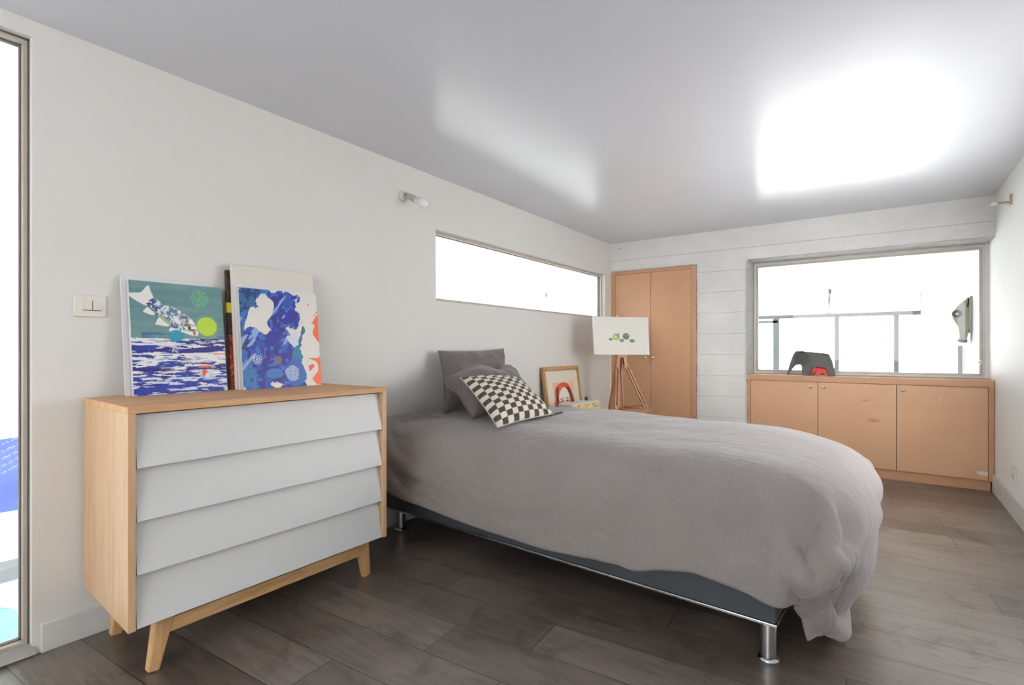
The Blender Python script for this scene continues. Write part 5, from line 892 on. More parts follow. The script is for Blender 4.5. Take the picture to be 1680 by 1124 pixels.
1,0,-1,1,0,0,-1,0,1,0,0,-1,0,0,0,0,1,2,-3,-1,5,-5,1,1,0,0,0,0,-1,0,0,0,0,0,0,0,0,0,1,-1,0,0,0,0,0,1,-1,0,0,0,0,1,0,0,-1,0,0,1,0,-1,0,0,0,0,1,1,2,-4,-1,0,0,-1,0,0,0,0,0,1,1,1,-2,0,0,1,-1,3,-2,-1,1,-1,-3,1,2,0,0,1,0,-1,0,3,-3,0,1,0,1,-1,0,-1,0,0,0,0,0,0,0,0,0,0,0,0,
0,0,0,0,0,0,0,1,0,-1,0,0,1,0,0,-1,1,0,0,-1,1,0,-1,0,1,4,-4,-2,-1,1,0,0,0,0,-1,0,2,1,-2,-1,2,-1,0,4,-4,0,1,0,-5,1,2,2,0,0,1,0,-1,0,1,0,0,0,0,0,0,0,-1,0,0,0,0,0,0,0,-1,1,0,0,-1,1,0,0,0,0,1,-1,0,0,0,0,0,0,0,1,0,0,0,0,-1,0,0,0,1,1,3,-4,-2,0,0,0,0,0,-1,0,3,1,-2,-2,0,1,
0,4,-3,-3,2,0,1,-1,-2,0,2,0,0,0,0,0,0,0,1,0,0,0,-1,0,0,0,0,0,0,0,0,0,0,0,0,0,1,-1,0,0,0,0,0,0,0,1,0,0,0,0,0,0,0,0,0,1,-2,0,1,0,-1,0,2,4,-5,-2,1,0,0,-1,1,-1,0,4,-1,-5,2,0,0,4,-7,3,0,1,5,-1,-1,-1,-2,0,0,1,-1,0,0,1,-1,1,-1,1,0,-1,0,0,0,0,0,0,0,0,1,-1,0,1,-1,1,0,-1,0,1,
-1,0,1,-1,0,0,0,0,0,0,0,1,0,0,2,-2,-1,0,1,0,0,2,4,-6,-2,1,0,1,-1,-2,1,4,0,-5,0,1,1,-2,-4,1,3,1,-2,0,0,0,1,0,1,0,0,0,0,-1,1,-1,1,0,0,0,-1,1,0,0,0,0,0,1,-1,0,1,-1,0,0,0,0,0,0,0,1,-1,0,0,0,0,1,0,0,0,0,0,0,0,1,-1,0,-1,0,0,0,3,5,-6,-2,0,1,-1,0,-2,3,4,-5,-3,1,2,0,-4,1,1,1,
-8,2,1,2,2,1,0,0,0,0,0,0,-1,1,0,-1,0,0,1,0,0,0,0,0,0,0,0,0,0,0,1,-1,0,1,0,-1,0,0,0,0,0,0,1,-1,0,0,0,0,0,0,0,1,1,-1,0,0,0,0,-1,3,5,-5,-2,-1,1,-1,-2,2,5,-5,-3,1,4,-1,-3,-2,0,3,7,-1,0,-1,-2,-1,-1,-1,0,0,0,0,0,-1,0,0,0,1,0,-1,1,0,0,0,1,-1,0,1,-1,0,0,0,0,0,0,0,1,-1,0,1,0,0,
-1,0,0,0,1,0,0,0,0,0,0,1,-1,0,0,0,0,-1,3,5,-4,-2,-1,0,-1,-1,5,-3,-3,0,4,-5,0,0,0,1,0,0,0,0,0,0,0,0,1,-1,0,0,0,0,-1,0,1,0,0,1,-1,0,0,0,0,0,1,-1,0,1,-1,0,1,-1,0,1,-1,0,0,0,0,0,0,0,1,0,-1,0,0,0,0,0,0,0,1,0,0,-1,1,0,-1,1,7,-6,0,-1,-2,0,4,-1,-3,0,-2,-7,1,1,1,7,-10,2,2,1,2,1,
1,1,0,1,0,-1,0,0,0,0,0,-1,1,0,0,0,0,0,0,0,0,0,0,0,0,0,0,0,0,0,0,0,1,-1,0,0,0,1,-1,0,0,0,0,0,1,0,0,0,0,0,0,0,0,0,0,0,-1,9,-8,0,-1,-1,2,0,-2,1,0,0,0,-4,-5,8,-17,1,1,1,2,2,3,2,2,1,1,1,0,0,0,0,0,1,-1,0,0,1,-1,1,-1,1,-1,0,1,-1,0,1,-1,0,0,0,0,0,-1,1,0,0,0,0,0,0,0,1,
0,0,-1,0,0,1,0,0,0,0,0,0,0,0,1,-3,8,-4,-2,-1,2,-1,-2,-2,8,1,-5,-6,5,-1,-5,0,0,1,1,1,0,0,1,0,1,1,0,0,0,0,-1,0,1,0,0,-1,0,0,0,0,0,0,0,0,0,0,0,0,0,0,0,0,0,0,0,0,1,-1,0,0,1,-1,0,0,1,0,0,-1,0,0,0,1,0,0,0,0,-1,2,-1,2,-2,-2,1,2,-1,7,-4,0,11,-16,-4,1,17,0,0,0,-2,-2,-2,-2,-3,-1,-1,-2,
0,0,0,0,0,-1,0,-1,0,0,1,-1,1,-1,0,1,-1,0,0,0,0,0,0,0,0,0,0,0,0,0,0,0,0,0,0,0,0,1,-1,0,1,0,0,0,0,0,0,0,0,0,0,-1,1,0,1,-3,1,5,-2,-2,-15,18,14,-4,-22,-3,14,-2,-2,-2,-2,-3,-2,-1,1,1,0,1,0,0,0,-1,0,0,-2,1,-1,1,-1,0,0,0,0,0,0,0,0,0,0,0,0,0,0,0,0,0,0,0,0,0,0,1,-1,0,1,-1,1,0,-1,1,
0,0,0,0,0,0,0,0,0,0,0,0,0,-4,0,9,-2,-5,-14,-7,14,15,-14,-7,3,0,-1,-1,-1,2,0,0,0,0,0,0,1,0,-1,0,0,-1,0,-1,1,-1,0,1,-1,0,0,0,0,0,0,0,0,0,0,0,0,0,0,0,0,0,-1,1,0,0,0,0,0,0,0,0,1,0,0,0,0,0,0,0,0,0,0,0,-1,2,-1,-2,-5,14,0,-22,-13,18,-15,14,9,-13,-1,-1,-1,0,1,-1,2,2,0,1,0,1,0,0,0,0,-1,-1,
-1,0,0,0,0,0,0,0,1,-1,0,0,0,-1,1,0,0,-1,1,0,0,-1,1,0,0,0,0,0,0,1,-1,1,-1,1,0,-1,0,1,0,0,0,1,-1,0,0,0,0,-1,0,2,-6,-2,2,-2,-8,12,6,-24,15,9,-3,-1,1,1,1,2,0,0,0,0,2,1,-1,0,0,-1,-1,0,0,0,-1,0,1,-1,0,0,-1,1,0,0,0,0,-1,1,0,0,-1,0,1,0,-1,1,0,0,0,-1,1,0,0,0,1,-1,0,1,0,0,0,0,0,0,
0,0,0,-1,0,-1,1,1,8,-16,-9,1,22,-15,20,-10,-20,6,1,1,1,0,1,0,1,0,0,0,-1,-1,1,-1,0,-1,0,-1,-1,0,0,0,0,0,0,0,0,0,0,0,0,0,0,-1,0,1,0,0,-1,1,0,0,0,-1,1,0,0,-1,1,0,-1,1,0,0,0,0,0,1,0,-1,1,-1,0,1,0,-1,-1,0,2,-17,7,2,11,-22,24,1,2,-8,-1,0,-2,-2,-1,2,1,2,3,1,0,0,-1,0,0,0,-1,0,-1,0,1,-1,0,0,
0,0,0,-1,1,0,0,0,0,0,0,-1,1,0,0,0,0,-1,1,0,0,0,0,0,0,0,0,0,0,-1,1,0,0,0,0,0,0,0,-1,0,0,0,-1,-8,-23,29,20,8,-25,-1,-2,1,2,12,-9,1,2,7,4,0,0,0,-1,-2,0,0,0,0,-1,0,-1,0,0,0,0,1,-1,0,0,0,0,0,-1,0,1,0,0,0,0,0,-1,1,0,-1,1,0,-1,1,-1,1,-1,1,-1,0,1,0,-1,1,0,-1,1,-1,1,0,-1,1,-1,-1,-1,0,
4,3,-10,2,-8,10,1,-3,-5,2,-16,-3,0,1,3,-5,-1,2,2,1,0,0,0,-1,-1,0,-1,0,1,0,0,-1,0,0,0,0,0,0,0,0,0,0,-1,0,0,0,0,0,1,-1,0,1,-1,1,0,-1,1,-1,1,-1,1,0,-1,0,1,-1,0,1,-1,0,-1,1,0,-1,0,-1,1,4,0,9,13,-29,6,-12,12,-7,4,1,0,-1,0,1,-3,-2,2,2,1,0,0,-1,0,1,1,0,-1,0,0,-1,0,1,-1,0,0,0,0,0,0,0,0,0,
0,0,0,0,0,0,-1,1,0,-1,1,-1,0,1,-1,1,-1,1,-1,0,0,0,0,0,0,-1,1,0,-1,0,1,0,-1,0,-2,-4,-5,4,8,-1,-7,-9,17,-1,-14,22,-4,-4,-1,-1,-1,1,-1,3,-2,-3,0,5,4,-1,-1,-2,2,-2,0,1,0,-1,0,0,0,0,0,0,0,0,0,0,0,0,-1,0,1,0,0,-1,1,0,-1,1,0,-1,1,-1,1,-1,0,0,0,0,-1,1,-1,1,-1,0,1,-1,-1,0,1,-1,-1,-1,0,3,-5,-6,-4,13,
7,4,-30,22,9,-20,-5,3,1,1,-6,2,-4,6,7,4,-3,0,-1,0,-8,3,1,0,0,0,0,-1,0,0,0,0,-1,0,0,0,0,0,1,0,-1,0,1,0,-1,0,1,-1,0,1,-1,1,-1,0,0,0,0,0,0,-1,1,-1,0,0,-1,0,1,0,-1,0,-1,1,3,-3,-15,1,4,2,6,15,-26,5,10,18,-8,1,-1,-1,9,-8,15,3,-2,-2,-1,-1,-1,-8,12,-3,-2,-1,0,-1,0,1,-1,0,0,-1,1,0,0,0,0,0,0,0,0,0,
-1,0,1,0,-1,1,0,-1,0,0,0,0,0,0,0,-1,0,1,-1,0,0,-1,0,0,-1,0,0,-1,0,-2,1,0,-1,2,-4,0,1,13,-5,-32,29,-5,-12,0,6,4,-8,8,-5,1,-2,-5,-2,1,5,15,-3,0,-1,0,-1,0,0,-1,0,0,-1,1,0,0,-1,0,0,0,0,0,1,0,0,0,-1,0,1,-1,0,1,0,-1,0,0,0,0,0,0,0,-1,0,0,-1,1,-1,-1,0,-1,0,-1,-1,0,0,0,12,-2,-12,0,4,-1,9,-28,5,12,
-11,-6,-3,-2,6,-4,-1,3,-2,3,11,11,6,-5,-3,0,1,-2,0,-2,0,-1,0,0,1,-1,0,0,1,0,0,0,0,0,-1,0,0,1,0,0,-1,0,1,-1,0,0,0,0,0,-1,0,0,0,0,0,-1,1,-1,1,-2,0,1,2,0,2,4,1,-2,-4,11,-12,-6,-1,-13,-5,17,5,0,2,-4,-6,-1,3,-4,-3,-1,6,12,7,3,-3,-1,-2,-1,-2,-1,1,-6,-1,1,0,0,0,1,0,0,-1,0,1,0,0,0,0,0,0,-1,0,0,1,0,
-1,0,0,0,1,0,-1,0,0,0,0,0,-1,0,0,0,-1,1,-3,-1,-2,4,4,6,-1,-7,4,-2,7,-9,-10,-2,26,22,-18,-17,26,-2,-3,-2,-8,-16,5,-1,9,5,1,-3,-2,0,0,-1,-2,1,-1,-6,0,-1,1,-1,0,0,0,0,1,0,-1,0,0,0,0,1,0,0,0,0,-1,0,0,0,1,0,-1,0,1,-1,0,0,0,0,0,-1,-1,0,1,-2,2,-1,0,-2,-2,-6,8,-4,9,-5,10,-14,-5,-3,11,7,-16,26,25,0,0,-5,-22,1,
3,8,4,-2,-3,-2,-1,0,1,1,2,-1,-24,15,-2,2,-2,1,0,0,0,0,0,0,1,0,0,0,0,-1,0,0,0,0,1,0,0,0,-1,0,0,0,0,0,0,0,0,-1,1,1,-2,-1,0,-4,-1,-3,-1,-3,2,10,-3,11,-15,-1,1,16,-5,1,9,-10,-5,6,10,-2,-3,-1,5,-7,0,2,0,-2,-1,1,3,3,1,-1,-8,-16,14,-2,3,-1,2,-1,0,0,0,1,0,0,-1,0,0,0,1,0,0,0,0,0,-1,0,0,0,0,0,0,0,
0,1,-1,0,0,0,0,0,1,-2,-1,-1,-5,1,-2,4,4,-1,6,-7,-7,3,-1,-3,10,-2,-13,6,17,-10,15,0,0,-7,-5,7,-1,-11,-7,-5,0,-1,-1,-1,0,-3,0,15,8,1,-2,-2,-1,0,0,0,1,-1,0,0,1,0,0,0,-1,0,0,0,0,0,0,0,0,0,0,0,0,0,0,0,0,0,0,0,0,0,1,2,-2,8,-7,-3,4,4,0,-2,-6,-6,-6,8,-5,-2,9,-2,7,-7,1,1,6,6,-2,-4,3,0,0,-2,-13,-10,-4,-2,
-1,1,2,7,11,4,1,-3,-1,1,-1,1,-1,1,-1,0,1,0,-1,0,0,1,0,0,0,0,0,0,0,0,0,0,0,0,-1,0,0,0,1,-1,0,0,0,0,0,0,2,0,9,2,-1,-2,-4,-4,-5,-9,2,4,-7,0,5,5,4,4,-8,-6,7,-8,8,6,1,-3,-13,3,4,-8,-3,-8,2,4,5,4,1,-2,0,3,0,-1,-2,-1,1,-1,0,1,-1,1,0,0,0,-1,0,0,0,0,0,0,0,0,0,0,0,0,1,-1,0,0,0,0,0,0,
-1,1,-1,1,1,1,3,0,-2,-3,2,-6,-10,4,-4,3,-1,-2,1,23,-16,4,7,-13,7,-2,-6,9,8,1,-11,-13,-1,14,-11,6,2,1,0,0,-2,1,2,-1,-1,-5,0,1,1,0,0,-1,1,-1,1,0,0,0,0,0,0,0,0,0,0,0,-1,0,0,0,0,1,-1,0,-1,1,-1,1,0,-1,1,0,1,0,0,2,1,-1,-7,-14,0,5,13,-14,12,0,-9,10,8,-15,2,10,8,4,0,-6,4,8,1,-6,-9,-8,6,0,0,-1,0,-1,1,0,
-4,-3,-1,4,3,1,-1,0,0,0,0,0,0,0,0,1,0,-1,0,0,0,0,-1,0,1,0,-1,0,0,0,1,-1,1,-1,0,0,1,0,1,0,0,0,0,-2,-3,-3,-16,6,2,-4,-2,1,4,21,-5,-10,7,0,-10,6,7,3,1,4,1,0,4,1,-1,-1,-1,-8,-7,-3,-4,-3,-1,0,-1,2,5,4,0,-2,0,0,0,1,-1,0,0,0,1,-1,0,1,-1,0,0,0,0,0,0,-1,1,0,-1,0,0,1,-1,1,1,-1,0,1,-1,1,-1,0,
-3,-3,-7,-10,6,-1,-2,0,6,7,-4,0,13,-4,-5,-1,0,-1,3,2,4,6,2,0,-3,7,-1,-1,-2,-1,-3,-5,-5,-2,-2,-5,2,4,1,-1,1,0,-1,0,1,-1,0,1,-1,1,-1,0,0,0,1,-1,0,0,1,-1,0,1,-1,0,0,0,0,-1,1,0,0,1,-1,0,-1,-2,-2,-6,-3,-4,-2,2,0,2,-2,0,4,18,0,-12,-6,7,2,2,2,-7,13,-10,6,-1,5,-8,5,2,5,2,0,1,-2,-1,-1,-5,-5,0,-6,0,0,1,-1,0,
1,0,-1,0,1,-1,1,-1,0,0,0,0,0,1,0,-1,0,1,-1,0,1,-1,1,0,0,0,-1,0,0,0,0,-3,-6,-2,0,3,2,-3,-2,-6,4,-1,1,-2,9,-1,16,-4,-2,-13,0,5,1,4,15,-3,-9,7,2,-2,5,-2,2,1,1,0,0,0,-5,-1,-6,-2,0,-3,-1,-1,0,1,0,1,0,1,-1,1,-1,0,1,0,0,0,0,0,0,0,0,-1,1,0,0,1,0,-1,-1,0,1,-1,-1,-1,0,2,3,-2,0,0,-6,3,-6,5,-10,9,
5,-2,-9,5,-1,15,-10,5,-4,-12,7,-4,10,1,-3,-2,4,2,-3,2,-1,5,-3,-5,-4,-1,4,4,-1,-2,2,-1,-3,-2,-1,-1,0,-1,0,0,1,-1,1,0,0,0,0,0,0,0,0,1,0,0,0,0,-1,0,0,1,1,1,0,1,0,0,-1,-1,3,4,0,1,-8,-6,10,-6,0,-5,2,11,-7,-10,0,2,17,5,-7,-2,-17,10,10,0,-2,-1,0,9,-11,1,1,0,-2,1,2,-2,3,0,2,0,-8,-2,-1,0,0,0,0,1,0,0,-1,1,
0,0,0,0,0,0,0,0,0,0,0,1,0,0,1,0,0,0,0,-1,0,0,1,0,1,1,1,0,0,-3,6,-7,-6,10,1,-9,0,3,10,-9,-2,-5,-3,2,1,2,5,-7,9,3,-2,-4,-1,6,1,-9,3,1,0,-2,3,-1,0,-1,-5,2,-1,-2,0,0,1,1,0,-1,0,0,0,0,0,0,0,0,0,0,0,0,0,0,0,0,0,1,0,0,0,0,0,1,-1,0,0,0,0,0,-1,1,1,1,0,7,-9,-4,9,-1,-8,-2,5,9,-3,-5,
-11,-5,2,4,5,-3,-4,15,2,-5,-4,6,4,-5,-4,1,5,-1,1,-1,-7,-2,4,-4,5,-6,2,2,-2,0,0,0,0,-1,1,-1,0,1,-1,0,0,1,0,0,0,0,0,0,0,-1,0,1,0,0,0,0,1,0,0,0,1,0,1,-1,0,0,2,2,-3,-7,3,6,-4,-4,-2,5,-6,-1,5,-10,1,1,-3,7,-1,4,16,-8,-7,0,13,-1,-10,-3,3,-5,-7,0,6,3,6,1,-2,2,-10,0,3,0,0,-1,-1,1,-1,1,-1,0,0,1,0,-1,
0,0,0,0,0,1,0,0,0,-1,1,0,0,0,0,0,0,1,0,1,0,1,0,-9,-9,5,20,-8,-2,4,-1,-8,-1,-1,-2,-5,5,17,-6,-11,0,-2,2,-1,6,8,-10,-8,4,17,1,-10,2,5,-5,-1,-5,-4,-3,-10,6,3,7,1,0,-1,-2,-1,1,0,0,0,0,-1,1,-1,0,1,0,0,0,0,0,-1,0,1,0,0,-1,0,1,0,0,0,0,0,0,0,0,1,-2,4,2,-9,-7,18,-14,0,9,-2,-12,1,10,0,-3,-3,11,4,-12,2,
5,-6,-1,11,5,-8,-2,3,11,-4,-5,-1,2,-1,-6,-1,3,3,-12,0,5,0,-1,-1,0,3,0,-1,0,0,0,1,-1,1,0,-1,0,0,1,0,0,0,0,-1,0,1,0,0,-1,0,0,0,0,0,0,0,1,-1,1,2,-5,3,-1,1,0,-11,-1,11,1,-9,0,7,-6,2,1,7,2,-15,4,-1,-6,5,10,-1,-9,-2,5,12,-4,-1,10,0,-5,-8,0,4,-21,3,2,-1,1,2,3,-1,1,-1,1,-1,1,-1,1,-1,0,0,1,0,-1,0,0,1,
0,0,0,-1,0,0,0,0,0,1,-1,0,0,0,-1,0,1,0,-1,0,-1,-4,8,-7,-5,2,9,-3,-6,6,8,-10,-4,2,12,3,0,-1,0,-2,5,10,-4,-8,-1,0,6,4,-7,9,8,-2,-11,-1,24,-18,-11,1,0,0,-1,1,-1,2,-1,1,0,0,-1,1,0,0,-1,0,1,0,0,-1,0,0,1,0,0,0,0,0,0,-1,1,-1,0,-1,0,0,0,5,4,-2,1,-4,0,6,-4,-7,2,4,-3,-2,2,4,3,0,-10,7,-4,3,1,-4,-6,5,
3,-4,-8,1,-3,4,-5,-11,6,1,-2,-4,7,15,5,-2,1,1,1,-1,1,0,1,0,-1,1,0,-1,1,0,0,0,-1,1,0,0,0,0,-1,0,0,0,0,0,0,0,0,1,0,1,0,1,2,2,9,-1,0,0,-4,6,3,1,-5,-1,-4,-5,0,-7,-9,2,5,-9,317,27,26,26,25,26,25,25,25,24,23,22,19,17,14,11,8,4,1,1,0,0,1,0,0,1,0,0,0,-1,0,-1,0,0,0,1,1,0,1,1,0,0,0,-1,0,-1,0,0,
0,0,1,1,2,1,2,0,1,-1,-1,-1,-3,-8,-12,-15,-18,-22,-23,-26,-27,-27,-28,-28,-28,-29,-29,-29,-29,-29,1,-1,0,0,0,-1,1,0,-1,0,-2,0,0,0,-2,1,0,1,-1,0,-1,2,-1,2,-1,-1,2,1,-2,1,0,2,-2,0,0,1,-1,2,0,0,0,0,-1,2,-2,1,0,0,0,-1,0,0,-1,1,-2,2,-2,0,1,-1,2,-1,2,-2,0,1,1,0,0,0,0,0,0,0,3,6,-5,-2,0,-1,-2,1,0,0,-1,-1,-1,-4,-1,0,
0,-1,-3,3,-3,5,-10,2,-2,0,-1,5,-2,0,5,8,-10,1,2,1,-8,0,1,1,0,5,2,2,-4,1,1,4,-1,-3,2,3,-4,-4,-1,1,-2,-2,1,5,-5,0,1,4,5,-1,2,-3,-2,1,5,0,1,0,0,0,-2,3,10,29,-2,-19,-6,0,1,0,0,0,-1,-1,-3,-1,3,0,0,-7,5,0,3,-6,-2,-2,7,-4,1,-4,4,3,2,-4,9,-1,-3,-9,5,1,0,-2,1,-2,5,2,1,-1,4,-1,0,2,4,-3,-5,0,-1,-1,-2,-2,
-1,-1,2,3,-5,-1,4,7,-5,7,-6,-2,1,6,0,0,1,-1,1,0,4,-9,20,11,-8,2,2,-2,0,0,0,-4,0,2,1,0,-6,0,6,-2,6,-11,4,5,3,2,-1,-3,-1,-1,1,8,1,-2,-11,3,5,0,0,-1,-1,-4,0,7,4,0,4,-1,2,1,-11,0,1,2,1,-5,-1,-3,-1,-7,4,0,6,-9,-2,9,2,-1,5,-6,-4,4,4,-1,0,1,0,-1,2,-11,-20,18,-5,0,-1,0,1,-1,-4,0,2,3,0,-4,-5,6,1,9,-12,-1,
15,2,-1,-1,1,-1,-2,-1,-4,-2,12,-14,3,4,1,0,0,1,0,-1,-7,-2,14,3,-16,-2,3,7,-2,-2,4,5,0,-1,-4,-2,-2,-2,-1,-2,1,7,-14,1,12,-4,3,2,-7,-2,5,1,0,0,0,2,-2,-9,2,-2,-5,-1,0,1,-1,-3,0,4,1,0,-2,-7,8,2,3,-4,-5,11,3,0,-1,0,0,0,0,-3,-1,5,-13,2,5,1,1,0,0,0,1,-1,4,-1,-13,-3,9,-7,2,0,12,-4,3,0,2,-2,1,1,-3,0,-2,-3,-4,4,
0,-11,5,11,-5,3,-1,-7,1,4,-1,1,1,0,-3,-2,6,-4,-5,0,0,-1,-2,-1,4,0,1,0,-6,2,7,1,0,-4,2,7,0,-1,-1,2,-1,-1,0,-1,0,-2,-9,6,3,0,0,1,0,0,0,2,2,1,0,-7,-5,2,-2,1,2,8,0,-5,-7,4,3,1,3,-1,0,-1,-2,-7,6,-6,-6,9,5,-3,2,-3,-6,5,1,0,-1,2,-2,-1,1,1,-5,0,-1,-1,-2,4,1,1,-1,-1,-4,8,-1,2,0,-2,4,3,-1,0,-1,0,0,0,
0,1,3,-12,1,4,1,0,0,-1,1,1,1,6,-2,-8,-5,3,0,1,-1,0,-6,3,1,-2,3,-1,2,3,1,3,0,0,-1,-2,-2,2,-11,0,10,-1,0,1,-6,-1,4,-1,1,1,-2,-1,0,2,-5,-1,0,-2,3,1,0,-1,2,-6,5,4,-1,1,1,-1,3,1,-1,0,0,0,0,0,0,2,2,-8,3,1,-1,0,1,3,1,-1,5,-10,-7,-5,0,3,3,5,6,0,-4,-9,-2,4,1,3,1,2,1,-1,1,0,0,1,-3,0,-2,-12,8,6,
-2,1,-1,-5,2,1,0,-1,-1,0,0,1,-5,0,-1,0,2,1,-1,0,0,-2,6,0,0,1,-2,-3,10,-4,1,-1,1,0,0,0,1,4,-2,-2,1,0,5,4,0,0,-1,-1,-8,1,0,0,2,0,2,0,-5,-13,8,5,2,1,0,0,0,-1,-4,0,0,1,0,0,-1,-1,1,-5,-9,12,-1,0,2,-5,-1,2,0,0,-1,0,0,2,-5,0,-1,3,0,0,-1,2,-3,3,2,1,0,0,-5,7,-1,-1,1,0,0,0,1,0,2,1,-10,9,1,3,
-6,-8,-1,-1,-5,-2,-1,2,2,3,1,1,0,1,-3,2,-5,0,1,1,2,1,2,1,7,-1,-1,0,0,-1,1,0,0,1,-7,1,5,-2,0,0,-3,0,0,0,-1,-1,2,0,-4,0,1,1,0,-1,1,0,-2,4,1,-1,0,-1,3,0,-1,1,0,0,0,0,-1,2,-1,-8,1,0,9,-2,-5,0,1,-4,2,2,2,0,1,1,1,3,1,-7,-1,2,1,-1,0,-1,0,2,-1,0,-2,3,0,-1,0,0,0,0,1,0,-1,-5,5,-1,0,-1,-1,0,
-1,0,-1,0,1,1,-4,1,1,0,0,1,-1,0,2,1,-1,1,1,-1,-2,4,-2,1,-1,1,-1,0,2,-2,-4,1,-1,0,-3,0,3,3,-2,2,1,0,-1,0,-1,1,2,0,1,0,-1,0,-1,0,-1,1,0,0,1,-1,-1,-1,2,0,-1,1,0,0,0,1,0,-3,2,1,-2,0,-1,-2,1,0,-3,2,1,0,-2,0,0,0,0,0,1,0,0,1,1,-1,1,-1,1,-1,0,2,-1,0,0,0,-2,-1,2,-1,0,-2,0,1,3,0,-1,0,0,0,
1,0,0,-1,-2,1,0,0,2,0,0,0,0,-1,0,-1,3,0,-1,0,-1,1,0,0,0,0,0,0,1,-2,-1,2,-1,0,-1,0,-1,-1,0,-1,3,0,-3,0,1,0,0,0,0,1,1,1,-1,0,-1,3,-2,0,2,-1,0,-1,0,0,-1,1,0,1,0,1,2,1,-2,-1,-1,0,0,1,0,-1,1,0,0,0,1,0,-2,1,-1,0,0,0,0,0,-3,6,-3,0,-1,0,2,-1,1,-1,0,1,0,-1,-1,0,0,0,-1,-1,0,0,-1,1,1,0,
-3,1,0,0,0,1,0,0,1,0,0,-1,1,-1,1,-1,1,0,1,-1,1,-1,1,0,0,1,2,1,1,1,1,0,0,-1,1,0,0,-1,-3,-2,1,-2,-5,4,2,-1,1,-1,0,0,0,0,0,-5,10,-5,0,-1,0,2,-2,2,0,-1,0,-1,-1,1,0,0,0,0,-1,0,-1,0,2,-1,-2,-1,0,1,0,0,1,0,1,0,0,0,0,0,0,0,0,0,0,0,0,0,0,0,1,1,0,0,-1,-1,-3,-2,-1,1,1,1,1,3,3,2,-1,-2,
0,-1,0,1,1,1,-1,0,-2,-1,0,-1,-5,9,-2,-1,-1,0,2,-1,0,-1,1,-1,-2,1,1,0,0,-1,0,0,0,1,1,-1,-3,0,1,-1,1,-1,1,1,1,0,0,0,0,0,0,0,-1,1,0,1,-1,1,0,1,0,0,0,0,0,-2,0,0,0,0,0,0,1,1,0,1,0,4,1,0,0,0,0,-1,-2,-1,-1,-1,-1,0,-1,-4,7,0,-2,-1,2,-1,1,0,-2,0,-1,-1,2,0,0,0,0,0,0,-1,2,0,-3,1,-1,0,0,1,
0,0,1,0,1,0,-1,0,0,0,0,-1,1,0,0,1,1,0,0,1,0,1,-1,-1,0,-1,0,-1,-1,0,-1,-1,1,-2,-1,-2,1,1,3,3,-2,1,1,-1,1,1,0,0,0,-1,-3,6,-1,0,-2,2,-1,0,0,-1,0,-1,0,1,0,1,0,-1,0,1,0,0,-3,0,0,0,0,0,1,0,0,1,0,1,0,0,0,-1,1,-1,0,0,1,0,0,1,1,-1,1,-1,0,2,0,0,0,-1,1,-1,3,2,-2,-4,0,-3,-1,0,-2,-3,6,2,
3,2,1,0,-1,-1,-2,-1,-1,-4,11,-6,1,0,0,-1,-1,0,-1,-1,2,0,1,-1,1,-1,1,0,0,0,-3,-1,0,1,-1,1,0,1,0,1,0,0,1,0,-1,1,-1,0,-1,2,0,0,1,1,0,0,1,-3,-3,0,2,2,1,1,-1,1,-3,-1,4,6,-4,-3,-1,1,0,-2,-5,-1,0,1,1,0,0,1,2,2,0,1,-7,13,-6,0,0,-1,0,-1,0,-1,1,0,0,1,-1,0,0,1,1,-1,-3,0,0,-1,1,-1,1,0,0,1,0,1,
0,0,1,-1,0,0,1,-1,1,1,0,-2,-1,0,-2,1,0,0,2,1,1,1,1,0,0,-1,-4,1,6,4,-4,-5,2,2,-2,-1,0,-1,0,0,1,0,1,0,0,0,0,-6,8,-2,-1,0,-1,1,-1,0,0,0,0,0,0,0,0,0,2,-1,-3,-1,0,0,0,1,0,0,0,0,1,-1,1,1,0,1,0,0,-1,1,0,0,0,1,1,-1,1,0,0,-3,0,1,1,2,0,0,0,0,0,-4,-2,4,6,-1,-6,2,4,-2,-2,0,-1,0,0,1,
-1,0,1,0,0,0,-3,2,-1,1,0,-1,1,0,-1,0,0,0,1,-1,1,0,0,0,-3,0,0,0,0,0,-1,0,1,0,0,1,0,0,1,0,0,1,0,0,1,1,2,1,0,2,-1,1,0,-3,-3,0,1,-1,1,0,0,0,1,0,0,-4,0,6,2,-7,0,7,0,0,-3,-2,-1,0,1,0,0,-1,0,0,0,-1,0,0,0,1,-1,1,-1,0,0,0,0,-1,1,1,1,-1,-3,0,0,0,0,0,1,0,0,-1,0,0,1,0,1,0,1,1,
0,-1,-1,0,-2,-1,0,-1,2,2,2,2,-1,-1,0,0,0,0,1,1,-1,2,-1,0,-2,-2,4,4,-5,-7,8,2,-1,-2,1,-1,0,0,-1,1,-1,0,-1,-1,1,0,1,0,0,0,-1,0,0,0,0,-1,1,1,0,1,-2,0,0,0,1,-1,0,-1,0,0,0,-1,1,1,0,2,0,0,1,0,0,-1,1,0,0,-1,-3,0,4,2,-1,-1,-1,1,0,0,0,0,1,-1,2,0,0,0,-4,-1,2,2,-8,4,7,0,-3,1,-1,0,0,-1,0,-1,
0,0,0,0,0,1,0,0,-1,1,-1,0,0,0,1,1,0,-1,-2,0,1,0,-1,0,0,1,-1,-1,0,1,-1,1,1,0,2,-1,0,0,0,1,-1,3,-1,-2,-1,-1,-1,4,1,-1,-1,0,0,0,1,-1,1,0,-1,1,1,0,1,1,0,-3,0,-6,0,8,2,-3,0,-1,0,-1,0,-1,0,1,0,0,0,0,1,0,0,-1,1,0,0,0,0,1,0,0,-2,1,0,0,1,0,-1,0,0,-1,0,0,1,0,0,1,-1,1,0,1,0,-1,4,-3,
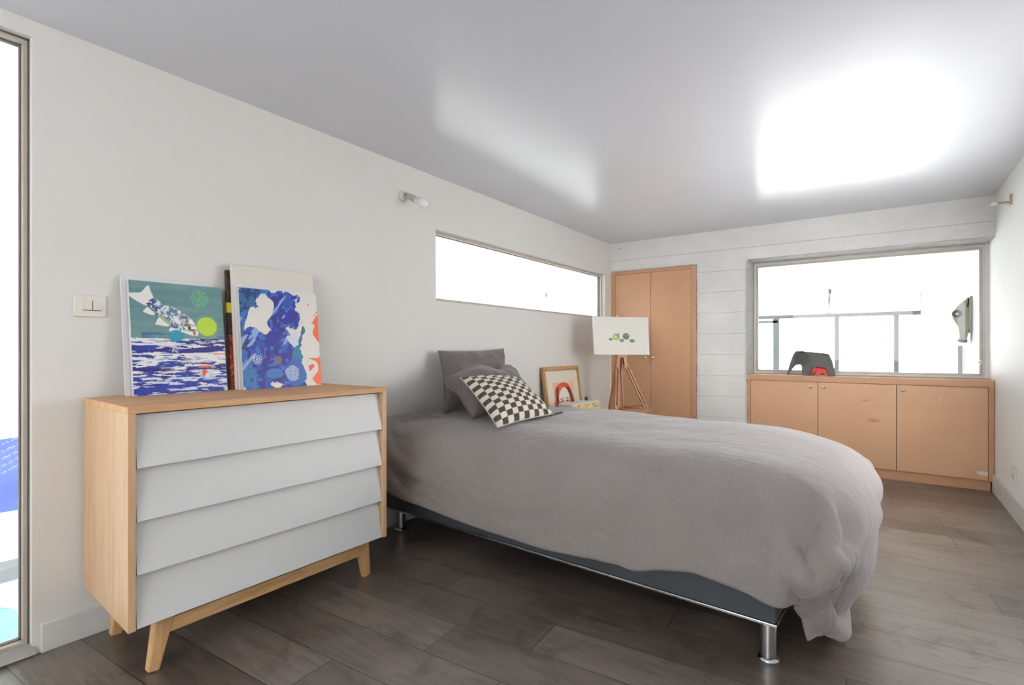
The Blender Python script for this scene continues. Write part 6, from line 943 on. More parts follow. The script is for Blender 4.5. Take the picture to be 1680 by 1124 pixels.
-1,1,0,-3,-3,1,5,0,-1,0,-1,1,-1,1,-1,0,1,-1,0,0,0,0,0,3,0,0,-3,-2,3,2,-1,0,-1,1,-1,0,-1,0,1,0,0,0,0,0,1,0,-1,0,0,1,0,1,0,0,-1,1,-1,1,-1,0,1,-1,0,1,0,-1,0,1,0,0,0,1,1,-3,1,3,-4,0,2,0,0,0,-2,-3,0,6,-2,-1,0,0,-1,0,0,0,-1,1,0,1,0,1,0,-1,2,-1,1,-2,-1,1,2,0,-1,-1,0,0,1,-1,0,1,1,-1,
1,0,-1,0,1,0,1,0,0,1,0,-1,-1,0,1,0,0,0,-1,0,0,0,1,1,0,-1,0,-1,0,-1,-1,5,4,-6,-1,1,0,1,-1,0,0,-1,-1,-3,8,-4,0,0,0,-1,-1,0,1,-1,1,0,0,0,1,1,-2,2,-1,1,0,0,-1,0,1,0,0,0,-1,1,-1,0,1,0,0,0,1,0,0,1,-1,2,0,0,0,0,-1,0,0,1,0,0,0,0,0,0,0,1,-1,1,-1,0,0,0,1,0,-8,6,2,0,-1,0,1,0,-1,0,
-1,0,-3,5,-2,-1,3,-1,0,-2,-1,1,-1,0,1,0,0,0,1,-1,0,0,0,1,0,0,1,0,0,0,0,0,0,-1,2,-1,0,1,0,0,0,1,0,2,-1,1,-1,1,-1,0,0,0,0,0,0,0,0,1,0,0,0,-1,1,0,0,0,1,-5,4,-1,4,0,1,0,0,0,-1,-1,-2,-1,-1,-1,1,-1,-2,2,1,0,-1,-1,1,1,0,-1,0,0,1,0,1,0,0,-1,0,1,-1,1,0,0,1,-1,1,0,-1,1,0,1,0,1,0,0,
0,2,-1,1,0,-1,-2,0,1,0,0,0,0,0,1,0,-1,0,1,0,-1,1,0,1,-4,3,1,0,-6,-1,0,0,-1,0,2,1,3,0,-1,0,0,-1,-1,-1,0,2,0,0,0,1,0,0,0,0,0,0,0,0,0,0,1,0,0,0,0,1,0,0,0,0,-1,1,1,-1,0,0,1,0,1,2,0,0,0,0,-2,1,-1,0,0,0,1,0,-1,1,0,0,-1,1,1,0,1,-3,2,1,1,-4,1,1,-1,0,1,-1,0,0,-1,0,0,-1,-1,1,
-1,0,0,0,1,1,-1,-1,0,2,0,0,0,2,2,-2,-1,0,-1,0,0,0,1,0,0,1,0,1,-1,0,-1,1,0,1,-1,1,0,3,-1,1,0,0,-2,0,0,0,1,0,0,0,0,0,0,-1,0,0,1,1,-1,2,0,3,-7,3,0,0,0,-1,0,1,-1,0,0,0,-1,-1,1,0,1,-1,0,0,0,0,1,-1,0,-1,1,1,0,-1,-1,2,0,-1,0,0,0,0,1,0,1,0,0,0,0,0,0,-1,1,0,1,0,0,3,0,1,-1,0,
-3,1,1,0,-1,1,-1,0,1,-1,0,1,0,-1,1,0,2,0,4,-8,4,0,0,-2,0,0,0,0,1,-1,1,0,2,0,-1,0,0,1,-1,0,0,-1,-1,0,0,0,0,0,1,-1,0,-1,1,0,0,-1,0,0,0,1,0,1,0,0,0,0,-1,0,0,0,0,1,1,3,-1,1,0,0,-2,0,0,0,1,0,0,0,-1,1,0,-1,1,0,0,1,1,2,-5,4,-1,-1,0,0,0,0,0,0,-1,3,2,4,1,-1,0,-2,-1,0,1,0,-1,-1,
-1,-1,-2,0,-1,0,1,1,-2,1,-2,1,-1,0,0,0,0,0,1,0,0,1,-1,0,0,0,0,0,1,0,1,3,0,0,0,0,-2,0,1,0,0,-1,1,0,0,0,0,0,0,1,0,0,-1,0,2,0,0,-1,0,0,-1,0,0,1,4,2,1,-2,0,1,1,1,1,-1,-2,-1,0,-1,0,0,-2,-3,0,0,-1,2,2,-3,1,-2,0,0,0,0,0,0,0,1,0,0,0,0,-1,0,0,1,0,1,1,3,0,0,0,0,-1,0,0,0,0,1,
-1,0,1,-1,0,1,0,0,0,0,0,0,0,0,0,0,-1,0,1,1,2,1,-2,-3,-3,-1,-1,1,2,3,1,2,-1,-1,-2,1,0,-2,2,1,-2,0,-1,-2,1,5,-3,1,-1,-1,1,0,0,0,0,-1,1,0,0,0,0,0,-1,1,0,0,2,3,0,1,-1,0,2,-1,0,0,0,-1,1,0,-1,0,1,0,0,0,0,-1,0,0,0,-1,1,0,0,1,0,-1,-3,-3,-1,0,0,1,1,1,1,1,-2,-1,2,3,-1,-1,1,4,-2,-2,1,-2,
0,0,-2,0,9,-6,-1,1,-1,1,0,0,-1,1,0,-1,1,1,0,-1,0,0,0,0,2,2,1,0,0,0,2,0,0,0,0,0,-1,1,0,0,-1,0,1,0,-1,0,0,-1,-1,1,-1,0,0,-2,-1,-1,1,1,0,0,0,-1,-1,0,-1,-1,1,0,1,0,7,-2,-1,-1,5,-1,-3,0,-1,0,-1,-2,-2,13,-5,-2,0,0,0,-1,1,-1,0,1,0,1,1,-1,0,-1,1,0,1,4,-1,0,0,0,2,1,-1,0,0,0,0,-1,1,0,0,0,
0,0,0,-1,-1,0,0,-1,0,0,0,1,0,1,1,1,-1,-1,-1,-2,-2,-1,-1,-1,1,1,1,0,-1,5,-1,-1,0,6,0,-4,-1,-1,0,0,-4,-4,15,-3,-2,-1,0,0,-1,0,0,0,1,1,1,1,-2,1,0,0,0,4,0,0,0,1,3,-1,1,0,-1,0,0,0,-1,1,0,1,-1,1,-1,-1,-1,0,0,0,0,0,0,-1,2,1,0,0,-1,-1,-1,0,-1,-1,-1,-1,0,0,1,1,1,-2,3,0,0,0,4,2,-4,-2,0,-1,1,-3,
-6,12,1,-4,0,0,-1,0,0,0,0,2,2,0,0,-1,0,0,0,5,-1,-1,1,0,2,1,-1,0,0,0,0,0,0,0,0,0,1,-2,0,0,0,-1,0,-1,0,0,0,0,-2,-1,0,-1,2,0,1,0,1,-1,0,0,-1,0,-1,1,1,4,-4,1,-1,2,1,1,4,-4,-2,0,-1,1,-1,-6,8,2,-5,0,0,0,-1,1,0,0,3,1,0,-1,1,0,-1,3,2,-2,1,1,2,0,0,0,0,-1,0,0,0,0,0,0,0,1,0,-1,-1,-1,
0,1,0,0,0,0,-1,0,-1,1,1,3,1,0,-1,-1,-2,-1,0,0,0,-1,-2,1,4,-2,0,-2,1,4,-1,8,-5,-4,0,-1,0,0,-6,9,-1,-2,-1,0,0,0,0,-1,3,2,0,0,0,0,-1,2,7,-4,0,0,2,0,0,-1,0,0,0,0,0,-1,1,0,0,0,-1,0,0,0,0,0,0,-1,0,0,0,0,1,1,2,1,3,3,-2,-2,-3,-1,-1,-1,0,0,-1,-1,0,3,-1,-2,-1,1,2,-3,10,-4,-2,-1,0,-1,-1,-8,15,-6,
-1,-1,1,0,0,-1,0,5,0,-1,1,1,-2,-1,2,2,1,0,2,-1,0,0,-1,1,-1,0,0,0,0,0,0,0,1,0,-1,0,0,0,-1,1,-1,1,0,0,0,0,-1,0,0,1,3,0,1,-1,-2,0,0,1,2,-4,-1,0,1,1,-1,-3,1,0,-3,10,-3,-1,-1,0,-1,0,-11,18,-4,-3,-1,0,0,0,-1,3,2,0,-1,1,-1,1,-2,1,4,1,2,-1,-1,0,0,0,0,0,-1,1,0,0,0,0,0,0,1,-1,0,-1,1,-1,1,-1,
2,0,1,0,1,0,0,-2,1,2,-1,0,0,-1,-1,0,1,1,-1,-1,0,0,0,-1,-1,0,0,-2,5,-1,0,-1,0,0,0,-11,13,1,-3,-1,0,-1,-2,2,2,1,0,1,-1,2,5,-6,3,0,0,0,0,0,0,-1,1,-1,1,-1,0,0,1,0,-1,0,0,1,-1,0,0,0,0,0,0,1,0,1,0,0,-1,-1,-1,1,3,0,1,-1,0,-2,-1,2,1,-1,0,0,0,0,-1,0,0,-1,0,4,-2,-1,1,-1,0,-1,-7,8,2,-3,0,0,
-2,1,2,1,1,1,-2,-4,6,-1,2,1,1,0,0,-1,0,0,-1,0,0,0,0,1,-1,0,1,0,0,-1,0,1,-1,0,0,2,1,1,1,0,-3,-2,-1,1,0,0,1,1,1,1,-1,0,-2,0,1,1,0,0,0,0,0,-1,-1,1,-1,-1,3,-1,-1,1,-1,0,-1,-6,8,-1,-1,0,-1,-1,3,0,2,1,2,-9,-10,18,1,-2,1,0,-1,0,0,0,0,0,-1,1,0,-1,0,0,-1,0,0,1,0,-1,1,0,0,-2,0,0,0,0,2,0,
-1,0,1,1,0,1,1,1,1,0,-1,-1,0,0,0,-1,0,3,1,-2,-1,-2,1,-1,-1,2,0,-1,0,1,-1,0,-8,12,-5,-1,-1,-1,2,1,3,2,0,-3,-5,0,5,3,2,0,0,0,-1,0,-1,0,0,0,-1,0,0,-1,1,-1,0,1,0,0,-1,1,0,1,-1,-1,0,0,0,1,1,0,-1,0,1,1,0,1,1,2,-1,-2,-1,0,0,0,0,-2,0,2,1,0,-1,0,0,0,0,-1,0,-1,1,0,0,-9,10,-2,-2,-1,2,1,1,1,
0,-4,7,-7,2,1,2,0,0,0,0,-1,0,0,0,-1,0,0,-1,0,-1,1,0,-1,0,0,1,0,1,0,0,0,-1,0,1,0,0,0,0,1,-1,0,0,1,0,-1,1,1,0,0,-1,2,0,-2,-1,1,-1,1,0,0,0,-1,-1,1,0,-1,0,-1,0,1,-5,3,0,-3,4,-1,2,7,3,-5,4,-10,-5,2,4,-1,0,-1,1,-1,1,-1,0,-1,1,-2,0,0,-1,0,-1,1,0,1,0,0,0,1,0,0,0,-1,1,2,0,-2,0,-1,0,0,
1,-2,0,0,1,0,1,0,0,-1,1,1,-1,1,1,-1,-1,0,-1,0,0,-1,-1,1,-1,0,0,-2,0,-1,1,-3,2,1,4,-2,15,-5,-7,9,-14,-1,6,0,0,0,-1,0,-1,0,-1,0,-1,0,-1,-1,0,-1,0,-1,1,0,1,1,0,0,0,0,-1,0,-1,0,0,1,0,0,1,0,-1,1,0,1,-1,0,-1,0,1,0,-2,1,1,-1,0,1,0,-1,0,-1,0,-1,0,0,0,-1,-1,0,0,-2,1,-3,-1,2,2,-4,13,-16,13,7,-3,1,
7,-1,0,-1,0,0,-1,0,0,0,-1,-1,-1,-1,0,-1,1,-1,0,0,0,0,1,0,1,-1,0,0,-1,-1,0,1,1,0,0,0,0,0,-1,-1,1,1,0,1,0,-1,1,-1,0,2,-2,0,0,0,-1,0,-1,0,0,-1,0,0,0,-1,-3,1,-1,0,-7,3,-8,15,3,-24,14,21,10,6,7,0,-1,0,-1,0,0,-1,0,-1,0,-1,0,-1,-1,0,-1,0,0,1,0,0,0,0,-1,1,0,-1,0,-1,1,0,1,1,-1,1,0,0,0,-1,0,-1,
1,0,0,1,-1,0,0,-2,2,-1,0,0,0,0,0,0,-1,0,-1,-1,0,-1,0,-2,-2,2,-5,-2,-3,8,-16,0,9,8,9,8,7,0,-1,-1,0,0,-1,0,0,0,-2,0,-1,0,-1,-1,0,0,0,0,1,0,0,0,-1,0,0,0,0,0,0,2,1,-1,0,-1,1,0,2,-1,-2,0,0,0,0,0,0,0,0,0,-1,1,-1,0,0,0,0,0,0,-1,0,0,-1,-1,-1,-2,-2,-6,-1,0,19,11,15,-46,11,-19,5,15,7,-1,-1,0,-1,0,
0,0,-1,-1,1,-1,-1,-1,-1,0,0,0,0,1,0,0,-1,0,0,0,0,0,0,0,1,-1,0,0,1,0,-1,0,-1,1,1,0,0,0,0,-1,0,0,0,-1,1,-1,1,1,0,-1,0,0,0,0,-1,-1,-1,0,-2,-1,-4,-6,-9,18,17,1,16,-26,-6,12,-20,-10,3,0,0,0,0,-1,0,-1,0,0,-1,0,-1,0,0,0,-1,1,0,0,0,0,0,0,0,0,0,0,0,0,-1,0,0,1,0,0,0,0,-1,0,1,1,0,-1,0,1,-1,0,
-1,1,-1,1,0,-1,1,1,0,0,0,-1,0,-1,0,-1,0,-2,-6,3,-3,13,-14,-6,17,-6,4,8,-3,-10,-2,-1,0,-1,-1,0,0,1,0,1,0,0,0,-1,1,0,1,0,1,-1,0,1,0,-1,1,-1,0,1,0,0,0,0,-1,0,1,1,0,-1,0,0,1,0,0,0,0,-1,0,-1,1,-1,1,-1,0,1,0,0,0,0,0,0,-1,1,-1,-1,0,0,0,-7,29,-19,0,-9,3,-2,6,0,11,2,-4,-1,0,1,0,0,0,-1,0,0,0,0,
1,0,0,1,0,1,0,1,0,0,0,0,0,0,0,-1,0,0,0,0,1,1,0,0,0,0,0,0,-1,0,0,0,0,-1,0,1,-1,0,-1,1,0,0,0,1,0,0,-1,0,0,-1,0,0,0,4,9,6,-38,15,5,8,2,5,-17,-5,20,19,-5,1,0,0,0,-1,0,0,0,0,0,0,-1,1,1,0,1,-1,1,0,1,0,0,0,0,0,0,0,0,1,-1,1,0,0,0,0,0,0,0,-1,0,1,-1,0,-1,1,0,-1,0,0,0,0,0,0,
0,0,0,0,1,0,-1,0,0,0,0,-3,-1,10,8,-13,9,5,-21,77,-78,4,-2,5,-4,0,0,0,0,-1,0,1,0,-1,-2,0,2,1,-1,2,-1,0,0,1,-1,0,1,1,0,0,0,0,0,0,1,0,0,0,-1,0,0,-1,0,1,0,-1,1,-1,0,0,0,-1,0,0,0,0,0,0,0,0,1,0,-1,0,1,-1,-1,0,0,0,0,1,3,2,-1,-16,-10,69,-53,7,-2,-6,-4,0,0,1,1,-2,1,-2,-2,-2,2,1,0,1,3,-3,-1,1,
0,0,1,0,0,0,1,0,0,1,0,0,0,0,0,0,0,-1,-1,1,-1,0,0,0,-1,1,0,0,0,0,-1,0,0,-1,1,-1,1,0,0,0,1,-1,0,0,-1,0,-1,2,2,-6,-3,12,4,-3,-12,-8,53,-49,4,-10,-2,-1,1,-1,-2,4,-7,0,1,1,1,0,0,2,-10,3,2,2,0,0,0,1,1,0,0,1,1,-1,1,0,0,0,-1,-1,0,-1,0,0,0,0,0,0,0,0,0,0,-1,1,0,-1,0,0,-1,1,0,0,0,1,-1,1,
0,-1,0,-1,1,-1,1,0,1,2,-3,1,-13,7,62,-40,-11,8,-3,0,-1,1,1,-5,5,0,0,2,0,-1,-3,-11,6,0,1,0,1,2,0,1,0,-1,1,0,0,1,0,0,0,-1,0,-1,-1,0,0,-1,1,0,0,0,0,0,0,-1,1,0,0,0,-1,0,0,0,0,1,0,0,0,0,-1,1,0,-1,-1,1,2,10,3,-11,-7,3,10,-8,18,30,-45,-1,-3,3,0,1,0,5,0,-3,-1,-2,-5,-7,-5,5,2,0,0,1,2,0,1,0,-1,2,
-1,2,0,0,0,0,-1,0,-1,0,-1,0,-1,1,-1,0,0,0,0,1,0,0,0,0,0,0,0,0,1,-1,-1,0,0,1,2,-2,1,1,2,1,2,2,1,2,11,-19,-6,4,12,-12,-20,9,18,2,-1,-1,2,0,-1,1,0,0,-2,-7,-9,-1,3,2,1,1,1,2,-3,9,-3,-4,2,1,1,0,0,1,-1,-1,1,-1,0,-1,0,0,0,-1,1,0,-1,0,1,-1,1,0,1,-1,0,0,0,0,0,2,-1,-1,0,0,-1,4,-4,-1,-2,2,4,8,
1,-9,-2,6,6,-6,8,-7,-18,5,5,3,1,1,-2,-3,1,-4,-2,2,-7,-8,2,3,2,1,0,0,3,-2,2,0,-5,6,0,1,0,0,1,-1,0,0,-1,0,-1,1,0,-1,0,0,0,0,1,-1,0,0,0,1,0,0,0,1,0,0,-1,-1,5,-4,0,-1,2,-5,7,-2,-1,-2,-2,-5,8,2,-1,10,11,-5,-6,-4,-7,8,-7,-12,-1,3,2,1,-13,0,2,-7,-7,2,3,2,0,0,0,0,-2,2,9,-14,10,-6,5,-2,1,0,0,0,0,0,
-1,0,0,-1,1,0,0,0,-1,0,0,1,-1,1,0,0,0,1,0,0,0,0,-1,0,-4,10,-6,-2,4,-4,-3,-2,1,-1,2,16,-2,7,1,8,3,-4,-32,24,-1,-11,-2,-9,-1,-4,-1,0,4,-5,-3,-5,3,5,0,-2,-2,-2,-1,1,3,4,-3,3,-4,3,-9,1,0,1,1,0,0,-1,1,-1,0,0,0,0,0,0,0,0,0,-1,1,-1,0,1,0,0,1,0,0,0,0,0,0,-4,10,-4,-2,1,-5,2,0,5,8,-1,10,-4,0,7,-4,-3,
-6,-8,5,0,4,-11,4,-1,-4,-8,-3,3,1,8,5,4,-6,0,0,0,-1,-1,-2,-8,-13,-8,2,2,6,2,0,1,0,0,0,1,-1,0,1,0,-1,0,1,0,0,-1,0,0,-1,1,0,0,0,1,0,0,0,-1,1,-1,0,-1,1,9,-4,9,-5,0,9,10,3,0,-11,-5,6,7,-6,-5,0,-7,3,-3,1,0,-3,1,-2,-5,0,-2,0,5,7,3,6,1,-1,-3,-5,-8,-11,-9,-5,5,1,0,1,1,2,-1,0,1,0,0,1,0,0,0,0,1,
0,-1,0,1,-1,0,1,-1,0,0,0,0,0,-1,1,0,-1,1,-1,-1,-4,0,10,7,16,8,2,-3,-4,-11,-3,0,16,-1,-12,-1,6,-13,5,2,-2,-1,-1,-8,4,5,-3,-4,0,-1,0,-1,3,2,-3,-8,-6,-5,-3,-2,3,0,0,1,2,0,-1,1,-1,1,0,0,0,1,0,1,0,0,0,1,0,-1,0,1,0,0,-1,0,-1,0,0,0,0,0,0,-1,0,2,0,-2,-4,2,10,11,-3,0,2,0,-2,20,0,-19,0,3,0,-4,-3,4,3,2,
-6,-3,-3,6,9,-7,-5,0,-1,-3,1,-4,-7,-3,-1,-2,-2,2,-1,2,0,4,-1,-2,-2,-1,1,-1,1,1,0,1,0,0,1,0,0,0,0,1,0,-1,-1,-1,1,-1,1,-1,0,1,0,0,0,0,0,0,4,8,5,0,-2,-3,4,0,-3,3,11,16,5,-15,-16,-1,3,1,1,-3,1,0,6,-1,-8,-8,0,12,0,-11,-5,1,-2,-5,2,-4,-5,1,1,0,3,2,1,-4,-6,-2,1,0,-1,0,0,0,1,-1,1,0,1,0,1,0,0,0,1,0,
-1,0,-1,0,0,1,0,1,2,0,0,1,3,1,-1,-2,-2,0,-1,-1,3,5,11,5,16,-17,-2,12,-5,-8,-2,1,1,1,0,-2,-8,8,5,-1,-4,1,-2,-2,-10,-3,-2,-5,1,6,3,4,2,-5,-3,-4,-6,-5,-1,0,-1,-1,0,0,0,0,0,1,-1,1,0,1,-1,1,1,-1,0,0,1,1,0,0,0,-1,1,0,0,4,3,2,2,2,1,-1,-1,-3,-1,1,8,9,-1,14,-12,-1,-13,-1,3,2,1,0,-1,2,0,1,-11,0,2,4,3,-7,
-5,3,-2,-5,-1,-2,-3,6,2,-1,2,-3,-1,-6,-2,-2,-1,-1,-1,0,0,-1,0,0,0,0,1,-1,0,0,1,0,0,1,-1,0,0,-1,1,1,0,1,0,1,0,-1,1,0,0,0,2,3,3,12,8,8,3,-6,-6,-10,3,-1,0,-9,3,3,-1,3,2,-2,1,2,3,-17,2,0,0,-8,-2,2,4,-4,1,3,-4,-2,5,-8,-3,7,-8,1,-2,-1,0,0,0,-1,-1,1,-1,0,0,0,0,1,0,0,0,0,0,0,1,0,0,0,-1,-1,1,2,
1,0,-1,0,0,2,1,7,11,5,5,-3,-4,-4,-6,5,0,-6,-1,0,-3,1,2,1,5,0,1,2,0,0,-2,0,-12,2,-3,-3,2,-3,7,-2,-5,-1,1,-4,-2,1,-7,5,0,-4,1,0,-1,0,-1,-1,0,-1,1,-1,0,0,0,0,0,1,0,0,0,0,0,0,0,1,1,2,0,-1,-2,1,3,5,4,4,3,-5,-8,1,-1,-1,2,-4,1,-3,7,0,-2,-1,2,3,0,3,2,1,2,-2,7,4,-13,-1,-2,-2,1,1,-4,-1,-1,5,-6,-4,
-1,-1,-1,4,-1,-4,10,0,-4,-3,-1,-2,0,0,0,-1,0,0,0,-1,1,0,0,-1,1,0,0,0,0,1,0,0,0,-1,1,1,5,2,1,-1,-1,-3,-2,0,2,-2,2,1,-4,3,-1,-1,-2,4,0,3,2,0,0,1,8,2,-5,4,2,2,-13,-1,-3,-2,2,3,-6,-2,-2,1,-2,-2,1,1,-4,1,1,-3,1,-2,0,1,0,0,0,-1,0,0,-1,1,-1,1,-1,0,0,1,-1,0,0,0,0,-1,1,1,1,1,0,1,-1,-1,0,0,0,2,
2,3,-1,-2,-3,-2,4,-1,-1,2,0,0,2,0,3,0,4,5,-3,2,2,1,-2,1,-14,2,-4,-2,-1,3,1,-6,-3,1,-1,0,3,-4,1,-3,-2,-1,-1,0,1,0,0,0,0,0,0,0,0,-1,1,-1,0,0,0,0,0,0,0,0,-1,0,0,0,0,1,0,0,1,1,0,1,0,0,1,-1,0,1,-1,-1,-3,4,-1,1,1,1,1,0,1,4,4,-1,4,3,3,0,-1,-2,-17,4,0,-5,-2,3,2,-4,-3,-3,2,-2,0,-1,-3,1,1,-2,
-1,0,1,0,0,0,0,1,-2,1,0,1,-1,1,-1,0,0,0,0,0,0,-1,0,0,-1,0,0,0,0,0,0,0,1,-1,0,0,-1,1,0,1,1,-2,-1,1,2,1,1,-1,3,4,-1,0,4,2,-2,3,5,3,-2,2,-17,4,9,-10,-5,-2,6,0,-8,-1,2,-1,-5,2,-3,-2,6,-3,-6,9,-6,0,2,3,0,-2,1,2,0,-1,1,-1,1,0,-1,-1,0,0,0,0,0,0,0,-1,0,-1,1,0,-1,0,0,0,0,-1,0,0,0,-1,0,18,
-11,-5,0,0,1,1,0,4,4,-3,0,7,-1,-1,1,5,8,0,-17,0,0,5,-8,-2,-1,7,0,-9,2,2,-5,-3,2,-2,-1,6,1,-7,4,4,-1,-3,-2,2,2,-1,2,1,-1,0,0,-1,0,0,-1,0,0,1,1,0,0,1,-1,0,0,-1,0,0,-1,-1,0,0,-1,-1,0,0,4,-7,4,8,-3,-4,6,-1,-4,0,6,5,-7,1,7,-3,4,2,-3,6,-15,-1,-2,2,2,-5,0,-2,4,-3,-4,-1,1,-1,-7,3,2,-5,-2,6,2,-4,-1,-1,
2,2,-1,0,1,0,2,1,0,0,1,-1,1,0,0,-1,0,1,0,0,1,0,-1,1,0,-1,0,0,0,0,0,0,0,0,0,-1,-2,0,2,-4,3,9,-1,-7,0,9,0,-4,5,4,-2,-2,4,5,-13,0,-2,-3,1,-1,-3,1,-1,2,-3,0,4,-2,-3,-6,0,3,-2,2,-3,-3,-1,2,1,-1,1,1,-2,1,0,1,1,1,0,2,0,-1,0,1,-1,-1,1,0,0,1,0,0,1,0,0,1,0,0,1,0,0,0,0,-4,0,1,4,-2,-3,3,
8,-1,-3,2,7,0,-3,-4,4,2,3,-7,-17,1,1,-4,-2,2,0,0,-1,-4,-2,1,2,-2,-1,0,-6,-1,15,-5,4,1,-2,-4,-4,-1,-2,-2,1,1,0,0,0,2,1,0,1,1,-1,0,0,0,0,0,1,0,1,0,0,1,0,0,0,1,0,2,1,1,-3,-2,-1,-2,3,1,-3,3,1,3,2,-1,1,3,-5,7,2,0,-5,0,-14,-5,3,1,-3,-2,-1,0,3,1,-3,-3,4,12,1,6,8,-8,-13,-16,-1,3,4,3,2,-2,-2,-2,-3,-3,
-1,0,0,0,1,0,1,0,1,-1,0,1,-1,0,0,1,0,1,1,0,1,0,1,-1,1,-2,-1,-1,0,-1,13,-4,3,13,-9,-5,4,2,0,5,3,-5,4,-6,0,7,0,3]
DN = (92, 78)
co = np.cumsum(np.cumsum(np.array(DUVET_GRID).reshape(3, DN[0], DN[1]), axis=1), axis=2).transpose(1, 2, 0) * .001
bm = B()
vg = [[bm.verts.new(co[i, j]) for j in range(DN[1])] for i in range(DN[0])]
for i in range(DN[0] - 1):
    for j in range(DN[1] - 1):
        f = bm.faces.new((vg[i][j], vg[i + 1][j], vg[i + 1][j + 1], vg[i][j + 1])); f.smooth = True
duv = obj('duvet', bm, M['duvet'], None, True)
tag(duv, 'large crumpled grey linen duvet draped over the bed', 'duvet')
md = duv.modifiers.new('thickness', 'SOLIDIFY'); md.thickness = .026; md.offset = 1
md = duv.modifiers.new('smooth', 'SUBSURF'); md.levels = 1; md.render_levels = 2
def duvet_z(x, y):
    d = np.hypot(co[..., 0] - x, co[..., 1] - y) + (co[..., 2] < .45) * 10
    return float(co[..., 2].ravel()[d.argmin()]) + .014

# ================================================================ PILLOWS
def pillow(name, BL, BR, TL, TR, thick, mat, label, cat, nu=56, nv=44, bow=.05, seed=1, full=.62, dent=None, art=None, piping=True, flat_back=.6, amp=.012):
    BL, BR, TL, TR = [Vector(p) for p in (BL, BR, TL, TR)]
    nrm = (BR - BL).cross(TL - BL).normalized()
    bm = B()
    def pt(u, v, side):
        a, b = 2 * u - 1, 2 * v - 1
        # edges bow inwards, corners stay pointed
        aa = a * (1 - bow * (1 - b * b)); bb = b * (1 - bow * (1 - a * a))
        p = (BL.lerp(BR, (aa + 1) / 2)).lerp(TL.lerp(TR, (aa + 1) / 2), (bb + 1) / 2)
        h = max(0, (1 - abs(a) ** 2.6)) ** full * max(0, (1 - abs(b) ** 2.6)) ** full
        q = p * 7 + Vector((seed * 3.1, 0, side))
        wv = noise.noise(q) * amp + noise.noise(q * 2.6) * amp * .5
        # creases running into the corners
        cr = math.sin(14 * math.atan2(1 - abs(b), 1 - abs(a) + .001) + seed) * amp * .5 * (abs(a) * abs(b)) ** 1.5
        d = (thick / 2) * h * (1 if side > 0 else flat_back) + (wv * min(1, h * 2.5) + cr * (h > 0.02)) 
        p = p + nrm * d * side
        if dent: p = p + dent(a, b, side)
        return p
    fr = [[bm.verts.new(pt(i / nu, j / nv, 1)) for j in range(nv + 1)] for i in range(nu + 1)]
    bk = [[(fr[i][j] if i in (0, nu) or j in (0, nv) else bm.verts.new(pt(i / nu, j / nv, -1))) for j in range(nv + 1)] for i in range(nu + 1)]
    for i in range(nu):
        for j in range(nv):
            bm.faces.new((fr[i][j], fr[i + 1][j], fr[i + 1][j + 1], fr[i][j + 1])).smooth = True
            bm.faces.new((bk[i][j], bk[i][j + 1], bk[i + 1][j + 1], bk[i + 1][j])).smooth = True
    cols = None
    if art:
        bm.verts.index_update(); cols = np.ones((len(bm.verts), 4))
        for g in (fr, bk):
            for i in range(nu + 1):
                for j in range(nv + 1): cols[g[i][j].index, :3] = art(i / nu, j / nv)
    seam = [fr[i][0].co.copy() for i in range(nu)] + [fr[nu][j].co.copy() for j in range(nv)] + [fr[i][nv].co.copy() for i in range(nu, 0, -1)] + [fr[0][j].co.copy() for j in range(nv, 0, -1)]
    root = obj(name, bm, mat, None, True)
    if cols is not None:
        at = root.data.color_attributes.new('paint', 'FLOAT_COLOR', 'POINT'); at.data.foreach_set('color', cols.ravel())
    else:
        md = root.modifiers.new('smooth', 'SUBSURF'); md.levels = 1; md.render_levels = 1
    tag(root, label, cat)
    if piping:
        bm = B(); tube(bm, seam + [seam[0]], .0032, 6); obj('seam', bm, mat if not art else M['piping'], root, True)
    return root
M['piping'] = plain('cream seam', rgb(196, 188, 174), .9)
ZD = .686
BG = (.455, .405, .37)
def dent_slump(a, b, side):                                  # a fold pressed into the top edge of the front pillow
    k = max(0, (b + .1) / 1.1)
    return Vector((0, 0, -.055 * math.exp(-((a - .12) / .20) ** 2) * k - .03 * math.exp(-((a + .9) / .25) ** 2) * k)) + Vector((.05, 0, 0)) * k * math.exp(-((a - .12) / .25) ** 2)
pillow('pillow', (.27, 2.33, ZD + .012), (.27, 3.02, ZD + .012), (.085, 2.470, 1.085), (.095, 3.185, 1.10), .170, M['pillow'], 'dark grey linen pillow standing upright against the wall', 'pillow', full=.5, bow=.065, seed=1, amp=.014)
pillow('pillow', (.62, 2.195, ZD + .020), (.59, 2.86, ZD + .020), (.285, 2.300, .950), (.300, 2.985, .945), .270, M['pillow'], 'slumped dark grey linen pillow between the upright pillow and the checked cushion', 'pillow', full=.42, bow=.03, seed=4, dent=dent_slump, flat_back=.35, amp=.020)
def checks(u, v):
    k = (math.floor(u * 11) + math.floor(v * 14)) % 2
    return rgb(74, 66, 60)[:3] if k else rgb(218, 210, 196)[:3]
pillow('cushion', (.905, 2.046, .704), (.862, 2.660, .704), (.480, 2.245, .932), (.465, 2.800, .924), .140, M['cushion'], 'checked cream and brown cushion leaning on the dark grey pillows', 'cushion', nu=132, nv=140, bow=.05, seed=2, art=checks, flat_back=.5, amp=.006)
bm = B(); hexa(bm, [(.62, 2.56, .704), (.865, 2.63, .704), (.855, 2.775, .704), (.60, 2.74, .704), (.62, 2.56, .712), (.865, 2.63, .712), (.855, 2.775, .712), (.60, 2.74, .712)], 0, .003); lt = obj('laptop', bm, M['laptop'])
tag(lt, 'flat dark grey laptop lying on the duvet behind the checked cushion', 'laptop')
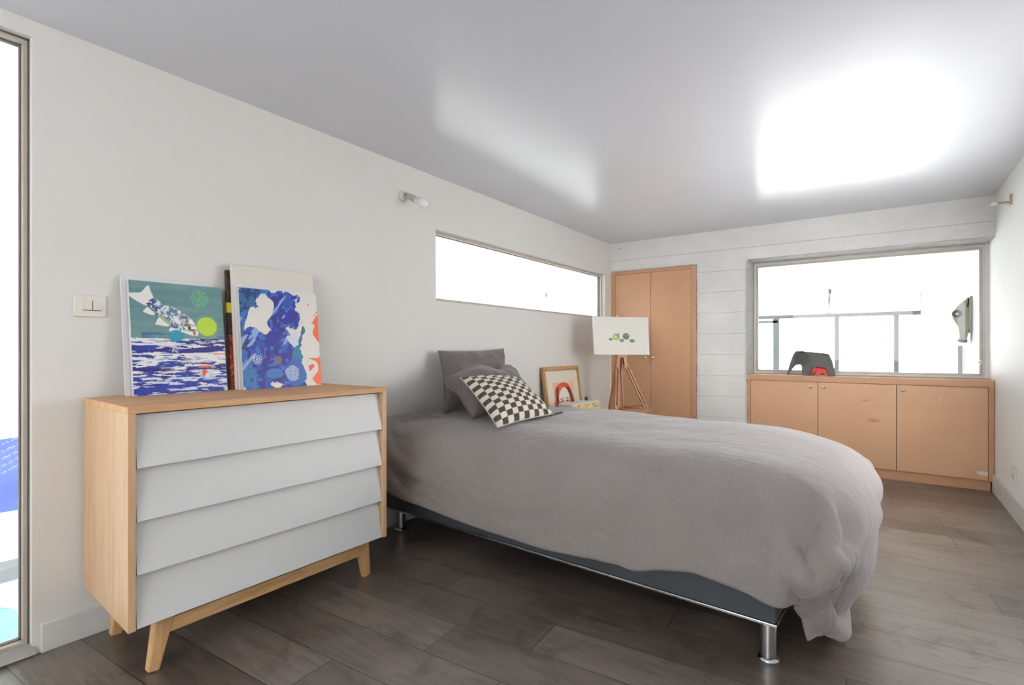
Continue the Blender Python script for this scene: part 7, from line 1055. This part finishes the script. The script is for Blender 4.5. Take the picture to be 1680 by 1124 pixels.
bm = B(); hexa(bm, [(.62, 2.56, .698), (.868, 2.628, .698), (.858, 2.778, .698), (.60, 2.74, .698), (.62, 2.56, .7035), (.868, 2.628, .7035), (.858, 2.778, .7035), (.60, 2.74, .7035)], 0, .002); obj('laptop_base', bm, M['black'], lt)


# ================================================================ PORTRAIT, CABINET, EASEL
pf = empty('framed_portrait', (.12, 4.17, 0)); tag(pf, 'wood framed portrait of red hair and brows leaning against the left wall', 'picture')
H = .935; x_t, x_b = .030, .155; y0, y1 = 3.842, 4.492
def lean(v, off=0.0): return Vector((x_b + (x_t - x_b) * v + off, 0, .002 + (H - .002) * v))
def fp(u, v, off=0.0):
    p = lean(v, off); p.y = y0 + (y1 - y0) * u; return p
wf = .036
for (u0, u1, v0, v1) in ((0, 1, 0, wf), (0, 1, 1 - wf, 1), (0, wf * 1.3, wf, 1 - wf), (1 - wf * 1.3, 1, wf, 1 - wf)):
    obj('frame_bar', slab(fp(u0, v0, .012), fp(u1, v0, .012), fp(u0, v1, .012), fp(u1, v1, .012), .030, .003), M['portrait_frame'], pf)
painted_panel('portrait_print', fp(.05, .045), fp(.95, .045), fp(.05, .955), fp(.95, .955), .006, art_portrait, M['paint'], (130, 180), pf)

cb = empty('side_cabinet', (.39, 3.84, 0)); tag(cb, 'low white cabinet with yellow patterned doors on the far side of the bed', 'cabinet')
cz = .645; cy0, cy1 = 3.61, 4.13; cx0, cx1 = .330, .450
bm = B(); box(bm, (cx0, cy0, cz - .009), (cx1 + .004, cy1, cz), bev=.002); obj('top_panel', bm, M['cab_white'], cb)
bm = B()
hexa(bm, [(cx0, cy0 - .03, .10), (cx1, cy0 - .03, .10), (cx1, cy0 - .012, .10), (cx0, cy0 - .012, .10), (cx0, cy0, cz - .0095), (cx1, cy0, cz - .0095), (cx1, cy0 + .018, cz - .0095), (cx0, cy0 + .018, cz - .0095)])
hexa(bm, [(cx0, cy1 + .102, .10), (cx1, cy1 + .102, .10), (cx1, cy1 + .12, .10), (cx0, cy1 + .12, .10), (cx0, cy1 - .018, cz - .0095), (cx1, cy1 - .018, cz - .0095), (cx1, cy1, cz - .0095), (cx0, cy1, cz - .0095)])
box(bm, (cx0, cy0, .10), (cx1, cy1 + .10, .118)); box(bm, (cx0, cy0 + .02, .12), (cx0 + .008, cy1 - .02, cz - .0095)); obj('carcass', bm, M['cab_white'], cb)
def mat_pattern():
    t = NT('yellow geometric door pattern'); v = t.coord((1, 1, 1), (0, PI / 2, 0))
    v2 = t.coord((1, 1, 1), (PI / 4, 0, 0))
    ck = t.n('ShaderNodeTexChecker', Scale=85.0); t.l(v2, ck.inputs['Vector'])
    wv = t.n('ShaderNodeTexWave', Scale=38.0, Distortion=1.0); t.l(v2, wv.inputs['Vector'])
    c = t.mix(ck.outputs['Fac'], rgb(232, 192, 70), rgb(242, 232, 196))
    c = t.mix(t.math('MULTIPLY', t.math('GREATER_THAN', wv.outputs['Fac'], .88), .6), c, rgb(112, 98, 56))
    return t.set(Base_Color=c, Roughness=.45)
mp = mat_pattern()
g0, g1 = 3.93, 4.06                                          # slanting gap between the doors
def door(yb0, yb1, yt0, yt1):
    bm = B(); za, zb = .122, cz - .011
    hexa(bm, [(cx1 - .014, yb0, za), (cx1 + .001, yb0, za), (cx1 + .001, yb1, za), (cx1 - .014, yb1, za), (cx1 - .014, yt0, zb), (cx1 + .001, yt0, zb), (cx1 + .001, yt1, zb), (cx1 - .014, yt1, zb)], 0, .001); return bm
obj('door', door(cy0 - .008, 4.155, cy0 + .022, 3.872), mp, cb)
obj('door', door(4.163, cy1 + .098, 3.880, cy1 - .022), mp, cb)
bm = B(); lathe(bm, [(.006, 0), (.012, .006), (.012, .016), (.004, .02)], (cx1 + .001, 3.68, cz - .045), (1, 0, 0), 14); obj('knob', bm, M['easel'], cb)
for y in (cy0 + .03, cy1 - .03):
    for x in (cx0 + .03, cx1 - .03):
        bm = B(); bar(bm, (x, y, .099), (x, y, .001), .03, .03, up=(0, 1, 0), w2=.02, h2=.02); obj('leg', bm, M['easel'], cb)
pt_ = B(); lathe(pt_, [(.012, 0), (.014, .004), (.014, .020), (.011, .024), (.011, .030), (.002, .031)], (.37, 4.03, cz + .0005), (0, 0, 1), 18)
tag(obj('ink_bottle', pt_, M['dark_pot']), 'tiny dark brown bottle standing on the yellow patterned cabinet', 'bottle')

# easel
AV = Vector((.633, .774, 0)); NV = Vector((.774, -.633, 0)); UP = Vector((0, 0, 1)); EC = Vector((.468, 4.560, 0))
def E(a, n, z): return EC + AV * a + NV * n + UP * z
es = empty('easel', (EC.x, EC.y, 0)); tag(es, 'wooden artist easel standing in the corner before the wardrobe', 'easel')
bm = B(); bar(bm, E(0, -.055, .30), E(0, -.075, 1.425), .036, .022, up=AV, bev=.002); obj('mast', bm, M['easel'], es)
bm = B(); bar(bm, E(.035, -.03, .55), E(.012, -.05, 1.05), .018, .014, up=AV, bev=.001); obj('slide_bar', bm, M['easel'], es)
def eleg(a0, n0, a1, n1):
    top = E(a0, n0, 1.0); ft = E(a1, n1, .002); d = (ft - top).normalized()
    l = B(); s = d.cross(NV).normalized() * .013
    bar(l, top + s, ft + s, .013, .020, up=NV, bev=.0015); bar(l, top - s, ft - s, .013, .020, up=NV, bev=.0015)
    for k in (.0, .45, .97):
        c_ = top.lerp(ft, k); bar(l, c_ - d * .02, c_ + d * .02, .040, .014, up=NV, bev=.001)
    return l
obj('leg', eleg(-.028, -.02, -.185, .22), M['easel'], es)
obj('leg', eleg(.030, -.02, .445, .16), M['easel'], es)
bm = B(); bar(bm, E(0, -.09, 1.0), E(.0, -.42, .002), .028, .022, up=AV, bev=.002); obj('leg', bm, M['easel'], es)
for sgn in (-1, 1):                                          # carved curved brackets
    poly = [(0, 0), (.030, -.004), (.040, -.030), (.032, -.052), (.044, -.075), (.036, -.105), (.020, -.118), (.006, -.100), (.010, -.06), (.0, -.03)]
    poly = [(sgn * (x + .012) + (-.012 if sgn < 0 else .0), y) for x, y in poly]
    bm = B(); prism(bm, poly if sgn > 0 else poly[::-1], (E(0, .005, 1.02), AV, UP, NV), .020, .002); obj('bracket', bm, M['easel'], es)
bm = B(); bar(bm, E(-.055, .0, 1.028), E(.055, .0, 1.028), .045, .028, bev=.003); obj('lower_rest', bm, M['easel'], es)
bm = B(); bar(bm, E(-.035, -.025, 1.412), E(.045, -.025, 1.412), .035, .022, bev=.003); obj('upper_clamp', bm, M['easel'], es)
poly = smooth_poly([(-.04, -.09), (.06, -.11), (.12, -.07), (.17, -.10), (.27, -.08), (.31, 0), (.26, .08), (.10, .10), (-.02, .07)], 4)
bm = B(); prism(bm, poly, (E(-.01, .02, .500), AV, NV, UP), .035, .003); obj('tray', bm, M['palette'], es)
poly = smooth_poly([(.06, -.06), (.16, -.08), (.26, -.03), (.22, .06), (.10, .06)], 4)
bm = B(); prism(bm, poly, (E(-.01, .02, .536), AV, NV, UP), .012, .002); obj('palette', bm, M['palette'], es)
bm = B(); bar(bm, E(.0, -.10, .52), E(.0, .05, .52), .02, .03); obj('brace', bm, M['easel'], es)
pn = painted_panel('easel_painting', E(-.288, .018, 1.044), E(.288, .018, 1.040), E(-.288, -.012, 1.402), E(.288, -.012, 1.402), .014, art_apples, M['paint'], (180, 120))
tag(pn, 'white canvas with small green apples clamped on the easel', 'painting')

# ================================================================ TOY ELEPHANTS ON THE WINDOW LEDGE
def elephant(cx, cy, L, H, mat, label, flip=False, ear_mat=None, er=1.0):
    root = empty('toy_elephant', (cx, cy, .8535)); tag(root, label, 'toy elephant')
    s = -1 if flip else 1
    zb = .8535
    # body shell: an arched sheet, legs are the sides
    side = smooth_poly([(-.20, .98), (.10, .96), (.36, .93), (.44, .80), (.50, .40), (.52, .0)], 4)[:21]
    bm = B()
    outline = [(-.22, .97), (.05, .95), (.30, .90), (.40, .86), (.46, .60), (.50, .30), (.52, .0), (.38, .0), (.34, .24), (.26, .33), (.14, .32), (.06, .22), (.03, .02), (-.05, 0), (-.12, .0), (-.16, .10), (-.17, .40)]
    D = .17 * L
    for yy in (-D, D - .008):
        prism(bm, [(x * L, z * H) for x, z in outline], ((cx, cy + yy, zb), (1, 0, 0), (0, 0, 1), (0, 1, 0)), .008)
    top = [(-.22, .97), (.05, .95), (.30, .90), (.40, .86), (.46, .60), (.50, .30)]
    for (x0, z0), (x1, z1) in zip(top[:-1], top[1:]):
        hexa(bm, [(cx + x0 * L, cy - D, zb + z0 * H - .008), (cx + x1 * L, cy - D, zb + z1 * H - .008), (cx + x1 * L, cy + D, zb + z1 * H - .008), (cx + x0 * L, cy + D, zb + z0 * H - .008),
                  (cx + x0 * L, cy - D, zb + z0 * H), (cx + x1 * L, cy - D, zb + z1 * H), (cx + x1 * L, cy + D, zb + z1 * H), (cx + x0 * L, cy + D, zb + z0 * H)])
    obj('body', bm, mat, root)
    # head and trunk
    bm = B(); hd = [(-.12, 1.0), (-.30, 1.0), (-.36, .86), (-.44, .45), (-.50, .02), (-.475, .0), (-.40, .26), (-.32, .42), (-.26, .40), (-.16, .50)]
    prism(bm, [(x * L, z * H) for x, z in hd], ((cx, cy - D * .55, zb), (1, 0, 0), (0, 0, 1), (0, 1, 0)), D * 1.1, .004); obj('head', bm, mat, root)
    for yy in (-D - .010, D + .002):
        bm = B(); ear = [(-.13 + .14 * er * math.cos(t), .66 + .27 * er * math.sin(t)) for t in [2 * PI * k / 22 for k in range(22)]]
        prism(bm, [(x * L, z * H) for x, z in ear], ((cx, cy + yy, zb), (1, 0, 0), (0, 0, 1), (0, 1, 0)), .008, .001); obj('ear', bm, ear_mat or mat, root)
    return root
elephant(1.940, 5.462, .375, .225, M['elephant'], 'large dark grey toy elephant standing on the window ledge', ear_mat=M['elephant_ear'])
elephant(2.020, 5.366, .125, .082, M['red'], 'small red toy elephant in front of the big grey one', er=.6)

# ================================================================ ANIMAL HEAD ON THE HALL WALL
hh = empty('felt_animal_head', (RW, 6.6, 1.4)); tag(hh, 'beige felt animal head with round grey eye mounted on the hall wall', 'wall trophy')
bm = B(); box(bm, (RW - .02, 6.50, 1.255), (RW, 6.70, 1.60), bev=.004); obj('wall_plate', bm, M['horse'], hh)
prof = [(-.02, 1.585), (-.065, 1.56), (-.11, 1.50), (-.135, 1.45), (-.14, 1.40), (-.125, 1.36), (-.10, 1.32), (-.092, 1.26), (-.09, 1.19), (-.04, 1.175), (-.03, 1.23), (-.025, 1.27), (-.02, 1.30)]
bm = B(); prism(bm, [(x, z) for x, z in prof], ((RW, 6.53, 0), (1, 0, 0), (0, 0, 1), (0, 1, 0)), .14, .003); obj('head', bm, M['horse'], hh)
bm = B(); prism(bm, [(-.095, 1.19), (-.093, 1.172), (-.06, 1.155), (-.035, 1.16), (-.032, 1.182)], ((RW, 6.525, 0), (1, 0, 0), (0, 0, 1), (0, 1, 0)), .15, .004); obj('muzzle', bm, M['horse_dark'], hh)
bm = B(); lathe(bm, [(.036, 0), (.037, .008), (.030, .014)], (RW - .112, 6.530, 1.436), (0, -1, 0), 24); e_ = obj('eye', bm, M['horse_dark'], hh)
bm = B(); lathe(bm, [(.009, 0), (.009, .003), (.003, .004)], (RW - .112, 6.516, 1.436), (0, -1, 0), 14); obj('pupil', bm, M['cab_white'], e_)
bm = B(); tube(bm, [(RW - .035, 6.522, 1.50), (RW - .030, 6.518, 1.54), (RW - .025, 6.52, 1.575), (RW - .035, 6.522, 1.585)], .006, 8); obj('ear', bm, M['horse_dark'], hh)
bm = B(); box(bm, (RW - .05, 7.1, AZ), (RW - .012, 7.14, 1.13)); tag(obj('wall_pipe', bm, M['mullion']), 'pale grey vertical duct below the felt animal head', 'pipe')

# ================================================================ THINGS SEEN THROUGH THE TALL LEFT WINDOW
bp = painted_panel('blue_painting', (-3.94, .45, -.345), (-3.94, 1.30, -.385), (-3.94, .45, .25), (-3.94, 1.30, .30), .03, art_blue, M['blue_art'], (60, 60)); tag(bp, 'blue painting with thin pale lines on the hall wall beyond the left window', 'painting')
bm = B(); box(bm, (-3.98, .2, -.95), (-3.75, 1.32, -.83), bev=.004); tag(obj('wall_shelf', bm, M['grey_shelf']), 'grey shelf under the blue painting beyond the left window', 'shelf')
bm = B(); lathe(bm, [(.20, 0), (.21, .01), (.21, .05), (.18, .06), (.02, .06)], (-3.92, .98, -1.42), (1, 0, 0), 40); tag(obj('round_plaque', bm, M['teal']), 'pale turquoise disc beyond the bottom of the left window', 'plaque')
